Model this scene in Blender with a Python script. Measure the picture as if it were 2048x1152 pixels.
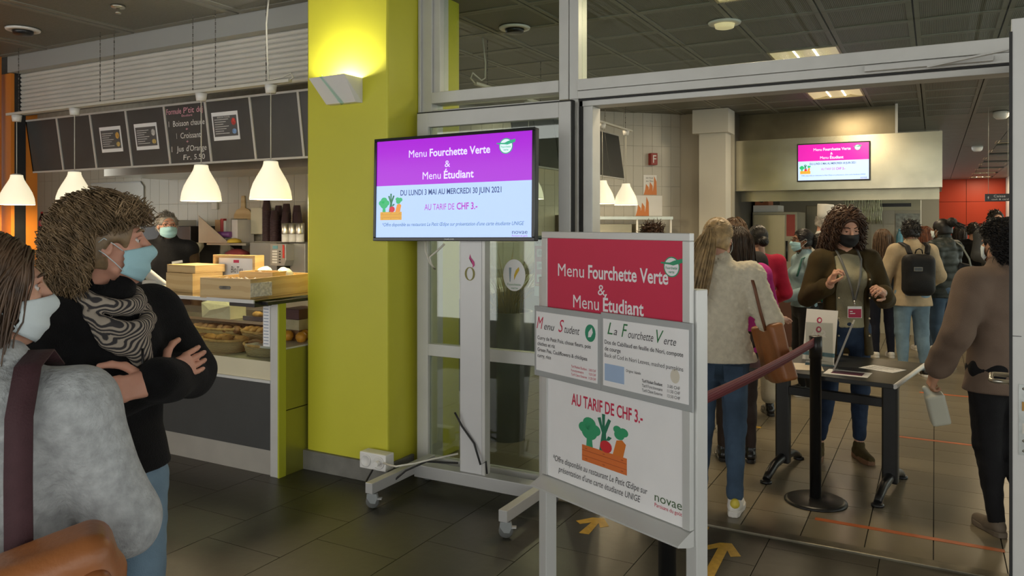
import bpy, math, random
import numpy as np
from mathutils import Matrix, Vector, Euler

for o in list(bpy.data.objects):
    bpy.data.objects.remove(o, do_unlink=True)
scene = bpy.context.scene
COL = scene.collection
PI = math.pi
R = math.radians
random.seed(7)
rng = np.random.default_rng(7)

# ---------------------------------------------------------------- camera, sky, exposure
# world: X runs along the shop front, Y into the restaurant, metres, eye height 1.6
TH = math.atan2(846, 1546)
cam_data = bpy.data.cameras.new('camera')
cam_data.sensor_width = 36.0
cam_data.lens = 1546 / 2048 * 36.0
cam_data.shift_y = -128 / 2048
cam_data.clip_start = 0.05
cam_data.clip_end = 200
cam = bpy.data.objects.new('camera', cam_data)
cam.location = (0, 0, 1.6)
cam.rotation_euler = (PI / 2, 0, TH)
COL.objects.link(cam)
scene.camera = cam

world = bpy.data.worlds.new('daylight')
scene.world = world
world.use_nodes = True
wn = world.node_tree.nodes
wn['Background'].inputs[0].default_value = (0.99, 0.98, 0.93, 1)
wn['Background'].inputs[1].default_value = 1.65

scene.view_settings.view_transform = 'Standard'
scene.view_settings.look = 'None'
scene.view_settings.gamma = 1
scene.view_settings.exposure = 0.28
scene.view_settings.use_curve_mapping = False

# ---------------------------------------------------------------- materials
MATS = {}
def M(name, col, rough=0.5, metal=0.0, var=None, bump=None, emit=0.0, trans=0.0, spec=None, emitcol=None, sheen=0):
    """principled material; var=(scale, amount) colour noise, bump=(scale, strength)"""
    if name in MATS:
        return MATS[name]
    m = bpy.data.materials.new(name)
    m.use_nodes = True
    nt = m.node_tree
    b = nt.nodes['Principled BSDF']
    c = tuple(col) + (1,)
    b.inputs['Base Color'].default_value = c
    b.inputs['Roughness'].default_value = rough
    b.inputs['Metallic'].default_value = metal
    if trans:
        b.inputs['Transmission Weight'].default_value = trans
    if spec is not None:
        b.inputs['Specular IOR Level'].default_value = spec
    if sheen:
        b.inputs['Sheen Weight'].default_value = sheen
    if emit:
        b.inputs['Emission Color'].default_value = tuple(emitcol or col) + (1,)
        b.inputs['Emission Strength'].default_value = emit
    tc = nt.nodes.new('ShaderNodeTexCoord')
    if var:
        n = nt.nodes.new('ShaderNodeTexNoise')
        n.inputs['Scale'].default_value = var[0]
        n.inputs['Detail'].default_value = 4
        nt.links.new(tc.outputs['Object'], n.inputs['Vector'])
        r = nt.nodes.new('ShaderNodeValToRGB')
        a = var[1]
        r.color_ramp.elements[0].position = 0.3
        r.color_ramp.elements[1].position = 0.7
        r.color_ramp.elements[0].color = tuple(max(0, x * (1 - a)) for x in col) + (1,)
        r.color_ramp.elements[1].color = tuple(min(1, x * (1 + a)) for x in col) + (1,)
        nt.links.new(n.outputs['Fac'], r.inputs['Fac'])
        nt.links.new(r.outputs['Color'], b.inputs['Base Color'])
    if bump:
        n = nt.nodes.new('ShaderNodeTexNoise')
        n.inputs['Scale'].default_value = bump[0]
        n.inputs['Detail'].default_value = 3
        nt.links.new(tc.outputs['Object'], n.inputs['Vector'])
        bp = nt.nodes.new('ShaderNodeBump')
        bp.inputs['Strength'].default_value = bump[1]
        bp.inputs['Distance'].default_value = 0.01
        nt.links.new(n.outputs['Fac'], bp.inputs['Height'])
        nt.links.new(bp.outputs['Normal'], b.inputs['Normal'])
    MATS[name] = m
    return m

def wave_mat(name, c1, c2, scale, axis='X', rough=0.6, metal=0.0, bump=0.3, dist=0.0):
    """fine stripes of two colours in object space, with relief"""
    if name in MATS:
        return MATS[name]
    m = M(name, c1, rough, metal)
    nt = m.node_tree
    b = nt.nodes['Principled BSDF']
    tc = nt.nodes.new('ShaderNodeTexCoord')
    w = nt.nodes.new('ShaderNodeTexWave')
    w.bands_direction = axis
    w.inputs['Scale'].default_value = scale
    w.inputs['Distortion'].default_value = dist
    nt.links.new(tc.outputs['Object'], w.inputs['Vector'])
    r = nt.nodes.new('ShaderNodeValToRGB')
    r.color_ramp.elements[0].color = tuple(c1) + (1,)
    r.color_ramp.elements[1].color = tuple(c2) + (1,)
    r.color_ramp.elements[0].position = 0.35
    r.color_ramp.elements[1].position = 0.65
    nt.links.new(w.outputs['Fac'], r.inputs['Fac'])
    nt.links.new(r.outputs['Color'], b.inputs['Base Color'])
    if bump:
        bp = nt.nodes.new('ShaderNodeBump')
        bp.inputs['Strength'].default_value = bump
        bp.inputs['Distance'].default_value = 0.004
        nt.links.new(w.outputs['Fac'], bp.inputs['Height'])
        nt.links.new(bp.outputs['Normal'], b.inputs['Normal'])
    return m

def glass_mat(name, tint=(0.93, 0.97, 0.95), refl=1.0):
    if name in MATS:
        return MATS[name]
    m = bpy.data.materials.new(name)
    m.use_nodes = True
    nt = m.node_tree
    nt.nodes.remove(nt.nodes['Principled BSDF'])
    out = nt.nodes['Material Output']
    t = nt.nodes.new('ShaderNodeBsdfTransparent')
    t.inputs[0].default_value = tuple(tint) + (1,)
    g = nt.nodes.new('ShaderNodeBsdfGlossy')
    g.inputs['Roughness'].default_value = 0.02
    f = nt.nodes.new('ShaderNodeLayerWeight')
    f.inputs['Blend'].default_value = 0.5
    pw = nt.nodes.new('ShaderNodeMath')
    pw.operation = 'POWER'
    pw.inputs[1].default_value = 5.0
    nt.links.new(f.outputs['Facing'], pw.inputs[0])
    mu = nt.nodes.new('ShaderNodeMath')
    mu.operation = 'MULTIPLY_ADD'
    mu.use_clamp = True
    mu.inputs[1].default_value = 0.9 * refl
    mu.inputs[2].default_value = 0.04 * refl
    mx = nt.nodes.new('ShaderNodeMixShader')
    nt.links.new(pw.outputs[0], mu.inputs[0])
    nt.links.new(mu.outputs[0], mx.inputs[0])
    nt.links.new(t.outputs[0], mx.inputs[1])
    nt.links.new(g.outputs[0], mx.inputs[2])
    nt.links.new(mx.outputs[0], out.inputs['Surface'])
    MATS[name] = m
    return m

# ---------------------------------------------------------------- mesh helpers
def mesh_np(name, V, Q, smooth=True):
    """quads/tris arrays -> mesh"""
    V = np.asarray(V, dtype=np.float32).reshape(-1, 3)
    Q = np.asarray(Q, dtype=np.int32)
    me = bpy.data.meshes.new(name)
    k = Q.shape[1]
    me.vertices.add(len(V))
    me.vertices.foreach_set('co', V.ravel())
    me.loops.add(Q.size)
    me.loops.foreach_set('vertex_index', Q.ravel())
    me.polygons.add(len(Q))
    me.polygons.foreach_set('loop_start', np.arange(0, Q.size, k, dtype=np.int32))
    me.update(calc_edges=True)
    if smooth:
        me.polygons.foreach_set('use_smooth', np.ones(len(Q), dtype=bool))
    return me

class MB:
    """collects shapes into one mesh"""
    def __init__(s):
        s.v = []
        s.f = []
        s.sm = []
    def add(s, V, F, smooth=False, mtx=None):
        n = len(s.v)
        for p in V:
            p = Vector(p)
            if mtx is not None:
                p = mtx @ p
            s.v.append(tuple(p))
        for f in F:
            s.f.append(tuple(i + n for i in f))
            s.sm.append(smooth)
        return s
    def box(s, x0, x1, y0, y1, z0, z1, mtx=None):
        V = [(x, y, z) for z in (z0, z1) for y in (y0, y1) for x in (x0, x1)]
        F = [(0, 2, 3, 1), (4, 5, 7, 6), (0, 1, 5, 4), (2, 6, 7, 3), (0, 4, 6, 2), (1, 3, 7, 5)]
        return s.add(V, F, False, mtx)
    def cbox(s, c, sz, mtx=None):
        return s.box(c[0] - sz[0] / 2, c[0] + sz[0] / 2, c[1] - sz[1] / 2, c[1] + sz[1] / 2, c[2] - sz[2] / 2, c[2] + sz[2] / 2, mtx)
    def bar(s, p0, p1, w, h, up=(0, 0, 1)):
        p0, p1 = Vector(p0), Vector(p1)
        d = (p1 - p0).normalized()
        u = Vector(up)
        if abs(d.dot(u)) > 0.98:
            u = Vector((1, 0, 0))
        a = d.cross(u).normalized()
        b = a.cross(d).normalized()
        V = []
        for p in (p0, p1):
            for q, r_ in ((-1, -1), (1, -1), (1, 1), (-1, 1)):
                V.append(p + a * q * w / 2 + b * r_ * h / 2)
        F = [(0, 1, 2, 3), (7, 6, 5, 4), (0, 4, 5, 1), (1, 5, 6, 2), (2, 6, 7, 3), (3, 7, 4, 0)]
        return s.add(V, F)
    def tube(s, pts, r, n=8, cap=True):
        pts = [Vector(p) for p in pts]
        rs = r if isinstance(r, (list, tuple)) else [r] * len(pts)
        V = []
        F = []
        pa = None
        for i, p in enumerate(pts):
            t = (pts[min(i + 1, len(pts) - 1)] - pts[max(i - 1, 0)])
            if t.length < 1e-9:
                t = Vector((0, 0, 1))
            t.normalize()
            if pa is None:
                ref = Vector((0, 0, 1)) if abs(t.z) < 0.9 else Vector((1, 0, 0))
                a = t.cross(ref).normalized()
            else:
                a = (pa - t * pa.dot(t)).normalized()
            pa = a
            b = t.cross(a)
            for k in range(n):
                an = 2 * PI * k / n
                V.append(p + (a * math.cos(an) + b * math.sin(an)) * rs[i])
        for i in range(len(pts) - 1):
            for k in range(n):
                F.append((i * n + k, i * n + (k + 1) % n, (i + 1) * n + (k + 1) % n, (i + 1) * n + k))
        s.add(V, F, True)
        if cap:
            m = len(s.v) - len(V)
            s.f.append(tuple(m + k for k in range(n))[::-1]); s.sm.append(False)
            s.f.append(tuple(m + (len(pts) - 1) * n + k for k in range(n))); s.sm.append(False)
        return s
    def lathe(s, prof, n=24, mtx=None, smooth=True, closed=False):
        """prof: list of (radius, z)"""
        V = []
        F = []
        for r, z in prof:
            for k in range(n):
                a = 2 * PI * k / n
                V.append((r * math.cos(a), r * math.sin(a), z))
        L = len(prof)
        for i in range(L - 1 if not closed else L):
            j = (i + 1) % L
            for k in range(n):
                F.append((i * n + k, i * n + (k + 1) % n, j * n + (k + 1) % n, j * n + k))
        if not closed:
            if prof[0][0] > 1e-6:
                F.append(tuple(range(n))[::-1])
            if prof[-1][0] > 1e-6:
                F.append(tuple((L - 1) * n + k for k in range(n)))
        return s.add(V, F, smooth, mtx)
    def prism(s, poly, d, mtx=None, axis='y'):
        """2D polygon (x,z) extruded from y=0 to y=d; axis 'z': (x,y) extruded in z"""
        n = len(poly)
        if axis == 'y':
            V = [(p[0], 0, p[1]) for p in poly] + [(p[0], d, p[1]) for p in poly]
        elif axis == 'x':
            V = [(0, p[0], p[1]) for p in poly] + [(d, p[0], p[1]) for p in poly]
        else:
            V = [(p[0], p[1], 0) for p in poly] + [(p[0], p[1], d) for p in poly]
        F = [tuple(range(n)), tuple(range(2 * n - 1, n - 1, -1))]
        for i in range(n):
            j = (i + 1) % n
            F.append((j, i, n + i, n + j))
        return s.add(V, F, False, mtx)
    def mesh(s, name='part'):
        me = bpy.data.meshes.new(name)
        me.from_pydata(s.v, [], s.f)
        me.polygons.foreach_set('use_smooth', np.array(s.sm, dtype=bool))
        import bmesh
        bm = bmesh.new()
        bm.from_mesh(me)
        bmesh.ops.recalc_face_normals(bm, faces=bm.faces)
        bm.to_mesh(me)
        bm.free()
        return me

def obj(name, me, mat=None, parent=None, loc=None, rot=None, bevel=0):
    if isinstance(me, MB):
        me = me.mesh(name)
    o = bpy.data.objects.new(name, me)
    COL.objects.link(o)
    if mat is not None and me is not None and len(me.materials) == 0:
        me.materials.append(mat)
    if parent is not None:
        o.parent = parent
    if loc is not None:
        o.location = loc
    if rot is not None:
        o.rotation_euler = rot
    if bevel:
        b = o.modifiers.new('bevel', 'BEVEL')
        b.width = bevel
        b.segments = 2
        b.limit_method = 'ANGLE'
    return o

def tag(o, label, cat, group=None):
    o['label'] = label
    o['category'] = cat
    if group:
        o['group'] = group
    return o

def thing(name, label, cat, loc=(0, 0, 0), rz=0.0, group=None):
    o = bpy.data.objects.new(name, None)
    COL.objects.link(o)
    o.empty_display_size = 0.1
    o.location = loc
    o.rotation_euler = (0, 0, rz)
    return tag(o, label, cat, group)

def struct(name, me, mat, parent=None, **k):
    o = obj(name, me, mat, parent, **k)
    if parent is None:
        o['kind'] = 'structure'
    return o

def copy_tree(o, parent=None):
    c = o.copy()
    COL.objects.link(c)
    c.parent = parent
    for ch in o.children:
        copy_tree(ch, c)
    return c

def lettering(s, parent, mat, x0, x1, z, h, y=-0.001, rz=0.0, bold=0.0, shear=0.0, name='lettering', align='fit', line=None, depth=0.0006, tilt=0.0):
    """one line of writing in the parent's x-z plane, facing -y; fitted between x0 and x1, cap height h, baseline z"""
    cu = bpy.data.curves.new(name, 'FONT')
    cu.body = s
    cu.size = 1.0
    cu.offset = bold
    cu.shear = shear
    cu.extrude = 0.0
    cu.resolution_u = 3
    t = bpy.data.objects.new(name, cu)
    COL.objects.link(t)
    dg = bpy.context.evaluated_depsgraph_get()
    dg.update()
    me = bpy.data.meshes.new_from_object(t.evaluated_get(dg))
    bpy.data.objects.remove(t, do_unlink=True)
    n = len(me.vertices)
    if n == 0:
        return None
    co = np.empty(n * 3, dtype=np.float32)
    me.vertices.foreach_get('co', co)
    co = co.reshape(-1, 3)
    a, b = co[:, 0].min(), co[:, 0].max()
    sy = h / 0.69
    sx = (x1 - x0) / max(b - a, 1e-6)
    if align == 'left':
        sx = min(sx, sy * 0.95)
        x1 = x0 + sx * (b - a)
    X = x0 + (co[:, 0] - a) * sx
    Z = z + co[:, 1] * sy + tilt * (X - x0)
    out = np.stack([X, np.full(n, y), Z], 1).astype(np.float32)
    me.vertices.foreach_set('co', out.ravel())
    me.update()
    me.name = name
    me.materials.clear()
    me.materials.append(mat)
    o = bpy.data.objects.new(name, me)
    COL.objects.link(o)
    o.parent = parent
    if rz:
        o.rotation_euler = (0, 0, rz)
    return o

def flat(parent, name, mat, poly, y=-0.0005, d=0.0004):
    """flat printed shape in the x-z plane of the parent, facing -y"""
    return obj(name, MB().prism(poly, d, Matrix.Translation((0, y, 0))), mat, parent)

def disc_poly(cx, cz, rx, rz_, n=24, a0=0, a1=2 * PI):
    full = abs(a1 - a0) >= 2 * PI - 1e-6
    m = n if full else n + 1
    return [(cx + rx * math.cos(a0 + (a1 - a0) * i / n), cz + rz_ * math.sin(a0 + (a1 - a0) * i / n)) for i in range(m)]

# common materials
ALU = M('brushed aluminium', (0.56, 0.56, 0.53), 0.42, 0.25, var=(6, 0.05))
ALU_L = M('pale grey powder coat', (0.60, 0.60, 0.575), 0.45, 0.05, var=(5, 0.04))
RUBBER = M('black gasket rubber', (0.015, 0.015, 0.014), 0.6, var=(20, 0.2))
STEEL = M('brushed stainless steel', (0.55, 0.53, 0.46), 0.28, 0.9, var=(3, 0.12), bump=(60, 0.03))
WHITE = M('white enamel', (0.78, 0.77, 0.74), 0.35, var=(4, 0.03))
PAPER = M('white paper', (0.80, 0.80, 0.80), 0.6, var=(8, 0.02))
BLACKM = M('black painted metal', (0.012, 0.012, 0.012), 0.35, var=(10, 0.2))
BLACKP = M('black plastic', (0.015, 0.015, 0.016), 0.3, var=(10, 0.2))
LIME = M('lime yellow paint', (0.58, 0.555, 0.036), 0.45, var=(1.5, 0.05), bump=(8, 0.04))
GLASS = glass_mat('clear glass pane', (0.88, 0.93, 0.90), 1.3)
DGLASS = glass_mat('tinted door glass', (0.70, 0.78, 0.74), 3.0)

# ================================================================ STRUCTURE
CEIL = 3.15
SLATE = M('dark slate', (0.043, 0.040, 0.026), 0.40, var=(2.2, 0.28), bump=(14, 0.12))
TILE = M('beige floor tile', (0.20, 0.17, 0.115), 0.28, var=(3, 0.10), bump=(30, 0.02))
GROUT = M('dark grout', (0.02, 0.018, 0.014), 0.8, var=(20, 0.2))
floor_o = struct('floor', MB().box(-11, 6, -3, 32, -0.20, -0.006), GROUT)
# slate paving of the hall: half-metre slabs laid in half bond
slab = MB().box(0, 0.501, 0, 0.496, -0.02, 0.0).mesh('slate_slab')
slab.materials.append(SLATE)
for i in range(-10, 8):
    x = -2.755 + 0.505 * i
    y0 = 0.97 if i % 2 == 0 else 1.22
    for j in range(0, 7):
        y = y0 + 0.5 * j
        if y > 4.1 or x < -7.6 or x > 1.5:
            continue
        if y + 0.496 > 4.12:
            m_ = MB().box(0, 0.501, 0, 4.12 - y, -0.02, 0.0)
            o = obj('slate_slab', m_, SLATE, floor_o, loc=(x, y, 0))
        else:
            o = obj('slate_slab', slab, None, floor_o, loc=(x, y, 0))
# restaurant floor: 30 cm tiles
tl = MB().box(0, 0.2945, 0, 0.2925, -0.02, 0.0).mesh('floor_tile')
tl.materials.append(TILE)
near = set()
for j in range(0, 25):
    y = 4.170 + 0.297 * j
    for i in range(-10, 3):
        if j >= 14 and i < -6:
            continue
        obj('floor_tile', tl, None, floor_o, loc=(-0.004 + 0.3 * i, y, 0))
        near.add((i, j))
far = MB()
for j in range(0, 56):
    y = 4.170 + 0.297 * j
    for i in range(-22, 8):
        if (i, j) in near:
            continue
        x = -0.004 + 0.3 * i
        far.add([(x, y, 0), (x + 0.2945, y, 0), (x + 0.2945, y + 0.2925, 0), (x, y + 0.2925, 0),
                 (x, y, -0.01), (x + 0.2945, y, -0.01), (x + 0.2945, y + 0.2925, -0.01), (x, y + 0.2925, -0.01)],
                [(0, 1, 2, 3), (0, 4, 5, 1), (2, 6, 7, 3)])
ft = obj('far_floor_tiles', far, TILE, floor_o)
ft['kind'] = 'stuff'
struct('trim_1', MB().box(-1.86, 0.42, 4.085, 4.165, -0.01, 0.012), M('worn threshold steel', (0.20, 0.18, 0.13), 0.4, 0.7, var=(9, 0.3)), bevel=0.004)

# ceiling: perforated metal panels in a 0.6 m grid
CPAN = wave_mat('perforated ceiling metal', (0.10, 0.098, 0.08), (0.24, 0.235, 0.195), 26, 'X', 0.5, 0.3, 0.4)
CFINE = M('fine mesh ceiling metal', (0.17, 0.167, 0.14), 0.55, 0.2, var=(90, 0.12), bump=(160, 0.15))
CDARK = M('ceiling void', (0.03, 0.03, 0.025), 0.8, var=(5, 0.2))
CRIM = M('ceiling panel rim', (0.24, 0.235, 0.20), 0.5, 0.3, var=(8, 0.06))
ceil_o = struct('ceiling', MB().box(-11, 6, -3, 32, 3.185, 3.35), CDARK)
def panel_mesh(w, d, m0, rim=0.05):
    b = MB().box(rim, w - rim, rim, d - rim, 0.006, 0.03)
    me = b.mesh('ceiling_panel')
    me.materials.append(m0)
    fr = MB().box(0, w, 0, rim, 0, 0.03).box(0, w, d - rim, d, 0, 0.03).box(0, rim, rim, d - rim, 0, 0.03).box(w - rim, w, rim, d - rim, 0, 0.03)
    n = len(me.polygons)
    b.box(0, w, 0, rim, 0, 0.03).box(0, w, d - rim, d, 0, 0.03).box(0, rim, rim, d - rim, 0, 0.03).box(w - rim, w, rim, d - rim, 0, 0.03)
    me2 = b.mesh('ceiling_panel')
    me2.materials.append(m0)
    me2.materials.append(CRIM)
    for k, p in enumerate(me2.polygons):
        if k >= 6:
            p.material_index = 1
    return me2
pin = panel_mesh(0.588, 0.594, CPAN, 0.035)
pout = panel_mesh(1.17, 1.19, CFINE, 0.06)
LIGHT_CELLS = [(-1.34, 5.45 - 0.6), (-1.34, 7.25), (-1.34, 9.65), (-3.74 - 0.6, 7.85)]
cnt = 0
for j in range(0, 14):
    y = 4.25 + 0.6 * j
    for i in range(-9, 4):
        x = -0.14 + 0.6 * i
        if any(abs(x - a) < 0.1 and abs(y - b) < 0.1 for a, b in LIGHT_CELLS):
            continue
        obj('ceiling_panel', pin, None, ceil_o, loc=(x + 0.006, y + 0.003, CEIL))
rest = MB()
for j in range(14, 45):
    y = 4.25 + 0.6 * j
    for i in range(-3, 6):
        x = -0.14 + 0.6 * i
        if i == 2 and (y > 16.5) and (j % 4 == 2 or j % 4 == 3) and j % 4 == 2:
            continue
        rest.box(x + 0.006, x + 0.594, y + 0.004, y + 0.596, CEIL, CEIL + 0.03)
o = obj('far_ceiling_panels', rest, CRIM, ceil_o)
o['kind'] = 'stuff'
for i in range(0, 5):
    x = -8.1 + 1.2 * i
    for j in range(0, 4):
        y = 4.05 - 1.2 * (j + 1)
        obj('ceiling_panel', pout, None, ceil_o, loc=(x + 0.015, y, CEIL))
for i in range(0, 5):
    for j in range(0, 3):
        obj('ceiling_panel', pout, None, ceil_o, loc=(-2.1 + 1.2 * i + 0.015, 4.13 - 1.2 * (j + 1), CEIL))
for y0_ in (1.73, 2.93):
    pass
obj('ceiling_panel', panel_mesh(1.1, 1.19, CFINE, 0.06), None, ceil_o, loc=(-3.25, 2.8, CEIL))

# walls
TILEW = M('cream wall tile', (0.46, 0.425, 0.335), 0.25, var=(1.5, 0.05))
TGROUT = M('wall grout', (0.36, 0.33, 0.26), 0.8, var=(20, 0.1))
TWHITE = M('pale wall tile', (0.50, 0.475, 0.415), 0.3, var=(1.5, 0.04))
ORANGE = M('orange wall paint', (0.50, 0.16, 0.025), 0.5, var=(1.5, 0.05))
RED = M('red wall paint', (0.50, 0.045, 0.012), 0.45, var=(0.6, 0.06))
PLAIN = M('beige wall paint', (0.40, 0.37, 0.305), 0.55, var=(1.2, 0.04))
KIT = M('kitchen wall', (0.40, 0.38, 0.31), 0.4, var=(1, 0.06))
struct('wall_left', MB().box(-7.75, -7.60, -0.5, 4.02, 0, 3.18), ORANGE)
struct('wall_left_jamb', MB().box(-7.75, -7.52, 4.06, 4.30, 0, 3.0), M('orange jamb', (0.62, 0.20, 0.02), 0.5, var=(1.5, 0.05)))
wb = struct('wall_kiosk_back', MB().box(-9.6, -4.0, 5.47, 5.6, 0, 3.18), TGROUT)
wt = MB().box(0.0015, 0.1485, 0, 0.012, 0.0015, 0.2985).mesh('wall_tile')
wt.materials.append(TILEW)
for i in range(0, 37):
    for j in range(3, 9):
        obj('wall_tile', wt, None, wb, loc=(-9.55 + 0.15 * i, 5.46, 0.01 + 0.3 * j))
struct('wall_kiosk_side', MB().box(-9.7, -9.6, 4.1, 5.6, 0, 3.18), PLAIN)
# diagonal tiled wall inside the restaurant
DIR = Vector((0.71, 0.70, 0)).normalized()
drz = math.atan2(DIR.y, DIR.x)
wd = struct('wall_diagonal', MB().box(-3.6, 1.37, 0, 0.1, 0, 3.18), TGROUT, loc=(-4.16, 9.84, 0), rot=(0, 0, drz))
wt2 = MB().box(0.0015, 0.1435, -0.012, 0, 0.0015, 0.2805).mesh('wall_tile')
wt2.materials.append(TWHITE)
for i in range(-16, 9):
    for j in range(3, 11):
        obj('wall_tile', wt2, None, wd, loc=(0.145 * i + 0.06, 0, 0.155 + 0.282 * j))
struct('wall_back', MB().box(-3.19, -2.45, 10.80, 10.95, 0, 3.18), PLAIN)
pc = struct('trim_2', MB().box(-2.83, -2.47, 10.50, 10.80, 0, 2.83).box(-2.90, -2.42, 10.42, 10.80, 2.83, 3.15), M('white boxed pipe', (0.58, 0.565, 0.51), 0.5, var=(2, 0.03)))
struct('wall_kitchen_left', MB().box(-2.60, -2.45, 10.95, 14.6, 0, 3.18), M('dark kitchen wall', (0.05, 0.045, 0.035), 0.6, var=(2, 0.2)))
struct('wall_kitchen_back', MB().box(-2.6, 0.06, 14.5, 14.7, 0, 3.18), KIT)
rw = struct('wall_red', MB().box(-0.2, 2.1, 31.0, 31.2, 0, 3.16), GROUT)
for i in range(2):
    for j in range(4):
        obj('wall_panel', MB().box(-0.2 + 1.15 * i + 0.006, -0.2 + 1.15 * (i + 1) - 0.006, 30.96, 31.0, 0.79 * j + 0.006, 0.79 * (j + 1) - 0.006), RED, rw)
wr_ = struct('window_added', MB().box(2.1, 2.3, 4.3, 31.2, 0, 0.45).box(2.1, 2.3, 4.3, 31.2, 2.95, 3.18).box(2.1, 2.3, 25.0, 31.2, 0.45, 2.95), M('white wall', (0.6, 0.59, 0.56), 0.5, var=(1, 0.03)))  # windows added out of view to let daylight in; far end is wall
for k in range(14):
    obj('mullion', MB().box(2.14, 2.22, 4.3 + 1.55 * k, 4.38 + 1.55 * k, 0.45, 2.95), ALU, wr_)
    if k < 13:
        obj('pane', MB().box(2.175, 2.183, 4.38 + 1.55 * k, 5.85 + 1.55 * k, 0.45, 2.95), GLASS, wr_)

# yellow column with its grey skirting
colm = struct('wall_column', MB().box(-3.61, -2.95, 3.80, 4.62, 0, 3.18), LIME, bevel=0.012)
struct('baseboard_column', MB().box(-3.63, -2.93, 3.775, 4.05, 0, 0.125), M('grey skirting', (0.17, 0.165, 0.145), 0.6, var=(12, 0.15)), bevel=0.003)

# bulkhead and roller shutter over the kiosk
struct('trim_3', MB().box(-7.56, -3.61, 4.05, 4.25, 3.005, 3.16), M('grey bulkhead paint', (0.36, 0.37, 0.35), 0.5, var=(2, 0.03)))
sh = struct('trim_4', MB().box(-7.52, -3.615, 4.17, 4.20, 2.62, 3.005), M('shutter backing', (0.2, 0.2, 0.19), 0.6, var=(3, 0.1)))
SLAT = M('shutter slat enamel', (0.62, 0.61, 0.56), 0.42, 0.0, var=(3, 0.04))
prof = [(0, 0), (-0.010, 0.004), (-0.017, 0.014), (-0.018, 0.022), (-0.013, 0.031), (-0.002, 0.0385), (0.008, 0.0385), (0.008, 0)]
for k in range(10):
    obj('shutter_slat', MB().prism([(p[0], p[1]) for p in prof], 3.885, axis='x'), SLAT, sh, loc=(-7.51, 4.155, 2.622 + 0.0385 * k))
obj('guide_rail', MB().box(-7.54, -7.515, 4.09, 4.19, 0.9, 3.005), BLACKP, sh)

# ------------------------------------------------ shop front: frames, transoms, doors
w1 = struct('window_1', MB().box(-2.95, -2.85, 4.13, 4.26, 0, 3.16).box(-2.945, -2.925, 4.11, 4.13, 0, 3.16), ALU, bevel=0.003)
obj('mullion', MB().box(-1.945, -1.885, 4.13, 4.27, 2.33, 3.16), ALU, w1, bevel=0.003)
obj('mullion', MB().box(-1.883, -1.825, 4.14, 4.27, 2.33, 3.16), ALU, w1, bevel=0.003)
obj('transom_bar', MB().box(-2.85, -1.945, 4.12, 4.27, 2.375, 2.447), ALU, w1, bevel=0.003)
obj('transom_bar', MB().box(-2.85, -1.945, 4.14, 4.26, 2.315, 2.335), ALU, w1, bevel=0.002)
obj('sash', MB().box(-2.85, -2.80, 4.15, 4.25, 2.447, 3.16), ALU, w1, bevel=0.003)
obj('pane', MB().box(-2.80, -1.945, 4.195, 4.203, 2.447, 3.16), GLASS, w1)
obj('pane', MB().box(-2.85, -1.945, 4.195, 4.203, 2.335, 2.375), GLASS, w1)
w2 = struct('window_2', MB().box(-1.825, 2.1, 4.12, 4.27, 2.375, 2.440).box(-1.825, 2.1, 4.128, 4.27, 2.328, 2.3735), ALU, bevel=0.002)
obj('lower_frame', MB().box(-1.825, 2.1, 4.15, 4.27, 2.285, 2.318), ALU, w2, bevel=0.003)
obj('gasket', MB().box(-1.815, 2.1, 4.14, 4.26, 2.318, 2.328), RUBBER, w2)
obj('pane', MB().box(-1.825, 2.1, 4.195, 4.203, 2.44, 3.16), GLASS, w2)
obj('door_post', MB().box(-1.875, -1.825, 4.14, 4.27, 0, 2.33), ALU, w2, bevel=0.003)
obj('door_post', MB().box(-1.80, -1.74, 4.15, 4.27, 0, 2.285), ALU, w2, bevel=0.004)
obj('gasket', MB().box(-1.823, -1.802, 4.15, 4.26, 0, 2.32), RUBBER, w2)
for z in (2.02, 1.88):
    obj('hinge', MB().tube([(-1.85, 4.125, z + 0.15), (-1.85, 4.125, z + 0.27)], 0.012, 10), ALU_L, w2)
# door closer rail above the opening
dc = thing('door_closer', 'slim grey door closer rail with its arm on the header beam', 'door closer', (-0.30, 4.11, 2.35))
obj('rail', MB().box(0, 0.53, -0.02, 0.008, -0.014, 0.014), ALU_L, dc, bevel=0.002)
obj('arm', MB().bar((0.27, -0.03, -0.02), (0.66, -0.16, 0.015), 0.018, 0.008), ALU, dc)
# left leaf, folded flat against the sidelight
d1 = struct('door_1', MB().box(-2.91, -2.825, 4.05, 4.105, 0.02, 2.305).box(-1.91, -1.835, 4.05, 4.105, 0.02, 2.305).box(-2.825, -1.91, 4.05, 4.105, 2.215, 2.305)
            .box(-2.825, -1.91, 4.05, 4.105, 0.765, 0.84).box(-2.825, -1.91, 4.05, 4.105, 0.02, 0.125), ALU_L, bevel=0.003)
obj('pane', MB().box(-2.825, -1.91, 4.073, 4.081, 0.84, 2.215), DGLASS, d1)
obj('pane', MB().box(-2.825, -1.91, 4.073, 4.081, 0.125, 0.765), DGLASS, d1)
obj('gasket', MB().box(-2.915, -1.83, 4.06, 4.10, 2.306, 2.314).box(-1.834, -1.828, 4.06, 4.10, 0.02, 2.314), RUBBER, d1)
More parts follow.
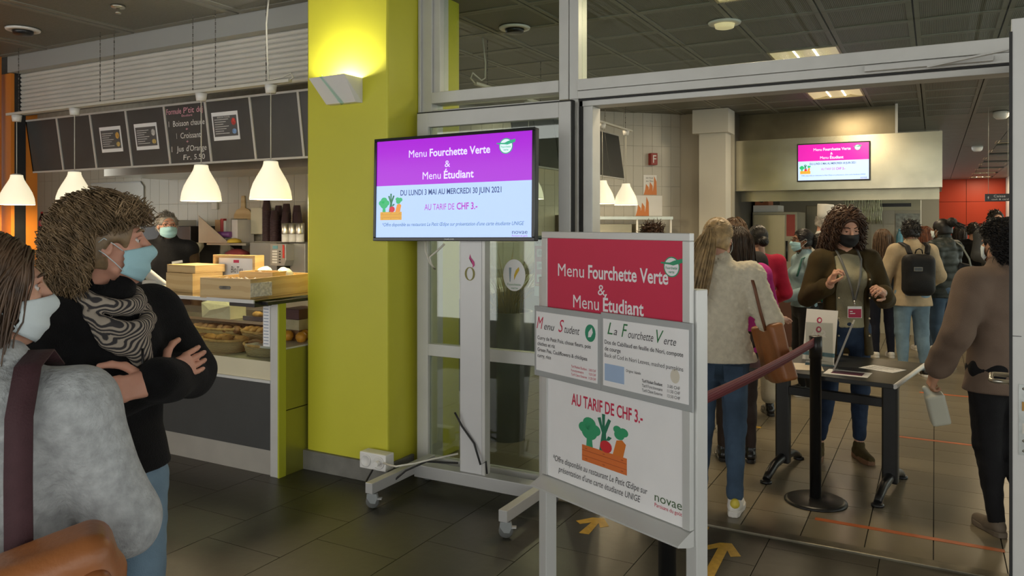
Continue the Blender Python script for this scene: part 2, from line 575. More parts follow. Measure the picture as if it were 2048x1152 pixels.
# right leaf, swung out towards the hall
d2 = struct('door_2', MB().box(0, 0.07, 0, 1.02, 0.015, 2.315), ALU_L, loc=(0.233, 3.20, 0), rot=(0, 0, -R(3.8)), bevel=0.003)
obj('gasket', MB().box(-0.006, 0.004, -0.004, 0.014, 0.02, 2.27), RUBBER, d2)
lp = obj('lock_plate', MB().box(0.022, 0.052, -0.003, 0, 0.80, 1.045), M('zinc lock plate', (0.42, 0.44, 0.42), 0.35, 0.7, var=(30, 0.15)), d2)
obj('latch', MB().box(0.031, 0.044, -0.012, 0, 0.955, 0.985), M('brass latch', (0.30, 0.17, 0.05), 0.4, 0.8, var=(20, 0.2)), lp)
obj('bolt', MB().box(0.032, 0.041, -0.006, 0, 0.875, 0.91), STEEL, lp)
for z in (1.03, 0.85, 0.815):
    obj('screw', MB().lathe([(0.005, 0), (0.005, 0.002), (0, 0.003)], 8, Matrix.Translation((0.037, -0.003, z)) @ Matrix.Rotation(PI / 2, 4, 'X')), STEEL, lp)
obj('joint_line', MB().box(0.004, 0.03, -0.0015, 0, 1.209, 1.211), RUBBER, d2)
obj('push_handle', MB().tube([(0.0, 0.10, 1.03), (-0.052, 0.10, 1.03), (-0.062, 0.115, 1.03), (-0.062, 0.24, 1.03), (-0.052, 0.255, 1.03), (0.0, 0.255, 1.03)], 0.009, 8), STEEL, d2)

# ------------------------------------------------ ceiling lights
LAMPW = M('luminaire reflector', (0.75, 0.66, 0.42), 0.3, 0.0, var=(3, 0.05), emit=0.35, emitcol=(1.0, 0.78, 0.42))
TUBE = M('lit fluorescent lamp', (1, 0.95, 0.8), 0.4, var=(3, 0.01), emit=5.0, emitcol=(1.0, 0.88, 0.62))
FRAMEL = M('luminaire frame', (0.55, 0.48, 0.30), 0.4, 0.2, var=(4, 0.05))
def luminaire(x, y, lit=True, energy=14, label='square recessed ceiling light with two curved reflectors', fat=0.6, dep=0.6):
    t = thing('ceiling_light', label, 'ceiling light', (x, y, CEIL), 0, 'recessed ceiling lights over the restaurant')
    w, d = fat, dep
    obj('frame', MB().box(0, w, 0, 0.02, -0.004, 0.035).box(0, w, d - 0.02, d, -0.004, 0.035).box(0, 0.02, 0.02, d - 0.02, -0.004, 0.035).box(w - 0.02, w, 0.02, d - 0.02, -0.004, 0.035), FRAMEL, t)
    pr = [(0.02 + (w - 0.04) * k / 16, 0.03 - 0.025 * abs(math.cos(PI * k / 8)) ) for k in range(17)]
    m_ = MB()
    V = []
    for (px, pz) in pr:
        V += [(px, 0.02, pz), (px, d - 0.02, pz)]
    F = [(2 * k, 2 * k + 1, 2 * k + 3, 2 * k + 2) for k in range(16)]
    m_.add(V, F, True)
    obj('reflector', m_, LAMPW, t)
    for q in (0.36, 0.64):
        obj('lamp_tube', MB().tube([(w * q, 0.06, 0.016), (w * q, d - 0.06, 0.016)], 0.010, 8), TUBE, t)
    if energy:
        ld = bpy.data.lights.new('ceiling_lamp', 'AREA')
        ld.shape = 'RECTANGLE'
        ld.size = w * 0.8
        ld.size_y = d * 0.8
        ld.energy = energy
        ld.color = (1.0, 0.80, 0.52)
        lo = bpy.data.objects.new('ceiling_lamp', ld)
        COL.objects.link(lo)
        lo.parent = t
        lo.location = (w / 2, d / 2, -0.02)
    return t
EN = 26
luminaire(-1.34, 4.85, energy=EN, label='square ceiling light above the entrance, behind the right transom glass')
luminaire(-1.34, 7.25, energy=EN, label='square warm ceiling light over the check-in table')
luminaire(-1.34, 9.65, energy=EN, label='square ceiling light in front of the stainless extractor hood')
luminaire(-4.34, 7.85, energy=EN, label='bright square ceiling light seen through the left transom glass')
for k in range(7):
    luminaire(1.0, 16.9 + 2.1 * k, energy=26 if k % 2 == 0 else 0, label='one of a long row of ceiling lights leading to the red wall')
for (x, y) in ((0.9, 12.5), (1.3, 9.2)):
    luminaire(x, y, energy=EN, label='square ceiling light over the cash desk aisle' if y > 10 else 'square ceiling light behind the open right door leaf')

# ================================================================ KIOSK
WOOD = wave_mat('pale pine wood', (0.50, 0.34, 0.15), (0.56, 0.40, 0.19), 5, 'Z', 0.55, 0, 0.05, 3.0)
CREAM = M('cream display base', (0.66, 0.60, 0.42), 0.4, var=(3, 0.04))
CHAR = M('charcoal counter panel', (0.045, 0.047, 0.045), 0.55, var=(4, 0.08), bump=(40, 0.05))
LIME2 = M('lime metal frame', (0.40, 0.42, 0.03), 0.4, var=(3, 0.05))
dcase = thing('display_counter', 'glass fronted bakery counter with charcoal front panel and steel kick plate', 'counter', (-3.63, 3.56, 0))
obj('kick_plate', MB().box(-3.9, -0.06, 0.02, 0.05, 0, 0.162), M('steel kick plate', (0.42, 0.40, 0.35), 0.45, 0.35, var=(5, 0.06)), dcase)
obj('front_panel', MB().box(-3.9, -0.06, 0.005, 0.05, 0.162, 0.59), CHAR, dcase)
obj('edge_strip', MB().box(-3.9, -0.06, -0.006, 0.03, 0.59, 0.607), ALU_L, dcase)
obj('shelf_base', MB().box(-3.9, -0.06, 0.01, 0.62, 0.607, 0.726), CREAM, dcase)
obj('rear_panel', MB().box(-3.9, -0.06, 0.62, 0.66, 0.0, 0.95), M('dark rear panel', (0.10, 0.105, 0.10), 0.15, 0.3, var=(3, 0.1)), dcase)
obj('rear_ledge', MB().box(-3.9, -0.06, 0.42, 0.66, 0.88, 0.90), STEEL, dcase)
obj('front_glass', MB().box(-3.9, -0.065, 0.004, 0.010, 0.726, 1.118), glass_mat('counter glass', (0.93, 0.96, 0.94), 1.6), dcase)
obj('glass_top', MB().box(-3.9, -0.02, -0.17, 0.50, 1.120, 1.130), glass_mat('glass shelf', (0.80, 0.88, 0.85), 1.8), dcase)
obj('glass_edge', MB().box(-3.9, -0.02, -0.178, -0.168, 1.113, 1.135), ALU_L, dcase)
obj('corner_post', MB().box(-0.065, 0.0, 0.0, 0.06, 0, 1.118), ALU, dcase, bevel=0.003)
obj('side_frame', MB().box(0.0, 0.012, 0.0, 0.06, 0, 1.10).box(0.0, 0.012, 0.30, 0.34, 0.6, 1.10), LIME2, dcase)
obj('side_panel', MB().box(-0.02, 0.008, 0.06, 0.62, 0.0, 0.41).box(-0.02, 0.008, 0.06, 0.62, 0.416, 0.80), M('steel with painted lime reflection', (0.33, 0.33, 0.06), 0.3, 0.6, var=(3, 0.1)), dcase)  # stainless panel, its yellow reflection is put into the base colour
obj('side_shelf', MB().box(-0.35, 0.0, 0.06, 0.62, 0.795, 0.81), ALU, dcase)
obj('bracket', MB().box(-0.25, -0.03, -0.16, -0.02, 1.088, 1.112).box(-0.12, 0.02, -0.10, 0.45, 1.098, 1.118), BLACKP, dcase)
tag(obj('price_list', MB().box(-0.03, 0.03, -0.002, 0, 0, 0.277), PAPER, loc=(-3.722, 3.558, 0.823)), 'narrow white price list taped to the counter glass', 'price list')
pl = bpy.data.objects['price_list']
INK = M('blue grey ink', (0.15, 0.20, 0.30), 0.7, var=(20, 0.1))
for k in range(13):
    flat(pl, 'printed_line', INK, [(-0.025, 0.255 - 0.02 * k), (0.018, 0.255 - 0.02 * k), (0.018, 0.259 - 0.02 * k), (-0.025, 0.259 - 0.02 * k)], -0.0026)

WICK = wave_mat('wicker', (0.30, 0.22, 0.10), (0.50, 0.40, 0.21), 42, 'Z', 0.7, 0, 0.9, 2.0)
WICKR = M('wicker rim', (0.48, 0.30, 0.10), 0.6, var=(30, 0.3), bump=(80, 0.5))
CRUST = M('golden pastry crust', (0.52, 0.27, 0.07), 0.55, var=(18, 0.35), bump=(30, 0.4))
CRUSTD = M('dark brown bread crust', (0.20, 0.095, 0.04), 0.6, var=(22, 0.4), bump=(30, 0.5))
NAVY = M('dark blue basket liner', (0.05, 0.055, 0.085), 0.6, var=(8, 0.2))
def oval(rx, ry, z, n=28):
    return [(rx * math.cos(2 * PI * k / n), ry * math.sin(2 * PI * k / n), z) for k in range(n)]
def basket(x, y, z, rx, ry, h, label, rz=0):
    t = thing('wicker_basket', label, 'basket', (x, y, z), rz, 'bread baskets in the glass counter')
    n = 28
    V = oval(rx * 0.84, ry * 0.8, 0) + oval(rx, ry, h) + oval(rx * 0.95, ry * 0.93, h) + oval(rx * 0.8, ry * 0.76, 0.012)
    F = []
    for a in range(3):
        for k in range(n):
            F.append((a * n + k, a * n + (k + 1) % n, (a + 1) * n + (k + 1) % n, (a + 1) * n + k))
    F.append(tuple(range(n))[::-1])
    obj('weave', MB().add(V, F, True), WICK, t)
    obj('rim', MB().tube(oval(rx * 0.98, ry * 0.97, h) + [oval(rx * 0.98, ry * 0.97, h)[0]], 0.009, 6, False), WICKR, t)
    obj('liner', MB().add(oval(rx * 0.93, ry * 0.9, h * 0.55), [tuple(range(n))]), NAVY, t)
    return t
def roll(x, y, z, l, r, rz, mat, label, kind='bread roll'):
    m_ = MB()
    n, K = 12, 11
    V = []
    for i in range(K):
        s_ = i / (K - 1)
        a = (s_ - 0.5) * 1.6
        rr = r * math.sqrt(max(0.02, 1 - (2 * s_ - 1) ** 2)) * (1 + 0.10 * math.sin(i * 2.6))
        cx, cy = l * (s_ - 0.5), l * 0.22 * (math.cos(a) - 0.85)
        for k in range(n):
            an = 2 * PI * k / n
            V.append((cx, cy + rr * math.cos(an), r * 0.85 + rr * 0.85 * math.sin(an)))
    F = []
    for i in range(K - 1):
        for k in range(n):
            F.append((i * n + k, i * n + (k + 1) % n, (i + 1) * n + (k + 1) % n, (i + 1) * n + k))
    F += [tuple(range(n))[::-1], tuple((K - 1) * n + k for k in range(n))]
    m_.add(V, F, True)
    o = obj('pastry', m_, mat, None, (x, y, z), (0, 0, rz))
    return tag(o, label, 'pastry', 'pastries in the glass counter')
bas = [(-4.70, 3.74, 0.727, 0.20, 0.115, 0.075, 'low wicker basket of pastries at the far end of the front row'),
       (-4.30, 3.73, 0.727, 0.19, 0.12, 0.085, 'oval wicker basket with two filled pastries in the middle of the front row'),
       (-3.91, 3.73, 0.727, 0.17, 0.115, 0.075, 'wicker basket beside the aluminium corner post of the counter'),
       (-4.66, 3.98, 0.727, 0.24, 0.11, 0.11, 'wicker basket heaped with dark brown loaves behind the front row'),
       (-4.18, 3.98, 0.727, 0.21, 0.11, 0.11, 'wicker basket with pale loaves behind the front row')]
for b in bas:
    basket(*b[:6], b[6])
for k in range(4):
    roll(-4.84 + 0.09 * k, 3.74 + 0.03 * (k % 2), 0.775, 0.10, 0.03, 0.6 * k, CRUSTD, 'small dark pastry in the far front basket')
for k in range(4):
    roll(-4.42 + 0.085 * k, 3.73 + 0.04 * ((k % 2) - 0.5), 0.785, 0.12, 0.032, 1.1 * k, CRUST, 'golden croissant in the middle front basket')
for k in range(3):
    roll(-4.0 + 0.085 * k, 3.73, 0.775, 0.11, 0.03, 0.4 + k, CRUSTD, 'brown pastry in the basket beside the corner post')
for k in range(6):
    roll(-4.84 + 0.075 * k, 3.98 + 0.03 * ((k % 2) - 0.5), 0.795, 0.16, 0.038, 1.2 + 0.2 * k, CRUSTD, 'dark crusted loaf heaped in the rear basket')
for k in range(5):
    roll(-4.31 + 0.066 * k, 3.97, 0.80, 0.15, 0.04, 1.3 + 0.15 * k, CRUST, 'pale golden loaf in the rear basket')
tr = thing('pastry_tray', 'dark tray of nut pastries on the raised rear ledge', 'tray', (-4.14, 4.10, 0.902))
obj('tray_base', MB().box(-0.28, 0.28, -0.10, 0.09, 0, 0.008).box(-0.28, 0.28, -0.105, -0.095, 0, 0.03).box(-0.28, 0.28, 0.085, 0.095, 0, 0.03), NAVY, tr)
for k in range(7):
    roll(-4.36 + 0.073 * k, 4.08 + 0.02 * (k % 2), 0.912, 0.09, 0.028, 0.5 * k, CRUST, 'nut pastry on the dark rear tray')
pb = thing('bread_bag', 'crumpled cream paper bag on the rear ledge of the counter', 'paper bag', (-4.66, 4.03, 0.902))
m_ = MB().add([(-0.15, -0.07, 0), (0.15, -0.07, 0), (0.16, 0.07, 0), (-0.16, 0.07, 0), (-0.17, -0.06, 0.11), (0.155, -0.08, 0.10), (0.165, 0.06, 0.13), (-0.155, 0.07, 0.125), (0, -0.03, 0.155), (-0.05, -0.085, 0.06), (0.06, -0.06, 0.05)],
               [(0, 1, 10), (0, 10, 9), (0, 9, 4), (9, 10, 5), (9, 5, 4), (10, 1, 5), (1, 2, 6, 5), (2, 3, 7, 6), (3, 0, 4, 7), (4, 5, 8), (5, 6, 8), (6, 7, 8), (7, 4, 8)])
obj('paper', m_, M('cream wax paper', (0.66, 0.60, 0.42), 0.6, var=(9, 0.08), bump=(25, 0.5)), pb)
for k, (x, y) in enumerate(((-3.93, 3.75), (-3.86, 3.83), (-3.80, 3.74))):
    m_ = MB().lathe([(0.002, 0), (0.025, 0.006), (0.038, 0.03), (0.036, 0.05), (0.02, 0.068), (0.003, 0.072)], 16)
    tag(obj('orange', m_, M('orange peel', (0.66, 0.30, 0.03), 0.45, var=(10, 0.1), bump=(120, 0.2)), None, (x + 0.10, y + 0.1, 0.811)), 'orange on the small end shelf of the counter', 'orange', 'oranges on the counter end shelf')
for k in range(3):
    tag(obj('snack_box', MB().box(0, 0.16, 0, 0.20, 0, 0.07), M('snack box %d' % k, [(0.20, 0.10, 0.04), (0.45, 0.38, 0.22), (0.10, 0.03, 0.03)][k], 0.5, var=(6, 0.3)), None, (-3.92, 3.88, 0.811 + 0.071 * k), bevel=0.002),
        ['brown snack box at the foot of the stack on the end shelf', 'cream snack box in the middle of the end shelf stack', 'dark red snack box topmost on the end shelf stack'][k], 'box')

# things standing on the glass top
def crate(name, label, loc, rz, w, d, h, handle=True, fill=None):
    t = thing(name, label, 'wooden crate', loc, rz)
    th = 0.012
    obj('base', MB().box(-w / 2, w / 2, 0, d, 0, th), WOOD, t)
    obj('front_board', MB().box(-w / 2, w / 2, 0, th, th, h), WOOD, t, bevel=0.001)
    obj('rear_board', MB().box(-w / 2, w / 2, d - th, d, th, h), WOOD, t, bevel=0.001)
    obj('side_board', MB().box(-w / 2, -w / 2 + th, th, d - th, th, h), WOOD, t, bevel=0.001)
    obj('side_board', MB().box(w / 2 - th, w / 2, th, d - th, th, h), WOOD, t, bevel=0.001)
    if handle:
        pts = [(-0.04, h * 0.62), (0.04, h * 0.62), (0.048, h * 0.55), (0.04, h * 0.45), (-0.04, h * 0.45), (-0.048, h * 0.55)]
        flat(t, 'hand_hole', M('crate hand hole', (0.16, 0.14, 0.11), 0.8, var=(20, 0.5)), pts, -0.001, 0.002)
    return t
crate('sugar_crate', 'long pine crate with a hand hole on the glass counter top', (-3.92, 3.40, 1.131), R(7), 0.40, 0.64, 0.128)
ct = crate('napkin_crate', 'tall two-step pine box on the glass counter', (-4.58, 3.58, 1.131), R(-4), 0.30, 0.24, 0.13, False)
obj('upper_box', MB().box(-0.17, 0.15, 0.02, 0.26, 0.131, 0.185), WOOD, ct, bevel=0.002)
crate('small_crate', 'small flat pine box standing inside the long crate', (-3.93, 3.66, 1.225), R(8), 0.27, 0.16, 0.06, False)
bt = thing('tea_menu_card', 'pine framed tea menu card standing in the long crate', 'menu card', (-4.33, 3.86, 1.131), R(4))
obj('backing', MB().box(-0.19, 0.19, 0, 0.015, 0, 0.245), WOOD, bt)
obj('frame', MB().box(-0.195, -0.172, -0.03, 0.02, 0, 0.25).box(0.172, 0.195, -0.03, 0.06, 0, 0.25).box(-0.172, 0.172, -0.03, 0.02, 0.232, 0.25), WOOD, bt, bevel=0.001)
cdp = obj('card', MB().box(-0.165, 0.165, -0.004, 0, 0.0, 0.228), PAPER, bt)
RASP = M('raspberry print', (0.55, 0.03, 0.10), 0.6, var=(9, 0.03))
GREYI = M('grey ink', (0.12, 0.12, 0.13), 0.7, var=(9, 0.05))
lettering('BioTea', cdp, GREYI, -0.05, 0.06, 0.125, 0.045, -0.006, shear=0.2)
for q, c in ((-0.13, (0.16, 0.16, 0.28)), (-0.05, (0.55, 0.10, 0.22)), (0.03, (0.45, 0.05, 0.14)), (0.11, (0.12, 0.35, 0.22))):
    flat(cdp, 'colour_band', M('tea band %d' % int(q * 100), c, 0.6, var=(9, 0.03)), [(q - 0.03, 0.03), (q + 0.03, 0.03), (q + 0.03, 0.05), (q - 0.03, 0.05)], -0.006, 0.001)
flat(cdp, 'red_mark', RASP, [(-0.025, 0.195), (0.025, 0.195), (0.025, 0.215), (-0.025, 0.215)], -0.006, 0.001)
for k, (x, y, s_) in enumerate(((-4.04, 3.85, 1.0), (-3.93, 3.90, 0.75), (-3.86, 3.84, 0.8))):
    m_ = MB().lathe([(0.062 * s_, 0), (0.064 * s_, 0.008), (0.055 * s_, 0.018), (0.05 * s_, 0.045), (0.035 * s_, 0.062), (0.002, 0.068)], 20)
    o = obj('dome_lid', m_, WHITE, None, (x, y, 1.24), (R(20 + 15 * k), 0, k))
    tag(o, ['large white dome lid leaning beside the tea card', 'small white cup lid lying in the long crate', 'white cup lid at the far end of the long crate'][k], 'cup lid')
for k in range(16):
    o = obj('sugar_sachet', MB().box(-0.022, 0.022, -0.012, 0.012, 0, 0.006), PAPER if k % 3 else M('brown sachet', (0.45, 0.30, 0.14), 0.6, var=(9, 0.1)), None, (-4.06 + 0.021 * k, 3.47 + 0.015 * (k % 3), 1.235 + 0.004 * (k % 4)), (0.5 * (k % 3) - 0.4, 0.4, k * 1.3))
    tag(o, 'paper sugar sachet heaped at the front of the long crate', 'sachet', 'sugar sachets in the long crate')
sug = obj('sachet_heap', MB().box(-4.07, -3.72, 3.425, 3.60, 1.145, 1.232), M('heap of sachets', (0.6, 0.55, 0.45), 0.7, var=(60, 0.3), bump=(60, 0.8)), None)
tag(sug, 'heap of loose sugar sachets filling the long crate', 'sachets'); sug['kind'] = 'stuff'
# point of sale screen
ps = thing('till_screen', 'white angled till screen on the glass counter', 'till', (-5.13, 3.84, 1.131), R(160))
obj('screen_housing', MB().box(-0.19, 0.19, -0.012, 0.012, 0, 0.25, Matrix.Translation((0, 0, 0.02)) @ Matrix.Rotation(R(-48), 4, 'X')), WHITE, ps, bevel=0.008)
obj('stand', MB().box(-0.06, 0.06, -0.02, 0.12, 0, 0.05).box(-0.10, 0.10, -0.05, 0.14, 0, 0.012), M('off white plastic', (0.6, 0.58, 0.53), 0.5, var=(6, 0.05)), ps, bevel=0.004)
obj('keypad', MB().box(0.02, 0.12, 0.10, 0.17, 0, 0.06), BLACKP, ps, bevel=0.003)
sb = thing('spray_bottle', 'blue and white cleaning bottle beside the yellow column', 'bottle', (-3.685, 3.95, 1.131))
obj('bottle_body', MB().lathe([(0.028, 0), (0.03, 0.01), (0.03, 0.12), (0.012, 0.145)], 16), M('blue cleaner', (0.03, 0.17, 0.36), 0.3, var=(6, 0.1)), sb)
obj('cap', MB().lathe([(0.013, 0.145), (0.014, 0.19), (0.006, 0.2)], 12), WHITE, sb)

# pendant lamps on their rails
SHADE = M('lit opal lampshade', (0.9, 0.86, 0.74), 0.35, var=(2, 0.02), emit=0.62, emitcol=(1.0, 0.88, 0.60))
CORD = M('white cord', (0.62, 0.60, 0.52), 0.5, var=(9, 0.05))
CHAIN = M('steel chain', (0.16, 0.15, 0.13), 0.4, 0.7, var=(40, 0.5))
def chain(pts, r=0.005):
    m_ = MB()
    p0, p1 = Vector(pts[0]), Vector(pts[1])
    n = max(2, int((p1 - p0).length / 0.028))
    for k in range(n):
        a, b = p0.lerp(p1, k / n), p0.lerp(p1, (k + 0.8) / n)
        m_.tube([a, b], r if k % 2 == 0 else r * 0.55, 4)
    return m_
def lamp_shade_mesh(s_=1.0):
    pr = [(0.048, 0.262), (0.050, 0.245), (0.056, 0.225), (0.072, 0.195), (0.095, 0.155), (0.118, 0.11), (0.134, 0.06), (0.140, 0.02), (0.142, 0.0),
          (0.139, 0.0), (0.136, 0.02), (0.130, 0.06), (0.114, 0.108), (0.091, 0.152), (0.068, 0.19), (0.052, 0.222), (0.045, 0.245)]
    return MB().lathe([(r * s_, z * s_) for r, z in pr], 36).mesh('lamp_shade')
SHM = lamp_shade_mesh()
SHM.materials.append(SHADE)
def pendant(x, y, zb, zr, label, group, energy=18):
    t = thing('pendant_lamp', label, 'pendant lamp', (x, y, zb), 0, group)
    obj('lamp_shade', SHM, None, t)
    obj('shade_cap', MB().lathe([(0.0, 0.275), (0.03, 0.272), (0.048, 0.262), (0.046, 0.255)], 24), WHITE, t)
    obj('bulb', MB().lathe([(0.0, 0.07), (0.028, 0.085), (0.035, 0.11), (0.02, 0.16), (0.018, 0.2)], 14), M('lit bulb', (1, 0.95, 0.8), 0.4, var=(2, 0.01), emit=5, emitcol=(1, 0.88, 0.6)), t)
    obj('cord', MB().tube([(0, 0, 0.27), (0, 0, zr - zb - 0.055)], 0.004, 6), CORD, t)
    obj('rail_socket', MB().lathe([(0.0, 0), (0.034, 0), (0.042, 0.055), (0.0, 0.055)], 14, Matrix.Translation((0, 0, zr - zb - 0.06))), WHITE, t)
    ld = bpy.data.lights.new('lamp_bulb', 'POINT')
    ld.energy = energy
    ld.shadow_soft_size = 0.05
    ld.color = (1.0, 0.80, 0.50)
    lo = bpy.data.objects.new('lamp_bulb', ld)
    COL.objects.link(lo)
    lo.parent = t
    lo.location = (0, 0, 0.03)
    return t
ZR = 2.56
names = ['white bell pendant lamp nearest the orange wall', 'white bell pendant lamp above the cola bottles', 'white bell pendant lamp hanging in front of the chalk menu board', 'white bell pendant lamp nearest the yellow column']
for x, lb in zip((-7.08, -6.24, -4.71, -4.01), names):
    pendant(x, 3.87, 1.768, ZR, lb, 'pendant lamps over the bakery counter')
lr = thing('lamp_rail', 'long white lamp rail hung on chains in front of the roller shutter', 'lamp rail', (0, 3.87, ZR))
obj('track', MB().box(-7.22, -3.83, -0.018, 0.018, 0, 0.022), CORD, lr, bevel=0.002)
for x in (-7.05, -5.90, -5.72, -4.80, -4.56):
    obj('chain', chain([(x, 0, 0.02), (x + 0.0, 0.0, CEIL - ZR)]), CHAIN, lr)
obj('chain', chain([(-4.055, 0, 0.02), (-4.055, 0, CEIL - ZR)]), CHAIN, lr)
cp = [(-3.85, 0, 0.01), (-3.80, 0, 0.03), (-3.82, 0, 0.06), (-3.90, 0, 0.04), (-4.03, 0, 0.03), (-4.035, -0.01, 0.2), (-4.04, -0.012, 0.42), (-4.03, -0.01, 0.52), (-4.03, 0, CEIL - ZR)]
obj('power_cable', MB().tube(cp, 0.006, 6), CORD, lr)
for (y, zb, lb) in ((8.16, 1.83, 'white bell pendant lamp inside the restaurant, left of its twin'), (8.92, 1.83, 'white bell pendant lamp inside the restaurant near the tiled diagonal wall'), (6.35, 1.83, 'white bell pendant lamp half hidden behind the television')):
    pendant(-3.3, y, zb, 2.74, lb, 'pendant lamps inside the restaurant')
lr2 = thing('lamp_rail', 'white lamp rail inside the restaurant by the diagonal tiled wall', 'lamp rail', (-3.3, 0, 2.74))
obj('track', MB().box(-0.018, 0.018, 5.4, 9.12, 0, 0.022), CORD, lr2, bevel=0.002)
for y in (5.6, 6.6, 7.9, 8.25, 8.9):
    obj('chain', chain([(0, y, 0.02), (0, y, CEIL - 2.74)]), CHAIN, lr2)
cp = [(0, 5.4, 0.01), (0, 5.33, 0.04), (0, 5.36, 0.09), (0, 5.5, 0.05), (0, 5.56, 0.08), (0.01, 5.55, 0.2), (0, 5.52, 0.41)]
obj('power_cable', MB().tube(cp, 0.007, 6), CORD, lr2)

# hanging menu boards over the counter
BOARD = M('blackboard', (0.062, 0.065, 0.064), 0.35, var=(1.6, 0.25))
BFRAME = M('white board frame', (0.52, 0.51, 0.48), 0.45, var=(4, 0.04))
CHALK = M('white chalk', (0.75, 0.74, 0.70), 0.9, var=(60, 0.15))
PINKC = M('pink chalk', (0.72, 0.35, 0.42), 0.9, var=(60, 0.15))
mb_ = thing('menu_board', 'row of hanging blackboard menu panels in thin white frames over the counter', 'menu board', (-7.53, 4.20, 2.58))
tilt = Matrix.Rotation(R(8), 4, 'X')
W = 0.4935
rails = obj('frame_rail', MB().box(0, W * 8, -0.012, 0.012, -0.016, 0.0, tilt).box(0, W * 8, -0.012, 0.012, -0.50, -0.484, tilt), BFRAME, mb_)
for k in range(9):
    obj('frame_upright', MB().box(W * k - 0.010, W * k + 0.010, -0.012, 0.012, -0.484, -0.016, tilt), BFRAME, mb_)
panels = []
for k in range(8):
    p = obj('board_panel', MB().box(0.010, W - 0.010, -0.004, 0.008, -0.484, -0.016), BOARD, mb_, loc=(W * k, 0, 0), rot=(R(8), 0, 0))
    panels.append(p)
DARKP = M('dark printed menu', (0.10, 0.10, 0.10), 0.5, var=(5, 0.1))
for k, cx, cz in ((2, 0.25, -0.245), (3, 0.23, -0.245), (5, 0.20, -0.215)):
    p = obj('menu_sheet', MB().box(cx - 0.145, cx + 0.145, -0.007, -0.004, cz - 0.11, cz + 0.11), PAPER, panels[k])
    q = flat(p, 'printed_area', DARKP, [(cx - 0.13, cz - 0.08), (cx + 0.13, cz - 0.08), (cx + 0.13, cz + 0.08), (cx - 0.13, cz + 0.08)], -0.0082, 0.001)
    for r_ in range(7):
        z = cz + 0.05 - 0.018 * r_
        flat(p, 'printed_line', CHALK, [(cx - 0.115, z), (cx + 0.04 - 0.03 * (r_ % 3), z), (cx + 0.04 - 0.03 * (r_ % 3), z + 0.004), (cx - 0.115, z + 0.004)], -0.0092, 0.0008)
    if k == 5:
        lettering('BOISSON FROIDES', p, CHALK, cx - 0.08, cx + 0.06, cz + 0.063, 0.012, -0.0092)
    pc_ = [(0.6, 0.35, 0.08), (0.5, 0.5, 0.48), (0.55, 0.06, 0.05)][(k - 2) % 3 if k != 5 else 2]
    flat(p, 'food_picture', M('menu picture %d' % k, pc_, 0.5, var=(40, 0.4)), disc_poly(cx + 0.095, cz + 0.03, 0.025, 0.028, 14), -0.0092, 0.0008)
    flat(p, 'food_picture', M('menu picture low %d' % k, (0.62, 0.45, 0.15) if k < 5 else (0.2, 0.35, 0.6), 0.5, var=(40, 0.4)), disc_poly(cx + 0.095, cz - 0.045, 0.025, 0.02, 14), -0.0092, 0.0008)
ck = panels[4]
for s_, x0, x1, z, h, mt in (("Formule P'tit dej", 0.02, 0.46, -0.085, 0.045, PINKC), ('Etudiant', 0.20, 0.33, -0.112, 0.018, PINKC), ('1 Boisson chaude', 0.03, 0.46, -0.185, 0.045, CHALK), ('+', 0.23, 0.26, -0.225, 0.025, PINKC),
                             ('1', 0.11, 0.125, -0.285, 0.045, CHALK), ('Croissant', 0.16, 0.40, -0.285, 0.045, CHALK), ('+', 0.22, 0.25, -0.325, 0.025, PINKC), ("1 Jus d'Orange", 0.03, 0.45, -0.39, 0.045, CHALK), ('Fr. 5.50', 0.16, 0.42, -0.46, 0.042, CHALK)):
    cw = (x1 - x0) / len(s_)
    pos = 0
    for word in s_.split(' '):
        lettering(word, ck, mt, x0 + cw * pos, x0 + cw * (pos + len(word) - (0.6 if word == '1' else 0.0)), z, h, -0.0055, shear=0.15, name='chalk_writing')
        pos += len(word) + 1
b2 = thing('menu_board', 'hanging blackboard panels inside the restaurant seen beside the pendant lamps', 'menu board', (-3.6, 9.45, 2.735), R(-90))
for k in range(6):
    obj('board_panel', MB().box(0.01 + 0.49 * k, 0.48 + 0.49 * k, -0.004, 0.008, -0.55, -0.0, Matrix.Rotation(R(8), 4, 'X')), BOARD, b2)
obj('frame_rail', MB().box(0, 2.95, -0.012, 0.012, 0, 0.014).box(0, 2.95, 0.06, 0.09, -0.565, -0.548), BFRAME, b2)

# back wall of the kiosk
struct('trim_5', MB().box(-7.18, -4.3, 4.75, 5.46, 2.07, 2.24), STEEL)
SHELFM = M('grey steel shelf', (0.30, 0.29, 0.25), 0.4, 0.5, var=(5, 0.06))
def shelf(x0, x1, y0, z, label):
    t = thing('wall_shelf', label, 'shelf', ((x0 + x1) / 2, 5.46, z))
    w = (x1 - x0) / 2
    obj('shelf_board', MB().box(-w, w, y0 - 5.46, 0, -0.02, 0), SHELFM, t)
    for q in (-0.75, 0.75):
        obj('bracket', MB().prism([(0, -0.02), (-0.16, -0.02), (0, -0.12)], 0.012, Matrix.Translation((w * q, 0, 0)), axis='x'), BLACKM, t)
shelf(-9.36, -8.0, 5.16, 1.50, 'steel wall shelf carrying a row of soft drink bottles')
shelf(-9.2, -8.0, 5.16, 1.14, 'steel wall shelf carrying cans and juice cartons')
shelf(-6.13, -5.60, 5.10, 1.42, 'steel wall shelf stacked with papers and boxes')
BPROF = [(0.0, 0), (0.03, 0.002), (0.034, 0.02), (0.033, 0.09), (0.034, 0.14), (0.028, 0.17), (0.014, 0.205), (0.013, 0.222)]
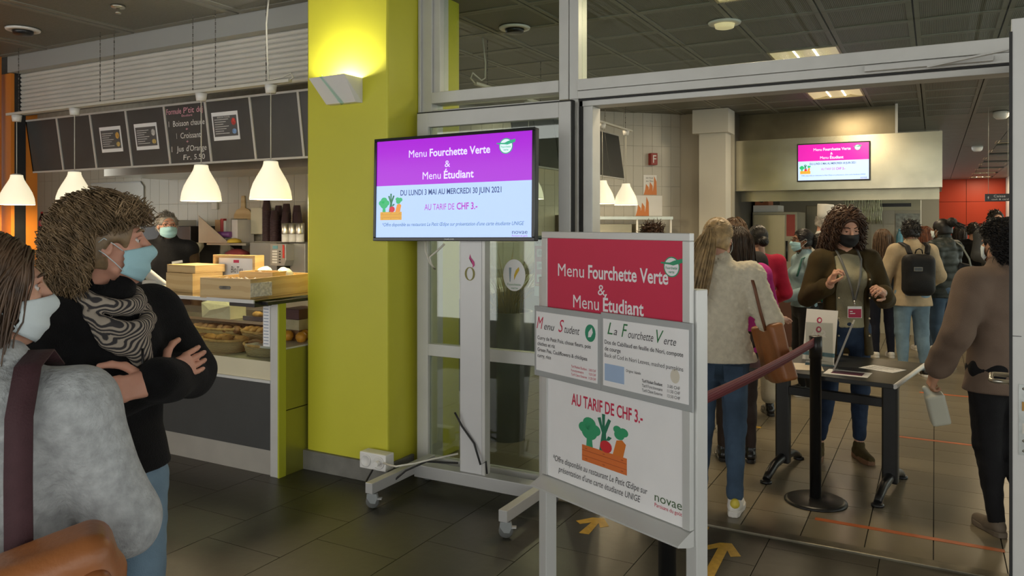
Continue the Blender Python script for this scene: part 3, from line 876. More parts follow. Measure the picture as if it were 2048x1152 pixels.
def bottle(x, liq, cap, lab, label):
    t = thing('drink_bottle', label, 'bottle', (x, 5.28, 1.50), 0, 'soft drink bottles on the wall shelf')
    obj('bottle_body', MB().lathe(BPROF, 18), liq, t)
    obj('label_band', MB().lathe([(0.0335, 0.075), (0.0352, 0.08), (0.0352, 0.135), (0.0335, 0.14)], 18), lab, t)
    obj('cap', MB().lathe([(0.015, 0.222), (0.015, 0.242), (0, 0.243)], 12), cap, t)
COLA = M('dark cola', (0.025, 0.008, 0.005), 0.12, var=(6, 0.2))
TEA = M('amber iced tea', (0.42, 0.19, 0.03), 0.12, var=(6, 0.1))
CLEAR = M('clear lemonade', (0.45, 0.47, 0.40), 0.12, var=(6, 0.1))
REDL = M('red label', (0.50, 0.03, 0.03), 0.4, var=(9, 0.1))
GREENL = M('green label', (0.05, 0.35, 0.10), 0.4, var=(9, 0.1))
WHITEC = M('white cap', (0.7, 0.7, 0.68), 0.4, var=(9, 0.03))
for a in ((-9.14, COLA, REDL, REDL, 'cola bottle with red label and red cap'), (-8.98, COLA, BLACKP, REDL, 'cola bottle with red label and black cap'), (-8.80, CLEAR, WHITEC, GREENL, 'clear lemonade bottle with green label'),
          (-8.64, TEA, WHITEC, REDL, 'amber iced tea bottle with a red and white label'), (-8.48, TEA, WHITEC, WHITEC, 'amber iced tea bottle with a white label')):
    bottle(*a)
for k, (x, c, lb) in enumerate(((-8.85, (0.02, 0.05, 0.30), 'blue and silver energy drink can'), (-8.70, (0.12, 0.25, 0.36), 'pale blue energy drink can'))):
    t = thing('drink_can', lb + ' on the lower wall shelf', 'can', (x, 5.28, 1.14))
    obj('can_body', MB().lathe([(0.024, 0), (0.028, 0.008), (0.028, 0.145), (0.024, 0.155)], 18), M('can %d' % k, c, 0.25, 0.4, var=(14, 0.3)), t)
    obj('can_lid', MB().lathe([(0.024, 0.155), (0.023, 0.157), (0, 0.156)], 18), STEEL, t)
for k, x in enumerate((-9.12, -8.99)):
    t = thing('juice_carton', 'red and yellow juice carton on the lower wall shelf', 'carton', (x, 5.28, 1.14), 0, 'juice cartons')
    obj('carton', MB().box(-0.05, 0.05, -0.03, 0.03, 0, 0.13), M('yellow carton', (0.62, 0.40, 0.06), 0.5, var=(14, 0.3)), t)
    flat(t, 'red_print', REDL, [(-0.05, 0), (0.05, 0), (0.05, 0.05), (0.0, 0.065), (-0.05, 0.05)], -0.0315, 0.001)
    flat(t, 'red_print', REDL, [(-0.04, 0.10), (0.04, 0.10), (0.04, 0.12), (-0.04, 0.12)], -0.0315, 0.001)
bk = thing('coffee_cabinet', 'tall black cabinet behind the man at the counter', 'cabinet', (-6.74, 5.25, 0))
obj('cabinet_body', MB().box(-0.38, 0.38, -0.15, 0.20, 0, 1.58), BLACKP, bk, bevel=0.006)
obj('control_box', MB().box(-0.10, 0.16, -0.12, 0.1, 1.582, 1.64), M('grey control box', (0.5, 0.49, 0.45), 0.4, var=(6, 0.05)), bk, bevel=0.004)
obj('buttons', MB().box(-0.05, 0.12, -0.124, -0.12, 1.60, 1.62), BLACKM, bk)
cb = thing('cutting_board', 'rounded wooden paddle board hanging on the tiled wall', 'cutting board', (-6.02, 5.44, 1.50))
obj('paddle', MB().prism([(-0.125, 0), (0.125, 0), (0.125, 0.19), (0.09, 0.24), (0.03, 0.26), (0.022, 0.38), (-0.022, 0.38), (-0.03, 0.26), (-0.09, 0.24), (-0.125, 0.19)], 0.015), WOOD, cb, bevel=0.003)
tag(obj('towel_dispenser', MB().prism([(0, 0), (0.2, 0), (0.2, 0.20), (0.14, 0.255), (0, 0.255)], 0.14), M('cream dispenser plastic', (0.52, 0.48, 0.34), 0.4, var=(6, 0.04)), None, (-5.77, 5.31, 1.503), bevel=0.006), 'cream plastic towel dispenser on the tiled wall', 'dispenser')
tag(obj('wall_socket', MB().box(0, 0.08, -0.02, 0, 0, 0.07), M('cream socket', (0.6, 0.57, 0.48), 0.4, var=(6, 0.03)), None, (-6.467, 5.458, 1.748), bevel=0.004), 'small cream wall socket on the kiosk tiles', 'socket')
gp = thing('splash_guard', 'pale rounded glass splash guard against the kiosk wall behind the lamps', 'splash guard', (-7.97, 5.40, 1.82))
obj('pane', MB().prism([(-0.5, 0), (0.42, 0), (0.42, 0.19), (0.37, 0.24), (-0.5, 0.24)], 0.008, Matrix.Translation((0, 0.05, 0))), M('frosted pane', (0.55, 0.54, 0.48), 0.2, var=(3, 0.04)), gp)
obj('edge', MB().tube([(0.42, 0.05, 0), (0.42, 0.05, 0.19), (0.37, 0.05, 0.24), (-0.5, 0.05, 0.24)], 0.008, 6), ALU_L, gp)
ws = thing('splash_shield', 'triangular steel splash shield beside the wall shelf', 'steel shield', (-6.22, 5.08, 1.42))
obj('sheet', MB().prism([(0, 0), (0.42, 0), (0, 0.26)], 0.006), SHELFM, ws)
pp = thing('paper_stack', 'upright papers and boxes on the wall shelf', 'papers', (-5.95, 5.28, 1.421))
for k, (x, w, h, c) in enumerate(((-0.16, 0.07, 0.22, (0.42, 0.24, 0.10)), (-0.085, 0.04, 0.23, (0.45, 0.05, 0.05)), (-0.04, 0.035, 0.21, (0.6, 0.6, 0.55)), (0.0, 0.06, 0.23, (0.35, 0.34, 0.30)), (0.07, 0.08, 0.22, (0.66, 0.62, 0.58)))):
    obj('folder', MB().box(x, x + w, -0.1, 0.1, 0, h), M('folder %d' % k, c, 0.6, var=(6, 0.08)), pp)
tag(obj('paper_roll', MB().tube([(-0.12, 0, 0), (0.12, 0, 0)], 0.028, 14), M('purple wrap roll', (0.16, 0.05, 0.20), 0.4, var=(12, 0.4)), None, (-5.99, 5.14, 1.50), (0, 0, 0.2)), 'purple wrapped roll lying in front of the folders', 'roll')
tag(obj('yellow_cloth', MB().lathe([(0.001, 0), (0.07, 0.004), (0.06, 0.03), (0.02, 0.045), (0, 0.046)], 12), M('yellow cloth', (0.62, 0.42, 0.05), 0.7, var=(10, 0.2)), None, (-5.80, 5.14, 1.421)), 'crumpled yellow cloth on the wall shelf', 'cloth')
tag(obj('red_cloth', MB().lathe([(0.001, 0), (0.12, 0.005), (0.11, 0.03), (0.05, 0.06), (0, 0.065)], 12), M('dull red cloth', (0.28, 0.05, 0.06), 0.8, var=(10, 0.3)), None, (-5.85, 5.22, 1.30)), 'folded dull red cloth under the wall shelf', 'cloth')
bc = thing('back_counter', 'grey steel back counter along the kiosk wall', 'counter', (-6.0, 5.2, 0))
obj('worktop', MB().box(-0.30, 1.65, -0.22, 0.25, 1.08, 1.14), SHELFM, bc)
obj('base_cabinet', MB().box(-0.30, 1.65, -0.18, 0.25, 0, 1.08), M('grey base cabinet', (0.22, 0.21, 0.19), 0.5, var=(4, 0.08)), bc)
cm = thing('coffee_machine', 'grey coffee machine with button panel and red stripe', 'coffee machine', (-5.19, 5.1, 1.141))
obj('housing', MB().box(-0.34, 0.0, -0.02, 0.30, 0, 0.29).box(0.16, 0.34, -0.02, 0.30, 0, 0.29), M('grey machine housing', (0.30, 0.30, 0.29), 0.35, 0.4, var=(5, 0.05)), cm, bevel=0.004)
pn = obj('control_panel', MB().prism([(0.02, 0.09), (0.19, 0.09), (0.21, 0.14), (0.21, 0.28), (0.18, 0.285), (0.02, 0.285)], 0.2, Matrix.Translation((0, -0.12, 0))), M('silver panel', (0.42, 0.42, 0.40), 0.3, 0.5, var=(5, 0.05)), cm, bevel=0.004)
flat(pn, 'display', M('cyan display', (0.15, 0.36, 0.42), 0.3, var=(9, 0.05)), [(0.055, 0.24), (0.115, 0.24), (0.115, 0.268), (0.055, 0.268)], -0.123, 0.002)
for k in range(5):
    flat(pn, 'button', WHITE, [(0.05, 0.115 + 0.024 * k), (0.11, 0.115 + 0.024 * k), (0.11, 0.129 + 0.024 * k), (0.05, 0.129 + 0.024 * k)], -0.123, 0.002)
    flat(pn, 'button', BLACKP, [(0.13, 0.117 + 0.024 * k), (0.15, 0.117 + 0.024 * k), (0.15, 0.127 + 0.024 * k), (0.13, 0.127 + 0.024 * k)], -0.123, 0.002)
flat(pn, 'red_stripe', M('red lacquer', (0.62, 0.04, 0.03), 0.4, var=(9, 0.05)), [(0.175, 0.16), (0.195, 0.16), (0.195, 0.27), (0.175, 0.28)], -0.124, 0.003)
gd = thing('glass_jug', 'upturned glass jug on a stand beside the cutting board', 'jug', (-6.25, 5.1, 1.141))
obj('jug_body', MB().lathe([(0.05, 0.28), (0.055, 0.24), (0.03, 0.20), (0.012, 0.18), (0.012, 0.02), (0.05, 0.0)], 16), M('thick glass', (0.5, 0.48, 0.40), 0.1, 0.2, var=(7, 0.2)), gd)
# cup towers
CUPM = M('dark brown plastic cup', (0.055, 0.030, 0.032), 0.35, var=(6, 0.15))
cupme = MB().lathe([(0.028, 0.0), (0.030, 0.003), (0.041, 0.085), (0.043, 0.088), (0.043, 0.092), (0.038, 0.092), (0.027, 0.006), (0, 0.006)][::-1], 18).mesh('cup')
cupme.materials.append(CUPM)
for sk, (x, y, n, inv, z0) in enumerate(((-5.46, 5.22, 19, False, 1.44), (-5.37, 5.28, 16, False, 1.44), (-5.32, 5.18, 13, False, 1.44), (-5.27, 5.28, 17, False, 1.44), (-5.20, 5.20, 12, False, 1.44), (-5.14, 5.28, 16, False, 1.44), (-5.07, 5.22, 12, False, 1.44))):
    for k in range(n):
        o = obj('paper_cup', cupme, None, None, (x, y, z0 + 0.016 * k + 0.092), (PI, 0, 0.7 * k))
        tag(o, 'dark brown upturned cup in the %s stack counted from the cream towel dispenser' % ('first', 'second', 'third', 'fourth', 'fifth', 'sixth', 'seventh')[sk], 'cup', 'upturned cups stacked beside the coffee machine')
tag(obj('cup_shelf', MB().box(-5.52, -4.85, 5.12, 5.46, 1.433, 1.4405), SHELFM), 'thin steel shelf under the stacks of brown cups', 'shelf')
for k in range(3):
    t = thing('canister', 'brushed steel canister with a white lower band', 'canister', (-5.06 + 0.085 * k, 5.06, 1.441), 0, 'steel canisters beside the cups')
    obj('canister_body', MB().lathe([(0.036, 0.07), (0.037, 0.075), (0.037, 0.165), (0.034, 0.168), (0, 0.168)], 18), STEEL, t)
    obj('white_band', MB().lathe([(0.034, 0), (0.036, 0.003), (0.036, 0.07), (0, 0.07)], 18), WHITE, t)
# wall sconce on the column
sc = thing('wall_sconce', 'white folded wall light with a glass slot on the yellow column', 'wall light', (-3.30, 3.80, 2.36))
GL2 = glass_mat('green edged glass', (0.75, 0.9, 0.85), 1.5)
m_ = MB()
m_.add([(-0.10, 0.004, 0.0), (0.153, 0.004, 0.0), (0.153, 0.004, 0.155), (-0.10, 0.004, 0.155),
        (-0.10, -0.05, 0.0), (0.14, -0.05, 0.0), (0.16, -0.185, 0.15), (-0.12, -0.185, 0.145)],
       [(0, 1, 5, 4), (4, 5, 6, 7), (1, 2, 6, 5), (0, 4, 7, 3)])
so = obj('shade_body', m_, M('white sconce metal', (0.72, 0.72, 0.70), 0.4, var=(4, 0.02)), sc)
sm_ = so.modifiers.new('thickness', 'SOLIDIFY')
sm_.thickness = 0.004
obj('glass_slot', MB().bar((-0.02, -0.192, 0.155), (0.04, -0.056, -0.008), 0.008, 0.02), GL2, sc)
ld = bpy.data.lights.new('sconce_bulb', 'POINT')
ld.energy = 22
ld.shadow_soft_size = 0.035
ld.color = (1.0, 0.95, 0.85)
lo = bpy.data.objects.new('sconce_bulb', ld)
COL.objects.link(lo)
lo.parent = sc
lo.location = (0.03, -0.065, 0.105)

# ================================================================ TELEVISION, SIGNS, FURNITURE
def emis(name, col, e=0.75):
    return M(name, col, 0.15, var=(1.2, 0.02), emit=e, emitcol=col)
def printed(name, col):
    return M(name, col, 0.55, var=(9, 0.02))
def veg_box(parent, x, z, w, y, pal, vs=0.7):
    """wooden box with broccoli, leek, apple and carrot; w = box width"""
    k = w / 1.0
    def P(pts):
        return [(x + px * k, z + pz * k * vs) for px, pz in pts]
    flat(parent, 'crate_picture', pal['box'], P([(0, 0), (1, 0), (1, 0.38), (0, 0.38)]), y, 0.0004)
    for q in (0.12, 0.25):
        flat(parent, 'crate_plank_line', pal['line'], P([(0.0, q), (1, q), (1, q + 0.012), (0, q + 0.012)]), y - 0.0004, 0.0003)
    for a in (0.1, 0.5, 0.9):
        for q in (0.06, 0.31):
            flat(parent, 'crate_nail', pal['line'], P(disc_poly(a, q, 0.03, 0.012, 8)), y - 0.0004, 0.0003)
    flat(parent, 'leek_picture', pal['leek'], P([(0.40, 0.38), (0.46, 0.8), (0.36, 1.12), (0.43, 1.15), (0.47, 0.95), (0.46, 1.24), (0.53, 1.24), (0.52, 0.95), (0.60, 1.16), (0.66, 1.13), (0.55, 0.8), (0.56, 0.38)]), y, 0.0004)
    for cx, cz, r_ in ((0.17, 0.72, 0.18), (0.05, 0.80, 0.13), (0.30, 0.80, 0.13), (0.17, 0.92, 0.15)):
        flat(parent, 'broccoli_picture', pal['green'], P(disc_poly(cx, cz, r_, r_, 18)), y - 0.0002 * cx, 0.0004)
    flat(parent, 'broccoli_stem', pal['green'], P([(0.10, 0.38), (0.25, 0.38), (0.22, 0.7), (0.12, 0.7)]), y, 0.0004)
    flat(parent, 'carrot_picture', pal['carrot'], P([(0.70, 0.38), (0.92, 0.38), (0.98, 0.68), (0.90, 0.76), (0.78, 0.72)]), y, 0.0004)
    for cx, cz, r_ in ((0.84, 0.86, 0.11), (0.93, 0.94, 0.10), (0.80, 0.97, 0.09)):
        flat(parent, 'carrot_leaves', pal['green'], P(disc_poly(cx, cz, r_, r_, 14)), y - 0.0002 * cx, 0.0004)
    flat(parent, 'apple_picture', pal['red'], P(disc_poly(0.55, 0.50, 0.13, 0.14, 18)), y - 0.0005, 0.0004)
    flat(parent, 'apple_leaf', pal['leek'], P([(0.55, 0.64), (0.60, 0.76), (0.68, 0.74), (0.62, 0.66)]), y - 0.0005, 0.0004)
def fv_logo(parent, x, z, r_, y, green, white):
    """round plate logo with a fork laid across"""
    flat(parent, 'logo_ring', green, disc_poly(x, z, r_, r_, 28), y, 0.0004)
    flat(parent, 'logo_plate', white, disc_poly(x, z, r_ * 0.88, r_ * 0.88, 28), y - 0.0004, 0.0004)
    flat(parent, 'logo_fork', green, [(x - 1.35 * r_, z + 0.30 * r_), (x - 0.2 * r_, z + 0.22 * r_), (x + 0.2 * r_, z + 0.15 * r_), (x + 1.35 * r_, z + 0.45 * r_), (x + 1.35 * r_, z + 0.85 * r_), (x + 0.3 * r_, z + 0.62 * r_), (x - 0.2 * r_, z + 0.42 * r_), (x - 1.35 * r_, z + 0.45 * r_)], y - 0.0008, 0.0004)
    lettering('Fourchette', parent, green, x - 0.72 * r_, x + 0.72 * r_, z - 0.22 * r_, 0.26 * r_, y - 0.0010, bold=0.012)
    lettering('verte', parent, green, x - 0.36 * r_, x + 0.36 * r_, z - 0.60 * r_, 0.26 * r_, y - 0.0010, bold=0.012)

def tv_picture(parent, w, h, y, small=False):
    """menu slide; x from 0 to w, z from 0 to h"""
    E = 0.6
    s_ = 'far ' if small else ''
    PUR = emis(s_ + 'screen purple', (0.36, 0.012, 0.62) if not small else (0.52, 0.01, 0.36), E)
    LB = emis(s_ + 'screen pale blue', (0.42, 0.58, 0.88), E)
    SW = emis(s_ + 'screen white', (0.72, 0.68, 0.92), E)
    NV = emis(s_ + 'screen navy', (0.02, 0.05, 0.17), 0.7)
    VI = emis(s_ + 'screen violet', (0.36, 0.01, 0.42), 0.7)
    TL = emis(s_ + 'screen teal text', (0.03, 0.12, 0.26), 0.7)
    pal = dict(box=emis('screen box', (0.62, 0.32, 0.03), E), line=emis('screen line', (0.45, 0.16, 0.02), E), leek=emis('screen leek', (0.01, 0.16, 0.06), E), green=emis('screen green', (0.02, 0.40, 0.14), E), carrot=emis('screen carrot', (0.70, 0.26, 0.03), E), red=emis('screen red', (0.55, 0.01, 0.03), E))
    flat(parent, 'purple_band', PUR, [(0, h * 0.535), (w, h * 0.535), (w, h), (0, h)], y, 0.0006)
    flat(parent, 'pale_band', LB, [(0, 0), (w, 0), (w, h * 0.535), (0, h * 0.535)], y, 0.0006)
    t = y - 0.0008
    lettering('Menu', parent, SW, w * 0.225, w * 0.345, h * 0.815, h * 0.075, t)
    lettering('Fourchette Verte', parent, SW, w * 0.365, w * 0.75, h * 0.815, h * 0.075, t, bold=0.02)
    lettering('&', parent, SW, w * 0.465, w * 0.50, h * 0.70, h * 0.065, t)
    lettering('Menu', parent, SW, w * 0.32, w * 0.44, h * 0.585, h * 0.075, t)
    lettering('Étudiant', parent, SW, w * 0.46, w * 0.65, h * 0.585, h * 0.075, t, bold=0.02)
    fv_logo(parent, w * 0.845, h * 0.87, h * 0.075, t, emis('screen logo green', (0.03, 0.36, 0.20), E), emis('screen logo white', (0.65, 0.80, 0.85), E))
    lettering('DU LUNDI 3 MAI AU MERCREDI 30 JUIN 2021', parent, NV, w * 0.17, w * 0.82, h * 0.43, h * 0.055, t, bold=0.015)
    lettering('AU TARIF DE', parent, VI, w * 0.335, w * 0.53, h * 0.275, h * 0.06, t)
    lettering('CHF 3.-', parent, VI, w * 0.545, w * 0.675, h * 0.275, h * 0.065, t, bold=0.02)
    lettering('*Offre disponible au restaurant Le Petit Œdipe sur présentation d\'une carte étudiante UNIGE', parent, TL, w * 0.045, w * 0.955, h * 0.115, h * 0.035, t, shear=0.25)
    lettering('novae', parent, NV, w * 0.885, w * 0.975, h * 0.032, h * 0.04, t)
    lettering('Partisans du goût', parent, VI, w * 0.885, w * 0.975, h * 0.008, h * 0.014, t)
    veg_box(parent, w * 0.03, h * 0.18, w * 0.15, t, pal, 0.8)

SCREENB = M('screen glass black', (0.01, 0.01, 0.012), 0.12, var=(3, 0.1))
ts = thing('television_stand', 'grey wheeled television stand with a broad post and H-shaped base', 'tv stand', (-2.36, 3.86, 0))
LG = M('light grey stand enamel', (0.43, 0.43, 0.42), 0.4, 0.15, var=(4, 0.04))
post = obj('post', MB().box(-0.085, 0.065, -0.03, 0.03, 0.15, 1.62), M('post enamel', (0.60, 0.60, 0.60), 0.35, 0.1, var=(4, 0.03)), ts, bevel=0.004)
obj('post_edge', MB().box(0.066, 0.085, -0.028, 0.03, 0.15, 1.62), ALU, ts)
obj('cross_beam', MB().box(-0.40, 0.44, -0.05, 0.04, 0.075, 0.15), LG, ts, bevel=0.004)
for x in (-0.42, 0.44):
    obj('floor_arm', MB().box(x - 0.025, x + 0.025, -0.45, 0.17, 0.09, 0.15), LG, ts, bevel=0.003)
    for y in (-0.42, 0.12):
        c = obj('castor', MB().prism([(-0.028, 0.085), (0.028, 0.085), (0.034, 0.06), (0.022, 0.028), (-0.008, 0.03), (-0.03, 0.06)], 0.030, Matrix.Translation((x, y, 0)) @ Matrix.Rotation(R(25), 4, 'Z') @ Matrix.Translation((0, -0.015, 0))), M('castor grey', (0.26, 0.28, 0.28), 0.4, var=(9, 0.08)), ts, bevel=0.003)
        obj('wheel', MB().lathe([(0.0, -0.012), (0.034, -0.012), (0.038, -0.006), (0.038, 0.006), (0.034, 0.012), (0, 0.012)], 20, Matrix.Translation((x, y + 0.004, 0.038)) @ Matrix.Rotation(R(25), 4, 'Z') @ Matrix.Rotation(PI / 2, 4, 'X')), M('wheel rubber', (0.12, 0.125, 0.12), 0.55, var=(9, 0.1)), c)
        obj('brake_lever', MB().box(0.02, 0.055, -0.012, 0.012, 0.052, 0.060, Matrix.Translation((x, y, 0)) @ Matrix.Rotation(R(25), 4, 'Z')), LG, c)
# logo on the post: olive ring with a pink flame
OLV = printed('olive logo', (0.24, 0.22, 0.06))
PNK = printed('pink flame', (0.55, 0.05, 0.22))
ring = []
n = 24
V = [(0.035 * math.cos(2 * PI * k / n) - 0.01, 0, 0.055 * 0.72 * math.sin(2 * PI * k / n)) for k in range(n)] + [(0.021 * math.cos(2 * PI * k / n) - 0.01, 0, 0.035 * math.sin(2 * PI * k / n)) for k in range(n)]
obj('ring_logo', MB().add(V, [(k, (k + 1) % n, n + (k + 1) % n, n + k) for k in range(n)]), OLV, post, loc=(-0.005, -0.0315, 1.31))
flat(post, 'flame_logo', PNK, [(-0.012, 1.425), (-0.020, 1.40), (0.002, 1.375), (-0.008, 1.39), (0.006, 1.36), (0.003, 1.345), (0.018, 1.36), (0.016, 1.38), (0.002, 1.395), (-0.008, 1.405)], -0.0325, 0.0006)
tvr = thing('television', 'wide flat television showing the purple student menu slide', 'television', (-2.49, 3.78, 1.50), 0)
tvr.rotation_euler = (R(-2), R(-0.55), 0)
obj('housing', MB().box(-0.55, 0.565, 0.0, 0.045, 0.0, 0.63), BLACKP, tvr, bevel=0.006)
obj('bezel', MB().box(-0.55, 0.565, -0.012, 0, 0, 0.022).box(-0.55, 0.565, -0.012, 0, 0.612, 0.63).box(-0.55, -0.533, -0.012, 0, 0.022, 0.612).box(0.548, 0.565, -0.012, 0, 0.022, 0.612), SCREENB, tvr, bevel=0.003)
scr = obj('screen', MB().box(0, 1.081, -0.002, 0.0, 0, 0.59), SCREENB, tvr, loc=(-0.533, -0.001, 0.022))
tv_picture(scr, 1.081, 0.59, -0.003)
lettering('SAMSUNG', tvr, M('silver badge', (0.5, 0.5, 0.5), 0.4, 0.3, var=(9, 0.02)), -0.025, 0.045, 0.007, 0.008, -0.0128, bold=0.02)
obj('mount_arm', MB().box(0.02, 0.24, 0.045, 0.075, 0.15, 0.4), BLACKM, tvr)
cb1 = obj('power_cable', MB().tube([(-2.46, 3.80, 0.50), (-2.42, 3.815, 0.42), (-2.34, 3.82, 0.33), (-2.285, 3.80, 0.22), (-2.29, 3.79, 0.14), (-2.265, 3.78, 0.30)][:4] + [(-2.255, 3.81, 0.24), (-2.26, 3.83, 0.165)], 0.006, 6), M('black cable', (0.012, 0.012, 0.012), 0.5, var=(9, 0.1)))
tag(cb1, 'black cable hanging down the front of the stand post', 'cable')
tag(obj('white_cable', MB().tube([(-2.90, 3.69, 0.17), (-2.83, 3.66, 0.175), (-2.75, 3.62, 0.19), (-2.66, 3.68, 0.205), (-2.58, 3.74, 0.225), (-2.45, 3.82, 0.255)], 0.006, 6), CORD), 'white cable running from the socket box to the stand', 'cable')
tag(obj('black_cable', MB().tube([(-2.97, 3.68, 0.12), (-2.97, 3.62, 0.07), (-2.93, 3.58, 0.06), (-2.87, 3.56, 0.10), (-2.82, 3.60, 0.115), (-2.77, 3.62, 0.10), (-2.71, 3.66, 0.16), (-2.62, 3.74, 0.205), (-2.45, 3.82, 0.20)], 0.006, 6), M('black cable')if False else MATS['black cable']), 'black cable looping under the socket box to the stand', 'cable')
tag(obj('loose_cable', MB().tube([(-2.70, 3.84, 1.50), (-2.69, 3.83, 1.44), (-2.66, 3.83, 1.37), (-2.62, 3.83, 1.33), (-2.64, 3.82, 1.36), (-2.66, 3.83, 1.40), (-2.61, 3.84, 1.44), (-2.56, 3.84, 1.48)], 0.006, 6), CORD), 'loop of white cable hanging below the television', 'cable')
sx = thing('socket_box', 'white double socket box on the foot of the yellow column', 'socket box', (-2.98, 3.765, 0.115))
obj('box_body', MB().box(-0.10, 0.10, -0.075, 0.008, 0, 0.10), WHITE, sx, bevel=0.006)
for x in (-0.05, 0.05):
    obj('socket_face', MB().lathe([(0.038, 0), (0.038, 0.006), (0.03, 0.006), (0.028, 0.002), (0, 0.002)], 20, Matrix.Translation((x, -0.075, 0.05)) @ Matrix.Rotation(PI / 2, 4, 'X')), WHITE, sx)
obj('plug', MB().tube([(0.05, -0.075, 0.05), (0.05, -0.11, 0.05)], 0.016, 10), WHITE, sx)

# things on the door glass
stk = thing('door_sticker', 'round white sticker with a yellow leaf on the door glass', 'sticker', (-2.20, 4.047, 1.295))
obj('disc', MB().prism(disc_poly(0, 0, 0.075, 0.095, 28), 0.002), PAPER, stk)
flat(stk, 'yellow_leaf', printed('yellow leaf', (0.62, 0.42, 0.03)), [(0.0, -0.03), (0.015, 0.0), (0.035, 0.03), (0.032, 0.05), (0.012, 0.03), (0.0, 0.0)], -0.001)
flat(stk, 'fork_print', printed('grey blue fork', (0.25, 0.33, 0.38)), [(-0.03, -0.04), (-0.025, -0.04), (-0.018, 0.045), (-0.035, 0.045)], -0.001)
lettering('Fourchette', stk, printed('sticker green', (0.10, 0.28, 0.12)), -0.045, 0.045, -0.062, 0.014, -0.0012)
lettering('verte', stk, MATS['sticker green'], -0.02, 0.025, -0.082, 0.012, -0.0012)
ps2 = thing('corona_poster', 'red hygiene poster with rows of pictograms on the door glass', 'poster', (-2.06, 4.115, 1.17))
obj('sheet', MB().box(-0.04, 0.22, 0, 0.002, 0, 0.36), PAPER, ps2)
flat(ps2, 'red_field', printed('poster red', (0.52, 0.05, 0.09)), [(-0.035, 0.06), (0.215, 0.06), (0.215, 0.30), (-0.035, 0.30)], -0.001)
for j in range(3):
    for i in range(4):
        x, z = -0.022 + 0.058 * i, 0.085 + 0.075 * j
        flat(ps2, 'pictogram', PAPER, [(x, z), (x + 0.046, z), (x + 0.046, z + 0.046), (x, z + 0.046)], -0.0018)
        flat(ps2, 'pictogram_mark', printed('pictogram grey', (0.25, 0.24, 0.25)), disc_poly(x + 0.023, z + 0.023, 0.014, 0.010 + 0.003 * ((i + j) % 3), 8), -0.0024)
flat(ps2, 'yellow_bar', printed('poster yellow', (0.62, 0.36, 0.03)), [(-0.03, 0.063), (0.10, 0.063), (0.10, 0.074), (-0.03, 0.074)], -0.0018)
lettering('STOP CORONA', ps2, printed('poster navy', (0.03, 0.03, 0.12)), -0.025, 0.21, 0.315, 0.030, -0.0012, bold=0.02)

# menu easel in front
SFR = M('silver easel frame', (0.56, 0.57, 0.55), 0.4, 0.25, var=(4, 0.03))
# turned on the floor so that its right end stands further out into the hall
L_ = Vector((-1.286, 2.579)); R_ = Vector((-0.648, 2.302))
dv = R_ - L_
SW_ = dv.length
eas = thing('menu_easel', 'silver framed menu easel with a red poster and two menu cards', 'sign', (L_.x, L_.y, 0), math.atan2(dv.y, dv.x))
Zb, Zt = 0.672, 1.572
fw = 0.03
obj('poster_frame', MB().box(0, SW_, 0, 0.02, Zt - 0.024, Zt).box(0, fw, 0, 0.02, Zb, Zt - 0.024).box(SW_ - fw, SW_, 0, 0.02, Zb, Zt - 0.024), SFR, eas, bevel=0.002)
obj('lower_ledge', MB().prism([(0, Zb - 0.005), (-0.055, Zb - 0.03), (-0.055, Zb - 0.036), (0, Zb - 0.05), (0.02, Zb - 0.05), (0.02, Zb)], SW_, axis='x'), SFR, eas)
for x in (-0.012, SW_ - 0.004):
    obj('leg', MB().box(x - 0.03, x + 0.012, 0.022, 0.075, 0.0, 1.40), SFR, eas, bevel=0.003)
    obj('foot', MB().box(x - 0.03, x + 0.012, -0.18, 0.25, 0.0, 0.03), SFR, eas, bevel=0.003)
po = obj('poster', MB().box(fw, SW_ - fw, 0.006, 0.016, Zb, Zt - 0.024), PAPER, eas)
PW = SW_ - 2 * fw
PRED = printed('poster raspberry', (0.56, 0.022, 0.07))
flat(po, 'red_header', PRED, [(fw, Zt - 0.36), (SW_ - fw, Zt - 0.36), (SW_ - fw, Zt - 0.024), (fw, Zt - 0.024)], 0.0050, 0.0006)
y = 0.0042
WT = printed('white print', (0.78, 0.76, 0.78))
lettering('Menu', po, WT, fw + 0.055 * PW / 0.6, fw + 0.185 * PW / 0.6, Zt - 0.160, 0.045, y)
lettering('Fourchette Verte', po, WT, fw + 0.205 * PW / 0.6, fw + 0.545 * PW / 0.6, Zt - 0.160, 0.045, y, bold=0.02)
lettering('&', po, WT, fw + 0.265, fw + 0.30, Zt - 0.215, 0.036, y)
lettering('Menu', po, WT, fw + 0.14, fw + 0.27, Zt - 0.268, 0.045, y)
lettering('Étudiant', po, WT, fw + 0.29, fw + 0.475, Zt - 0.268, 0.045, y, bold=0.02)
fv_logo(po, fw + PW - 0.045, Zt - 0.105, 0.032, y, printed('logo green', (0.03, 0.28, 0.14)), WT)
lettering('AU TARIF DE CHF 3.-', po, PRED, fw + 0.13, fw + 0.47, Zb + 0.285, 0.040, 0.0050, bold=0.018)
pal = dict(box=printed('crate orange', (0.66, 0.16, 0.03)), line=printed('crate line', (0.42, 0.08, 0.02)), leek=printed('leek green', (0.015, 0.17, 0.09)), green=printed('veg green', (0.03, 0.32, 0.14)), carrot=printed('carrot orange', (0.66, 0.18, 0.02)), red=printed('apple red', (0.60, 0.02, 0.03)))
veg_box(po, fw + 0.185, Zb + 0.100, 0.215, 0.0050, pal, 0.68)
GI = printed('dark grey print', (0.05, 0.05, 0.055))
lettering('*Offre disponible au restaurant Le Petit Œdipe sur', po, GI, fw + 0.03, fw + 0.49, Zb + 0.062, 0.021, 0.0050, shear=0.2)
lettering("présentation d'une carte étudiante UNIGE", po, GI, fw + 0.06, fw + 0.46, Zb + 0.028, 0.021, 0.0050, shear=0.2)
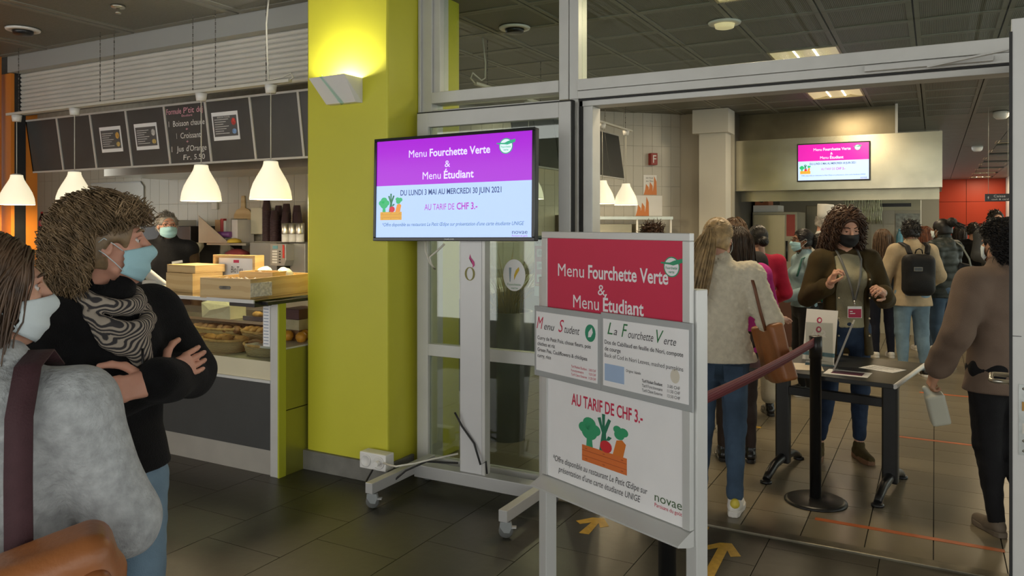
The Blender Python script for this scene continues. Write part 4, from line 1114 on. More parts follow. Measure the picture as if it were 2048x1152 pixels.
lettering('novae', po, printed('novae green', (0.06, 0.12, 0.05)), fw + PW - 0.115, fw + PW - 0.005, Zb + 0.052, 0.028, 0.0050)
lettering('Partisans du goût', po, PRED, fw + PW - 0.115, fw + PW - 0.005, Zb + 0.034, 0.012, 0.0050)
CARDF = M('grey card holder', (0.36, 0.38, 0.38), 0.45, 0.1, var=(4, 0.04))
mid = SW_ * 0.465
def card(x0, x1, z0, z1):
    c = obj('menu_card_holder', MB().box(x0, x1, -0.010, -0.002, z0, z1), CARDF, eas, bevel=0.002)
    obj('card', MB().box(x0 + 0.014, x1 - 0.014, -0.0125, -0.010, z0 + 0.022, z1 - 0.020), PAPER, c)
    return c
c1 = card(-0.030, mid, 1.035, 1.295)
c2 = card(mid, SW_ + 0.018, 1.035, 1.302)
HG = printed('script purple', (0.20, 0.03, 0.12))
HGN = printed('script green', (0.03, 0.18, 0.06))
yy = -0.0132
lettering('M', c1, PRED, -0.012, 0.026, 1.212, 0.045, yy, shear=0.35)
lettering('enu', c1, GI, 0.030, 0.088, 1.212, 0.026, yy, shear=0.35)
lettering('S', c1, PRED, 0.110, 0.140, 1.212, 0.045, yy, shear=0.35)
lettering('tudent', c1, GI, 0.143, 0.222, 1.212, 0.028, yy, shear=0.35)
flat(c1, 'leaf_badge', printed('badge green', (0.02, 0.25, 0.13)), disc_poly(mid - 0.048, 1.225, 0.026, 0.030, 20), yy, 0.0005)
flat(c1, 'leaf_mark', WT, [(mid - 0.058, 1.210), (mid - 0.045, 1.212), (mid - 0.035, 1.228), (mid - 0.040, 1.245), (mid - 0.056, 1.228)], yy - 0.0006, 0.0005)
for k, t_ in enumerate(('Curry de Petit Pois, choux fleurs, pois', 'chiches et riz', 'Green Pea, Cauliflowers & chickpea', 'curry, rice')):
    lettering(t_, c1, GI, -0.008, mid - 0.035, 1.172 - 0.022 * k, 0.0135, yy, align='left', bold=0.01)
for k, (t_, p_) in enumerate((('Tarif Réduit Étudiant', '3.00 CHF'), ('Fonctionnaire', '9.20 CHF'), ('Tarif Client Externe', '11.20 CHF'))):
    lettering(t_, c1, PRED, mid - 0.145, mid - 0.065, 1.094 - 0.014 * k, 0.0085, yy, align='left')
    lettering(p_, c1, PRED, mid - 0.055, mid - 0.020, 1.094 - 0.014 * k, 0.0085, yy, align='left')
lettering('L', c2, HGN, mid + 0.035, mid + 0.060, 1.232, 0.040, yy, shear=0.3)
lettering('a', c2, GI, mid + 0.064, mid + 0.080, 1.232, 0.026, yy, shear=0.3)
lettering('F', c2, HGN, mid + 0.100, mid + 0.128, 1.230, 0.044, yy, shear=0.3)
lettering('ourchette', c2, GI, mid + 0.130, mid + 0.238, 1.230, 0.026, yy, shear=0.3)
lettering('V', c2, HGN, mid + 0.250, mid + 0.280, 1.228, 0.042, yy, shear=0.3)
lettering('erte', c2, GI, mid + 0.281, mid + 0.330, 1.228, 0.024, yy, shear=0.3)
for k, t_ in enumerate(('Dos de Cabillaud en feuille de Nori, compote', 'de courge', 'Back of Cod in Nori Leaves, mashed pumpkins')):
    lettering(t_, c2, GI, mid + 0.022, SW_ - 0.015, 1.198 - 0.022 * k, 0.0135, yy, align='left', bold=0.01 if k < 2 else 0)
flat(c2, 'blue_note', printed('pale blue note', (0.35, 0.47, 0.66)), [(mid + 0.022, 1.075), (mid + 0.112, 1.075), (mid + 0.112, 1.132), (mid + 0.022, 1.132)], yy, 0.0005)
lettering('Origine: Islande', c2, GI, mid + 0.120, mid + 0.185, 1.118, 0.009, yy, align='left')
for k, (t_, p_) in enumerate((('Tarif Réduit Étudiant', '3.00 CHF'), ('Tarif Fonctionnaire', '11.50 CHF'), ('Tarif Client Externe', '13.50 CHF'))):
    lettering(t_, c2, GI, mid + 0.19, mid + 0.275, 1.096 - 0.015 * k, 0.0095, yy, align='left', bold=0.015 if k == 0 else 0)
    lettering(p_, c2, GI, mid + 0.295, mid + 0.345, 1.096 - 0.015 * k, 0.0095, yy, align='left')
flat(c2, 'seal', printed('seal cream', (0.62, 0.58, 0.48)), disc_poly(mid + 0.325, 1.135, 0.018, 0.022, 18), yy, 0.0005)

# belt barriers
def stanchion(x, y, label, h=0.955):
    t = thing('belt_stanchion', label, 'stanchion', (x, y, 0), 0, 'belt stanchions')
    obj('base', MB().lathe([(0.0, 0), (0.172, 0), (0.172, 0.008), (0.15, 0.018), (0.05, 0.028), (0, 0.028)], 36), BLACKM, t)
    obj('pole', MB().lathe([(0.032, 0.026), (0.032, h - 0.13), (0.036, h - 0.13), (0.036, h - 0.002), (0.03, h), (0, h)], 24), BLACKM, t)
    return t
stanchion(-0.604, 4.75, 'black belt stanchion on a round base in front of the check-in table')
stanchion(-0.835, 2.676, 'black belt stanchion standing behind the menu easel')
BELT = wave_mat('burgundy belt webbing', (0.135, 0.018, 0.028), (0.17, 0.026, 0.038), 30, 'Z', 0.6, 0, 0.3)
a, b = Vector((-0.604, 4.75, 0)), Vector((-0.835, 2.676, 0))
d = (b - a).normalized()
bl = MB()
V, F = [], []
for k in range(13):
    s_ = k / 12
    p = a.lerp(b, s_)
    sag = -0.02 * math.sin(PI * s_)
    for e in (-0.0012, 0.0012):
        for z in (0.90, 0.948):
            V.append((p.x + d.y * e, p.y - d.x * e, z + sag))
for k in range(12):
    i = 4 * k
    F += [(i, i + 1, i + 5, i + 4), (i + 2, i + 6, i + 7, i + 3), (i + 1, i + 3, i + 7, i + 5), (i, i + 4, i + 6, i + 2)]
tag(obj('barrier_belt', bl.add(V, F, True), BELT), 'burgundy retractable belt between the two stanchions', 'belt')

# check-in table
tb = thing('check_in_table', 'small black table on two column legs with arched feet', 'table', (-0.55, 5.20, 0), R(-9.5))
obj('tabletop', MB().box(-0.44, 0.43, -0.42, 0.40, 0.695, 0.722), M('black laminate', (0.022, 0.023, 0.021), 0.32, var=(5, 0.15)), tb, bevel=0.004)
obj('metal_edge', MB().tube([(0.432, -0.42, 0.710), (0.432, 0.40, 0.710)], 0.014, 8), ALU_L, tb)
for x in (-0.32, 0.32):
    obj('leg', MB().box(x - 0.045, x + 0.045, -0.028, 0.028, 0.05, 0.695), BLACKM, tb, bevel=0.012)
    pts = [(x, -0.31, 0.02), (x, -0.26, 0.045), (x, -0.17, 0.075), (x, 0, 0.09), (x, 0.17, 0.075), (x, 0.26, 0.045), (x, 0.31, 0.02)]
    obj('foot', MB().tube(pts, [0.022, 0.024, 0.026, 0.03, 0.026, 0.024, 0.022], 10), BLACKM, tb)
    for y in (-0.31, 0.31):
        obj('foot_pad', MB().lathe([(0.035, 0), (0.035, 0.012), (0.02, 0.02), (0, 0.02)], 16, Matrix.Translation((x, y, 0))), BLACKP, tb)
obj('crossbar', MB().box(-0.28, 0.28, -0.02, 0.02, 0.50, 0.555), BLACKM, tb, bevel=0.004)
def paper(name, label, cat, x, y, w, d_, rz, z=0.7225, mat=PAPER, k=0):
    o = obj(name, MB().box(-w / 2, w / 2, -d_ / 2, d_ / 2, 0, 0.0015), mat, None, (-0.55 + x, 5.20 + y, z), (0, 0, rz))
    return tag(o, label, cat)
paper('paper_pile', 'loose cream sheets lying on the check-in table', 'papers', -0.20, -0.18, 0.30, 0.24, 0.2, mat=M('cream sheets', (0.56, 0.50, 0.40), 0.6, var=(6, 0.06)))
fl = paper('flyer', 'white flyer with a dark plum panel on the check-in table', 'flyer', 0.10, -0.27, 0.24, 0.17, R(-5))
obj('plum_panel', MB().box(-0.085, 0.085, -0.05, 0.05, 0.0016, 0.0022), M('plum print', (0.10, 0.012, 0.05), 0.5, var=(30, 0.3)), fl)
sh2 = paper('notice_sheet', 'white printed sheet near the metal edge of the table', 'paper', 0.27, -0.02, 0.21, 0.16, R(-25))
for k in range(4):
    obj('printed_line', MB().box(-0.08, 0.08 - 0.02 * k, 0.05 - 0.03 * k, 0.056 - 0.03 * k, 0.0016, 0.002), GREYI, sh2)
st = thing('info_card', 'white leaning card with pink rings on the check-in table', 'card', (-0.66, 5.30, 0.7225), R(-12))
lean = Matrix.Rotation(R(-12), 4, 'X') @ Matrix.Shear('XZ', 4, (0.0, 0.0)) 
cdd = obj('sheet', MB().box(-0.10, 0.10, 0, 0.003, 0, 0.33), PAPER, st, rot=(R(-14), 0, 0))
for k, z in enumerate((0.26, 0.20, 0.145, 0.10)):
    flat(cdd, 'pink_ring', printed('ring pink', (0.48, 0.05, 0.13)), disc_poly(-0.012, z, 0.017, 0.020, 16), -0.001)
    flat(cdd, 'ring_core', PAPER, disc_poly(-0.010, z, 0.009, 0.011, 12), -0.0016)
flat(cdd, 'blue_strip', printed('strip blue', (0.10, 0.22, 0.30)), [(-0.10, 0.03), (0.10, 0.03), (0.10, 0.055), (-0.10, 0.055)], -0.001)
ah = thing('acrylic_holder', 'clear acrylic sign holder behind the stanchion pole', 'sign holder', (-0.637, 5.171, 0.7225), R(6))
AC = glass_mat('clear acrylic', (0.86, 0.88, 0.87), 2.5)
obj('upright_sheet', MB().box(-0.08, 0.08, 0, 0.004, 0, 0.26, Matrix.Rotation(R(-14), 4, 'X')), AC, ah)
obj('base_sheet', MB().box(-0.08, 0.10, -0.08, 0.08, 0, 0.004), AC, ah)
lettering('A 2', ah, WHITE, -0.05, 0.04, 0.17, 0.04, 0.025, bold=0.02)
lp2 = thing('tilted_frame', 'thin grey display frame tilted back on the check-in table', 'frame', (-0.529, 5.031, 0.7225), R(92))
obj('panel', MB().box(-0.11, 0.11, 0, 0.010, 0.006, 0.31, Matrix.Rotation(R(20), 4, 'X')), M('grey frame', (0.42, 0.41, 0.38), 0.4, 0.2, var=(6, 0.05)), lp2, bevel=0.002)

# floor tape
TAPEY = M('yellow floor tape', (0.52, 0.31, 0.03), 0.5, var=(30, 0.15))
TAPEO = M('orange floor tape', (0.42, 0.10, 0.02), 0.5, var=(12, 0.1))
def tape(name, label, poly, mat):
    cx = sum(p[0] for p in poly) / len(poly); cy = sum(p[1] for p in poly) / len(poly)
    o = obj(name, MB().prism([(p[0] - cx, p[1] - cy) for p in poly], 0.0012, axis='z'), mat, None, (cx, cy, 0.0003))
    return tag(o, label, 'floor marking')
tape('tape_arrow', 'yellow tape arrow on the slate beside the easel leg', [(-1.697, 3.819), (-1.636, 3.905), (-1.578, 3.924), (-1.513, 3.833), (-1.548, 3.794), (-1.578, 3.85), (-1.565, 3.687), (-1.617, 3.678), (-1.615, 3.84), (-1.661, 3.791)], TAPEY)
tape('tape_arrow', 'worn yellow tape arrow on the slate in front of the threshold', [(-1.023, 3.805), (-0.947, 3.904), (-0.892, 3.922), (-0.819, 3.792), (-0.862, 3.764), (-0.893, 3.83), (-0.878, 3.50), (-0.927, 3.49), (-0.940, 3.84), (-0.992, 3.781)], TAPEY)
tape('tape_strip', 'yellow tape strip on the slate behind the easel', [(-1.724, 4.07), (-1.512, 4.075), (-1.508, 4.035), (-1.712, 4.03)], TAPEY)
tape('tape_strip', 'short yellow tape piece beside the white sneaker', [(-1.12, 4.075), (-1.045, 4.078), (-1.041, 4.045), (-1.11, 4.04)], TAPEY)
tape('tape_line', 'orange tape line on the tiles just inside the threshold', [(-0.571, 4.452), (0.30, 4.452), (0.30, 4.492), (-0.571, 4.492)], TAPEO)
tape('tape_line', 'orange tape line on the tiles beyond the check-in table', [(-0.25, 6.48), (0.33, 6.48), (0.33, 6.52), (-0.25, 6.52)], TAPEO)
tape('tape_line', 'far orange tape line on the tiles near the queue', [(-0.13, 8.28), (0.33, 8.28), (0.33, 8.33), (-0.13, 8.33)], TAPEO)
tape('tape_strip', 'small yellow tape mark on the tiles behind the cream sweater', [(-1.32, 6.24), (-1.20, 6.24), (-1.20, 6.29), (-1.32, 6.29)], TAPEY)

# ================================================================ INSIDE THE RESTAURANT
# small things on the ceiling
def spot(x, y, label, dark=True):
    t = thing('ceiling_speaker', label, 'speaker', (x, y, CEIL - 0.012))
    obj('ring', MB().lathe([(0.075, 0.012), (0.125, 0.012), (0.12, 0.0), (0.08, -0.004)], 28, closed=True), WHITE, t)
    obj('cone', MB().lathe([(0.078, 0.008), (0.07, -0.03), (0.05, -0.036), (0, -0.036)], 24), BLACKP if dark else LAMPW, t)
spot(-6.37, 3.53, 'round ceiling spot with a dark core near the orange wall')
spot(-2.91, 5.36, 'round ceiling spot with a dark core behind the left transom glass')
spot(-1.42, 6.0, 'round glowing ceiling downlight behind the right transom glass', False)
def sprinkler(x, y, label):
    t = thing('sprinkler', label, 'sprinkler', (x, y, CEIL))
    obj('plate', MB().lathe([(0.05, 0), (0.045, -0.012), (0.012, -0.014)], 16), STEEL, t)
    obj('head', MB().lathe([(0.012, -0.01), (0.01, -0.04), (0.02, -0.045), (0.02, -0.052), (0, -0.055)], 10), STEEL, t)
sprinkler(-5.10, 3.48, 'small ceiling sprinkler above the roller shutter')
sprinkler(-2.72, 6.1, 'small ceiling sprinkler behind the left transom glass')
for x, y, lb in ((0.80, 12.6, 'white smoke detector on the ceiling nearest the right door'), (0.74, 18.0, 'white smoke detector on the ceiling nearer the red wall')):
    t = thing('smoke_detector', lb, 'smoke detector', (x, y, CEIL))
    obj('body', MB().lathe([(0.10, 0), (0.10, -0.03), (0.09, -0.07), (0.06, -0.10), (0, -0.10)], 20), WHITE, t)

# diagonal wall fittings
def on_diag(s_, z, off=-0.02):
    p = Vector((-4.16, 9.84, z)) + DIR * s_ + Vector((-DIR.y, DIR.x, 0)) * off
    return (p.x, p.y, p.z)
fs = thing('fire_sign', 'small red sign with a white letter F on the tiled diagonal wall', 'sign', on_diag(0.92, 2.425, -0.10), drz)
obj('box', MB().box(-0.05, 0.05, 0, 0.088, 0, 0.165), M('dark red sign', (0.28, 0.02, 0.015), 0.45, var=(6, 0.08)), fs, bevel=0.004)
lettering('F', fs, WT, -0.022, 0.028, 0.03, 0.105, -0.002, bold=0.01)
ORP = printed('flame orange', (0.66, 0.22, 0.06))
for s0, s1, z0, z1, lb in ((0.797, 0.998, 2.009, 2.288, 'poster with orange flames and two lines of text on the tiled wall'), (0.674, 1.083, 1.713, 1.999, 'wider glossy poster with orange flames below the first')):
    t = thing('wall_poster', lb, 'poster', on_diag((s0 + s1) / 2, z0, -0.015), drz)
    w, h = s1 - s0, z1 - z0
    pz = obj('sheet', MB().box(-w / 2, w / 2, 0, 0.002, 0, h), PAPER, t)
    q = 0.5 if w > 0.3 else 1.0
    for k, (a0, a1, hh) in enumerate(((0.0, 0.4, 0.55), (0.3, 0.7, 0.65), (0.65, 1.0, 0.95))):
        flat(pz, 'orange_flame', ORP, [(-w / 2 + w * q * a0, 0.0), (-w / 2 + w * q * a1, 0.0), (-w / 2 + w * q * (a1 - 0.02), h * hh * 0.7), (-w / 2 + w * q * ((a0 + a1) / 2 - 0.02), h * hh), (-w / 2 + w * q * (a0 + 0.12), h * hh * 0.5)], -0.001 - 0.0004 * k)
    if w < 0.3:
        lettering('DIS TOUS', pz, GI, -w * 0.32, w * 0.22, h * 0.80, 0.025, -0.001)
        lettering('au feu', pz, GI, -w * 0.32, w * 0.22, h * 0.66, 0.025, -0.001)
# coffee station in front of the diagonal wall
sv = thing('coffee_station', 'steel shelving with coffee machines against the diagonal wall', 'shelving', on_diag(0.42, 0, -0.40), drz)
obj('counter_body', MB().box(-1.2, 0.62, -0.05, 0.36, 0, 1.05), M('dark counter front', (0.09, 0.08, 0.06), 0.5, var=(3, 0.2)), sv)
obj('worktop', MB().box(-1.25, 0.65, -0.10, 0.37, 1.05, 1.09), STEEL, sv)
for x in (-0.55, 0.10, 0.60):
    obj('upright', MB().box(x - 0.012, x + 0.012, 0.0, 0.02, 1.09, 1.66), WHITE, sv)
obj('top_rail', MB().box(-0.60, 0.62, -0.02, 0.30, 1.66, 1.70), STEEL, sv)
for x0, x1 in ((-0.50, 0.05), (0.14, 0.56)):
    obj('machine_front', MB().box(x0, x1, 0.06, 0.34, 1.092, 1.60), M('dull steel machine', (0.34, 0.32, 0.25), 0.4, 0.4, var=(3, 0.12)), sv, bevel=0.006)
    obj('dark_band', MB().box(x0, x1, 0.05, 0.06, 1.35, 1.41), BLACKP, sv)
obj('brown_side_unit', MB().box(-0.95, -0.58, 0.02, 0.34, 1.092, 1.72), M('brown unit', (0.07, 0.045, 0.03), 0.5, var=(3, 0.2)), sv)
# low wall and plant seen through the door glass
lc = thing('inner_counter', 'long pale counter inside the restaurant behind the glass door', 'counter', (-3.75, 6.8, 0), 0)
obj('front_panel', MB().box(0.0, 0.05, -1.1, 1.5, 0.12, 0.95), M('dark green counter panel', (0.055, 0.075, 0.06), 0.35, var=(3, 0.15)), lc)
obj('kick_plate', MB().box(-0.02, 0.03, -1.1, 1.5, 0, 0.12), ALU, lc)
obj('worktop', MB().box(-0.6, 0.12, -1.12, 1.55, 0.95, 0.99), M('pale worktop', (0.48, 0.47, 0.42), 0.3, var=(3, 0.05)), lc)
obj('glass_screen', MB().box(0.09, 0.10, -1.1, 1.5, 0.99, 1.42), glass_mat('sneeze screen', (0.9, 0.94, 0.92), 1.2), lc)
pt = thing('potted_grass', 'tall dry grass plant in a dark pot behind the door glass', 'plant', (-2.80, 5.05, 0))
obj('pot', MB().lathe([(0.0, 0), (0.13, 0), (0.17, 0.5), (0.19, 0.95), (0.17, 0.95), (0.15, 0.85), (0, 0.85)], 20), M('dark planter', (0.05, 0.05, 0.045), 0.4, var=(5, 0.2)), pt)
gr = MB()
for k in range(70):
    a = rng.uniform(0, 2 * PI); l = rng.uniform(0.35, 0.75); o_ = rng.uniform(0.1, 0.36)
    r0 = rng.uniform(0, 0.10)
    pts = [(r0 * math.cos(a) + o_ * s_ ** 2 * math.cos(a), r0 * math.sin(a) + o_ * s_ ** 2 * math.sin(a), 0.86 + l * s_ * (1 - 0.25 * s_)) for s_ in (0, 0.35, 0.7, 1.0)]
    gr.tube(pts, [0.004, 0.0035, 0.0025, 0.0008], 4)
o = obj('grass_blades', gr, M('dry grass', (0.36, 0.28, 0.10), 0.6, var=(9, 0.35)), pt)
o['kind'] = 'stuff'

# extractor hood, second television, kitchen
hd = thing('extractor_hood', 'long stainless extractor hood over the serving line', 'extractor hood', (-2.49, 11.0, 2.06))
obj('front_panel', MB().box(0, 2.57, 0, 0.03, 0.0, 0.70), M('brushed hood steel', (0.54, 0.50, 0.38), 0.20, 0.95, var=(1.4, 0.30), bump=(2.5, 0.12)), hd)  # golden tint and tone noise stand in for warm reflections in the steel
obj('lower_lip', MB().box(0, 2.57, 0.03, 0.10, 0.0, 0.03), STEEL, hd)
obj('end_panel', MB().box(2.54, 2.57, 0.03, 1.6, 0, 0.70), STEEL, hd)
obj('end_panel', MB().box(0, 0.03, 0.03, 1.6, 0, 0.70), STEEL, hd)
obj('upper_fascia', MB().box(0.0, 2.06, 0.25, 0.28, 0.70, 1.09), M('bronze tinted steel', (0.20, 0.17, 0.11), 0.3, 0.85, var=(1.5, 0.3)), hd)
obj('support_strut', MB().box(2.04, 2.07, 0.10, 0.13, 0.70, 1.09), ALU_L, hd)
obj('inner_baffle', MB().box(0.03, 2.54, 0.35, 0.38, -0.14, 0.12), M('baffle steel', (0.40, 0.37, 0.26), 0.25, 0.9, var=(2, 0.2)), hd)
tv2 = thing('television', 'small wall television on the stainless hood showing the same slide', 'television', (-1.63, 10.985, 2.165))
obj('housing', MB().box(0, 0.90, -0.03, 0.012, 0, 0.51), BLACKP, tv2, bevel=0.006)
sc2 = obj('screen', MB().box(0, 0.865, -0.002, 0, 0, 0.475), SCREENB, tv2, loc=(0.0175, -0.031, 0.0175))
tv_picture(sc2, 0.865, 0.475, -0.004, True)
OVEN = M('oven door steel', (0.50, 0.46, 0.32), 0.3, 0.7, var=(2, 0.12))
ov = thing('oven', 'tall stainless oven with a big steel door', 'oven', (-2.18, 12.0, 0))
obj('cabinet', MB().box(-0.24, 0.40, 0, 0.8, 0, 1.78), M('oven body', (0.42, 0.40, 0.30), 0.4, 0.5, var=(2, 0.1)), ov, bevel=0.006)
od = obj('door', MB().box(-0.22, 0.23, -0.03, 0, 0.92, 1.74), OVEN, ov, bevel=0.006)
obj('handle', MB().tube([(0.26, -0.05, 1.05), (0.26, -0.05, 1.35)], 0.015, 8), BLACKP, od)
obj('lower_door', MB().box(-0.22, 0.23, -0.03, 0, 0.15, 0.88), OVEN, ov, bevel=0.006)
obj('red_notice', MB().box(0.25, 0.37, -0.006, 0, 1.42, 1.74), M('red notice', (0.50, 0.08, 0.06), 0.45, var=(4, 0.1)), ov)
fo = thing('oven_top_unit', 'small control unit with a round dial above the oven', 'control unit', (-2.42, 12.05, 1.781))
obj('housing', MB().box(0.0, 0.36, 0, 0.5, 0, 0.10), WHITE, fo)
obj('red_panel', MB().box(0.02, 0.22, 0.02, 0.4, 0.10, 0.26), M('orange panel', (0.42, 0.14, 0.06), 0.5, var=(4, 0.2)), fo)
obj('dial', MB().lathe([(0.04, 0), (0.04, 0.01), (0, 0.012)], 16, Matrix.Translation((0.12, 0.02, 0.18)) @ Matrix.Rotation(PI / 2, 4, 'X')), BLACKP, fo)
fr = thing('kitchen_fridge', 'olive steel refrigerator further back in the kitchen', 'refrigerator', (-1.60, 13.4, 0))
obj('body', MB().box(-0.25, 0.45, 0, 0.7, 0, 1.90), M('fridge steel', (0.36, 0.34, 0.25), 0.35, 0.6, var=(2, 0.1)), fr, bevel=0.008)
obj('notice', MB().box(0.10, 0.30, -0.004, 0, 1.55, 1.75), PAPER, fr)
obj('red_strip', MB().box(-0.02, 0.07, -0.004, 0, 1.50, 1.82), MATS['red notice'], fr)
sl = thing('serving_counter', 'dark wood and steel serving counter under the hood', 'counter', (-1.7, 10.55, 0))
obj('front', MB().box(-0.72, 0.70, 0, 0.5, 0, 0.88), M('dark red brown counter', (0.09, 0.035, 0.022), 0.4, var=(3, 0.25)), sl)
obj('worktop', MB().box(-0.74, 0.72, -0.05, 0.52, 0.88, 0.92), STEEL, sl)
obj('tray_rail', MB().tube([(-0.74, -0.16, 0.82), (0.72, -0.16, 0.82)], 0.012, 8).tube([(-0.74, -0.24, 0.82), (0.72, -0.24, 0.82)], 0.012, 8), STEEL, sl)
kc = thing('drinks_cabinet', 'pale tiled drinks cabinet with a dark slot and bottles', 'cabinet', (-0.50, 12.5, 0))
obj('cabinet_body', MB().box(-0.32, 0.32, 0.02, 0.6, 0, 1.80), M('pale cabinet', (0.46, 0.43, 0.33), 0.4, var=(2, 0.05)), kc)
obj('top_panel', MB().box(-0.32, 0.32, 0, 0.6, 1.80, 1.95), M('cream top panel', (0.55, 0.52, 0.36), 0.4, var=(2, 0.05)), kc)
obj('dark_slot', MB().box(-0.20, 0.20, -0.004, 0.02, 1.85, 1.90), BLACKP, kc)
for i in range(2):
    for j in range(3):
        obj('facing_tile', MB().box(-0.32 + 0.155 * i, -0.168 + 0.155 * i, 0.006, 0.02, 1.20 + 0.2 * j, 1.396 + 0.2 * j), M('facing tile', (0.48, 0.45, 0.36), 0.35, var=(2, 0.05)), kc)
obj('niche', MB().box(0.0, 0.31, 0.004, 0.02, 1.20, 1.75), M('mottled niche', (0.30, 0.32, 0.28), 0.3, var=(14, 0.5)), kc)  # thin grey-green sheet with strong tone noise
rb = thing('water_bottle', 'blue water bottle in the drinks cabinet', 'bottle', (-0.45, 12.44, 1.0))
obj('shelf_board', MB().box(-0.10, 0.40, -0.04, 0.06, 0.17, 0.20), STEEL, rb)
obj('bottle_body', MB().lathe([(0.04, 0.2), (0.045, 0.22), (0.045, 0.42), (0.015, 0.50), (0.015, 0.53)], 14), M('blue plastic bottle', (0.10, 0.30, 0.42), 0.2, var=(7, 0.2)), rb)
cu_ = MB()
for k in range(26):
    x = -0.14 + 0.018 * k
    pts = [(x + 0.006 * math.sin(i * 1.7 + k), 0.02 * (k % 2), 0.52 - 0.065 * i) for i in range(9)]
    cu_.tube(pts, [0.009 if i % 2 else 0.004 for i in range(9)], 5)
o = obj('chain_curtain', cu_, M('silver green chain', (0.34, 0.35, 0.22), 0.3, 0.6, var=(25, 0.5)), hd, loc=(1.54, 0.6, -0.46))
o['kind'] = 'stuff'
dp = thing('distant_poster', 'pale poster with a red line on the red wall', 'poster', (-0.18, 30.93, 1.83))
obj('sheet', MB().box(-0.26, 0.26, 0, 0.01, 0, 0.56), M('pale blue poster', (0.50, 0.50, 0.55), 0.5, var=(3, 0.1)), dp)
flat(dp, 'red_line', REDL, [(-0.22, 0.28), (0.22, 0.28), (0.22, 0.33), (-0.22, 0.33)], -0.004, 0.003)
cs = thing('cash_desk_sign', 'black hanging sign reading Caisse cash and card', 'sign', (0.72, 12.0, 1.90))
obj('board', MB().box(-0.14, 0.16, 0, 0.02, 0, 0.098), BLACKP, cs)
for x in (-0.1, 0.12):
    obj('wire', MB().tube([(x, 0.01, 0.098), (x, 0.01, CEIL - 1.90)], 0.0025, 4), CORD, cs)
lettering('Caisse', cs, WT, -0.04, 0.09, 0.053, 0.030, -0.002)
lettering('cash & card', cs, WT, -0.065, 0.125, 0.016, 0.020, -0.002)
flat(cs, 'arrow_mark', WT, [(-0.105, 0.03), (-0.098, 0.03), (-0.098, 0.05), (-0.09, 0.05), (-0.10, 0.068), (-0.112, 0.05), (-0.105, 0.05)], -0.002)

# ================================================================ PEOPLE
# bodies, clothes and bags are grown as smooth implicit surfaces, hair as strands
def vec(*a):
    return np.array(a, dtype=np.float64)
def RC(a, b, ra, rb, k=0.02, ys=1.0, op='u'):
    return ('rc', vec(*a), vec(*b), ra, rb, k, ys, op)
def EL(c, r_, k=0.02, op='u', Rm=None):
    return ('el', vec(*c), vec(*r_), k, op, Rm)
def BXP(c, h, rad, k=0.01, op='u', Rm=None):
    return ('bx', vec(*c), vec(*h), rad, k, op, Rm)
def PLANE(n, d):
    """keep the side where n.p < d"""
    return ('pl', vec(*n), d)
def prim_bounds(p):
    if p[0] == 'rc':
        m = max(p[3], p[4])
        return np.minimum(p[1], p[2]) - m, np.maximum(p[1], p[2]) + m
    if p[0] == 'el':
        m = p[2].max() if p[5] is not None else p[2]
        return p[1] - m, p[1] + m
    m = np.linalg.norm(p[2]) if p[6] is not None else p[2]
    return p[1] - m - p[3], p[1] + m + p[3]
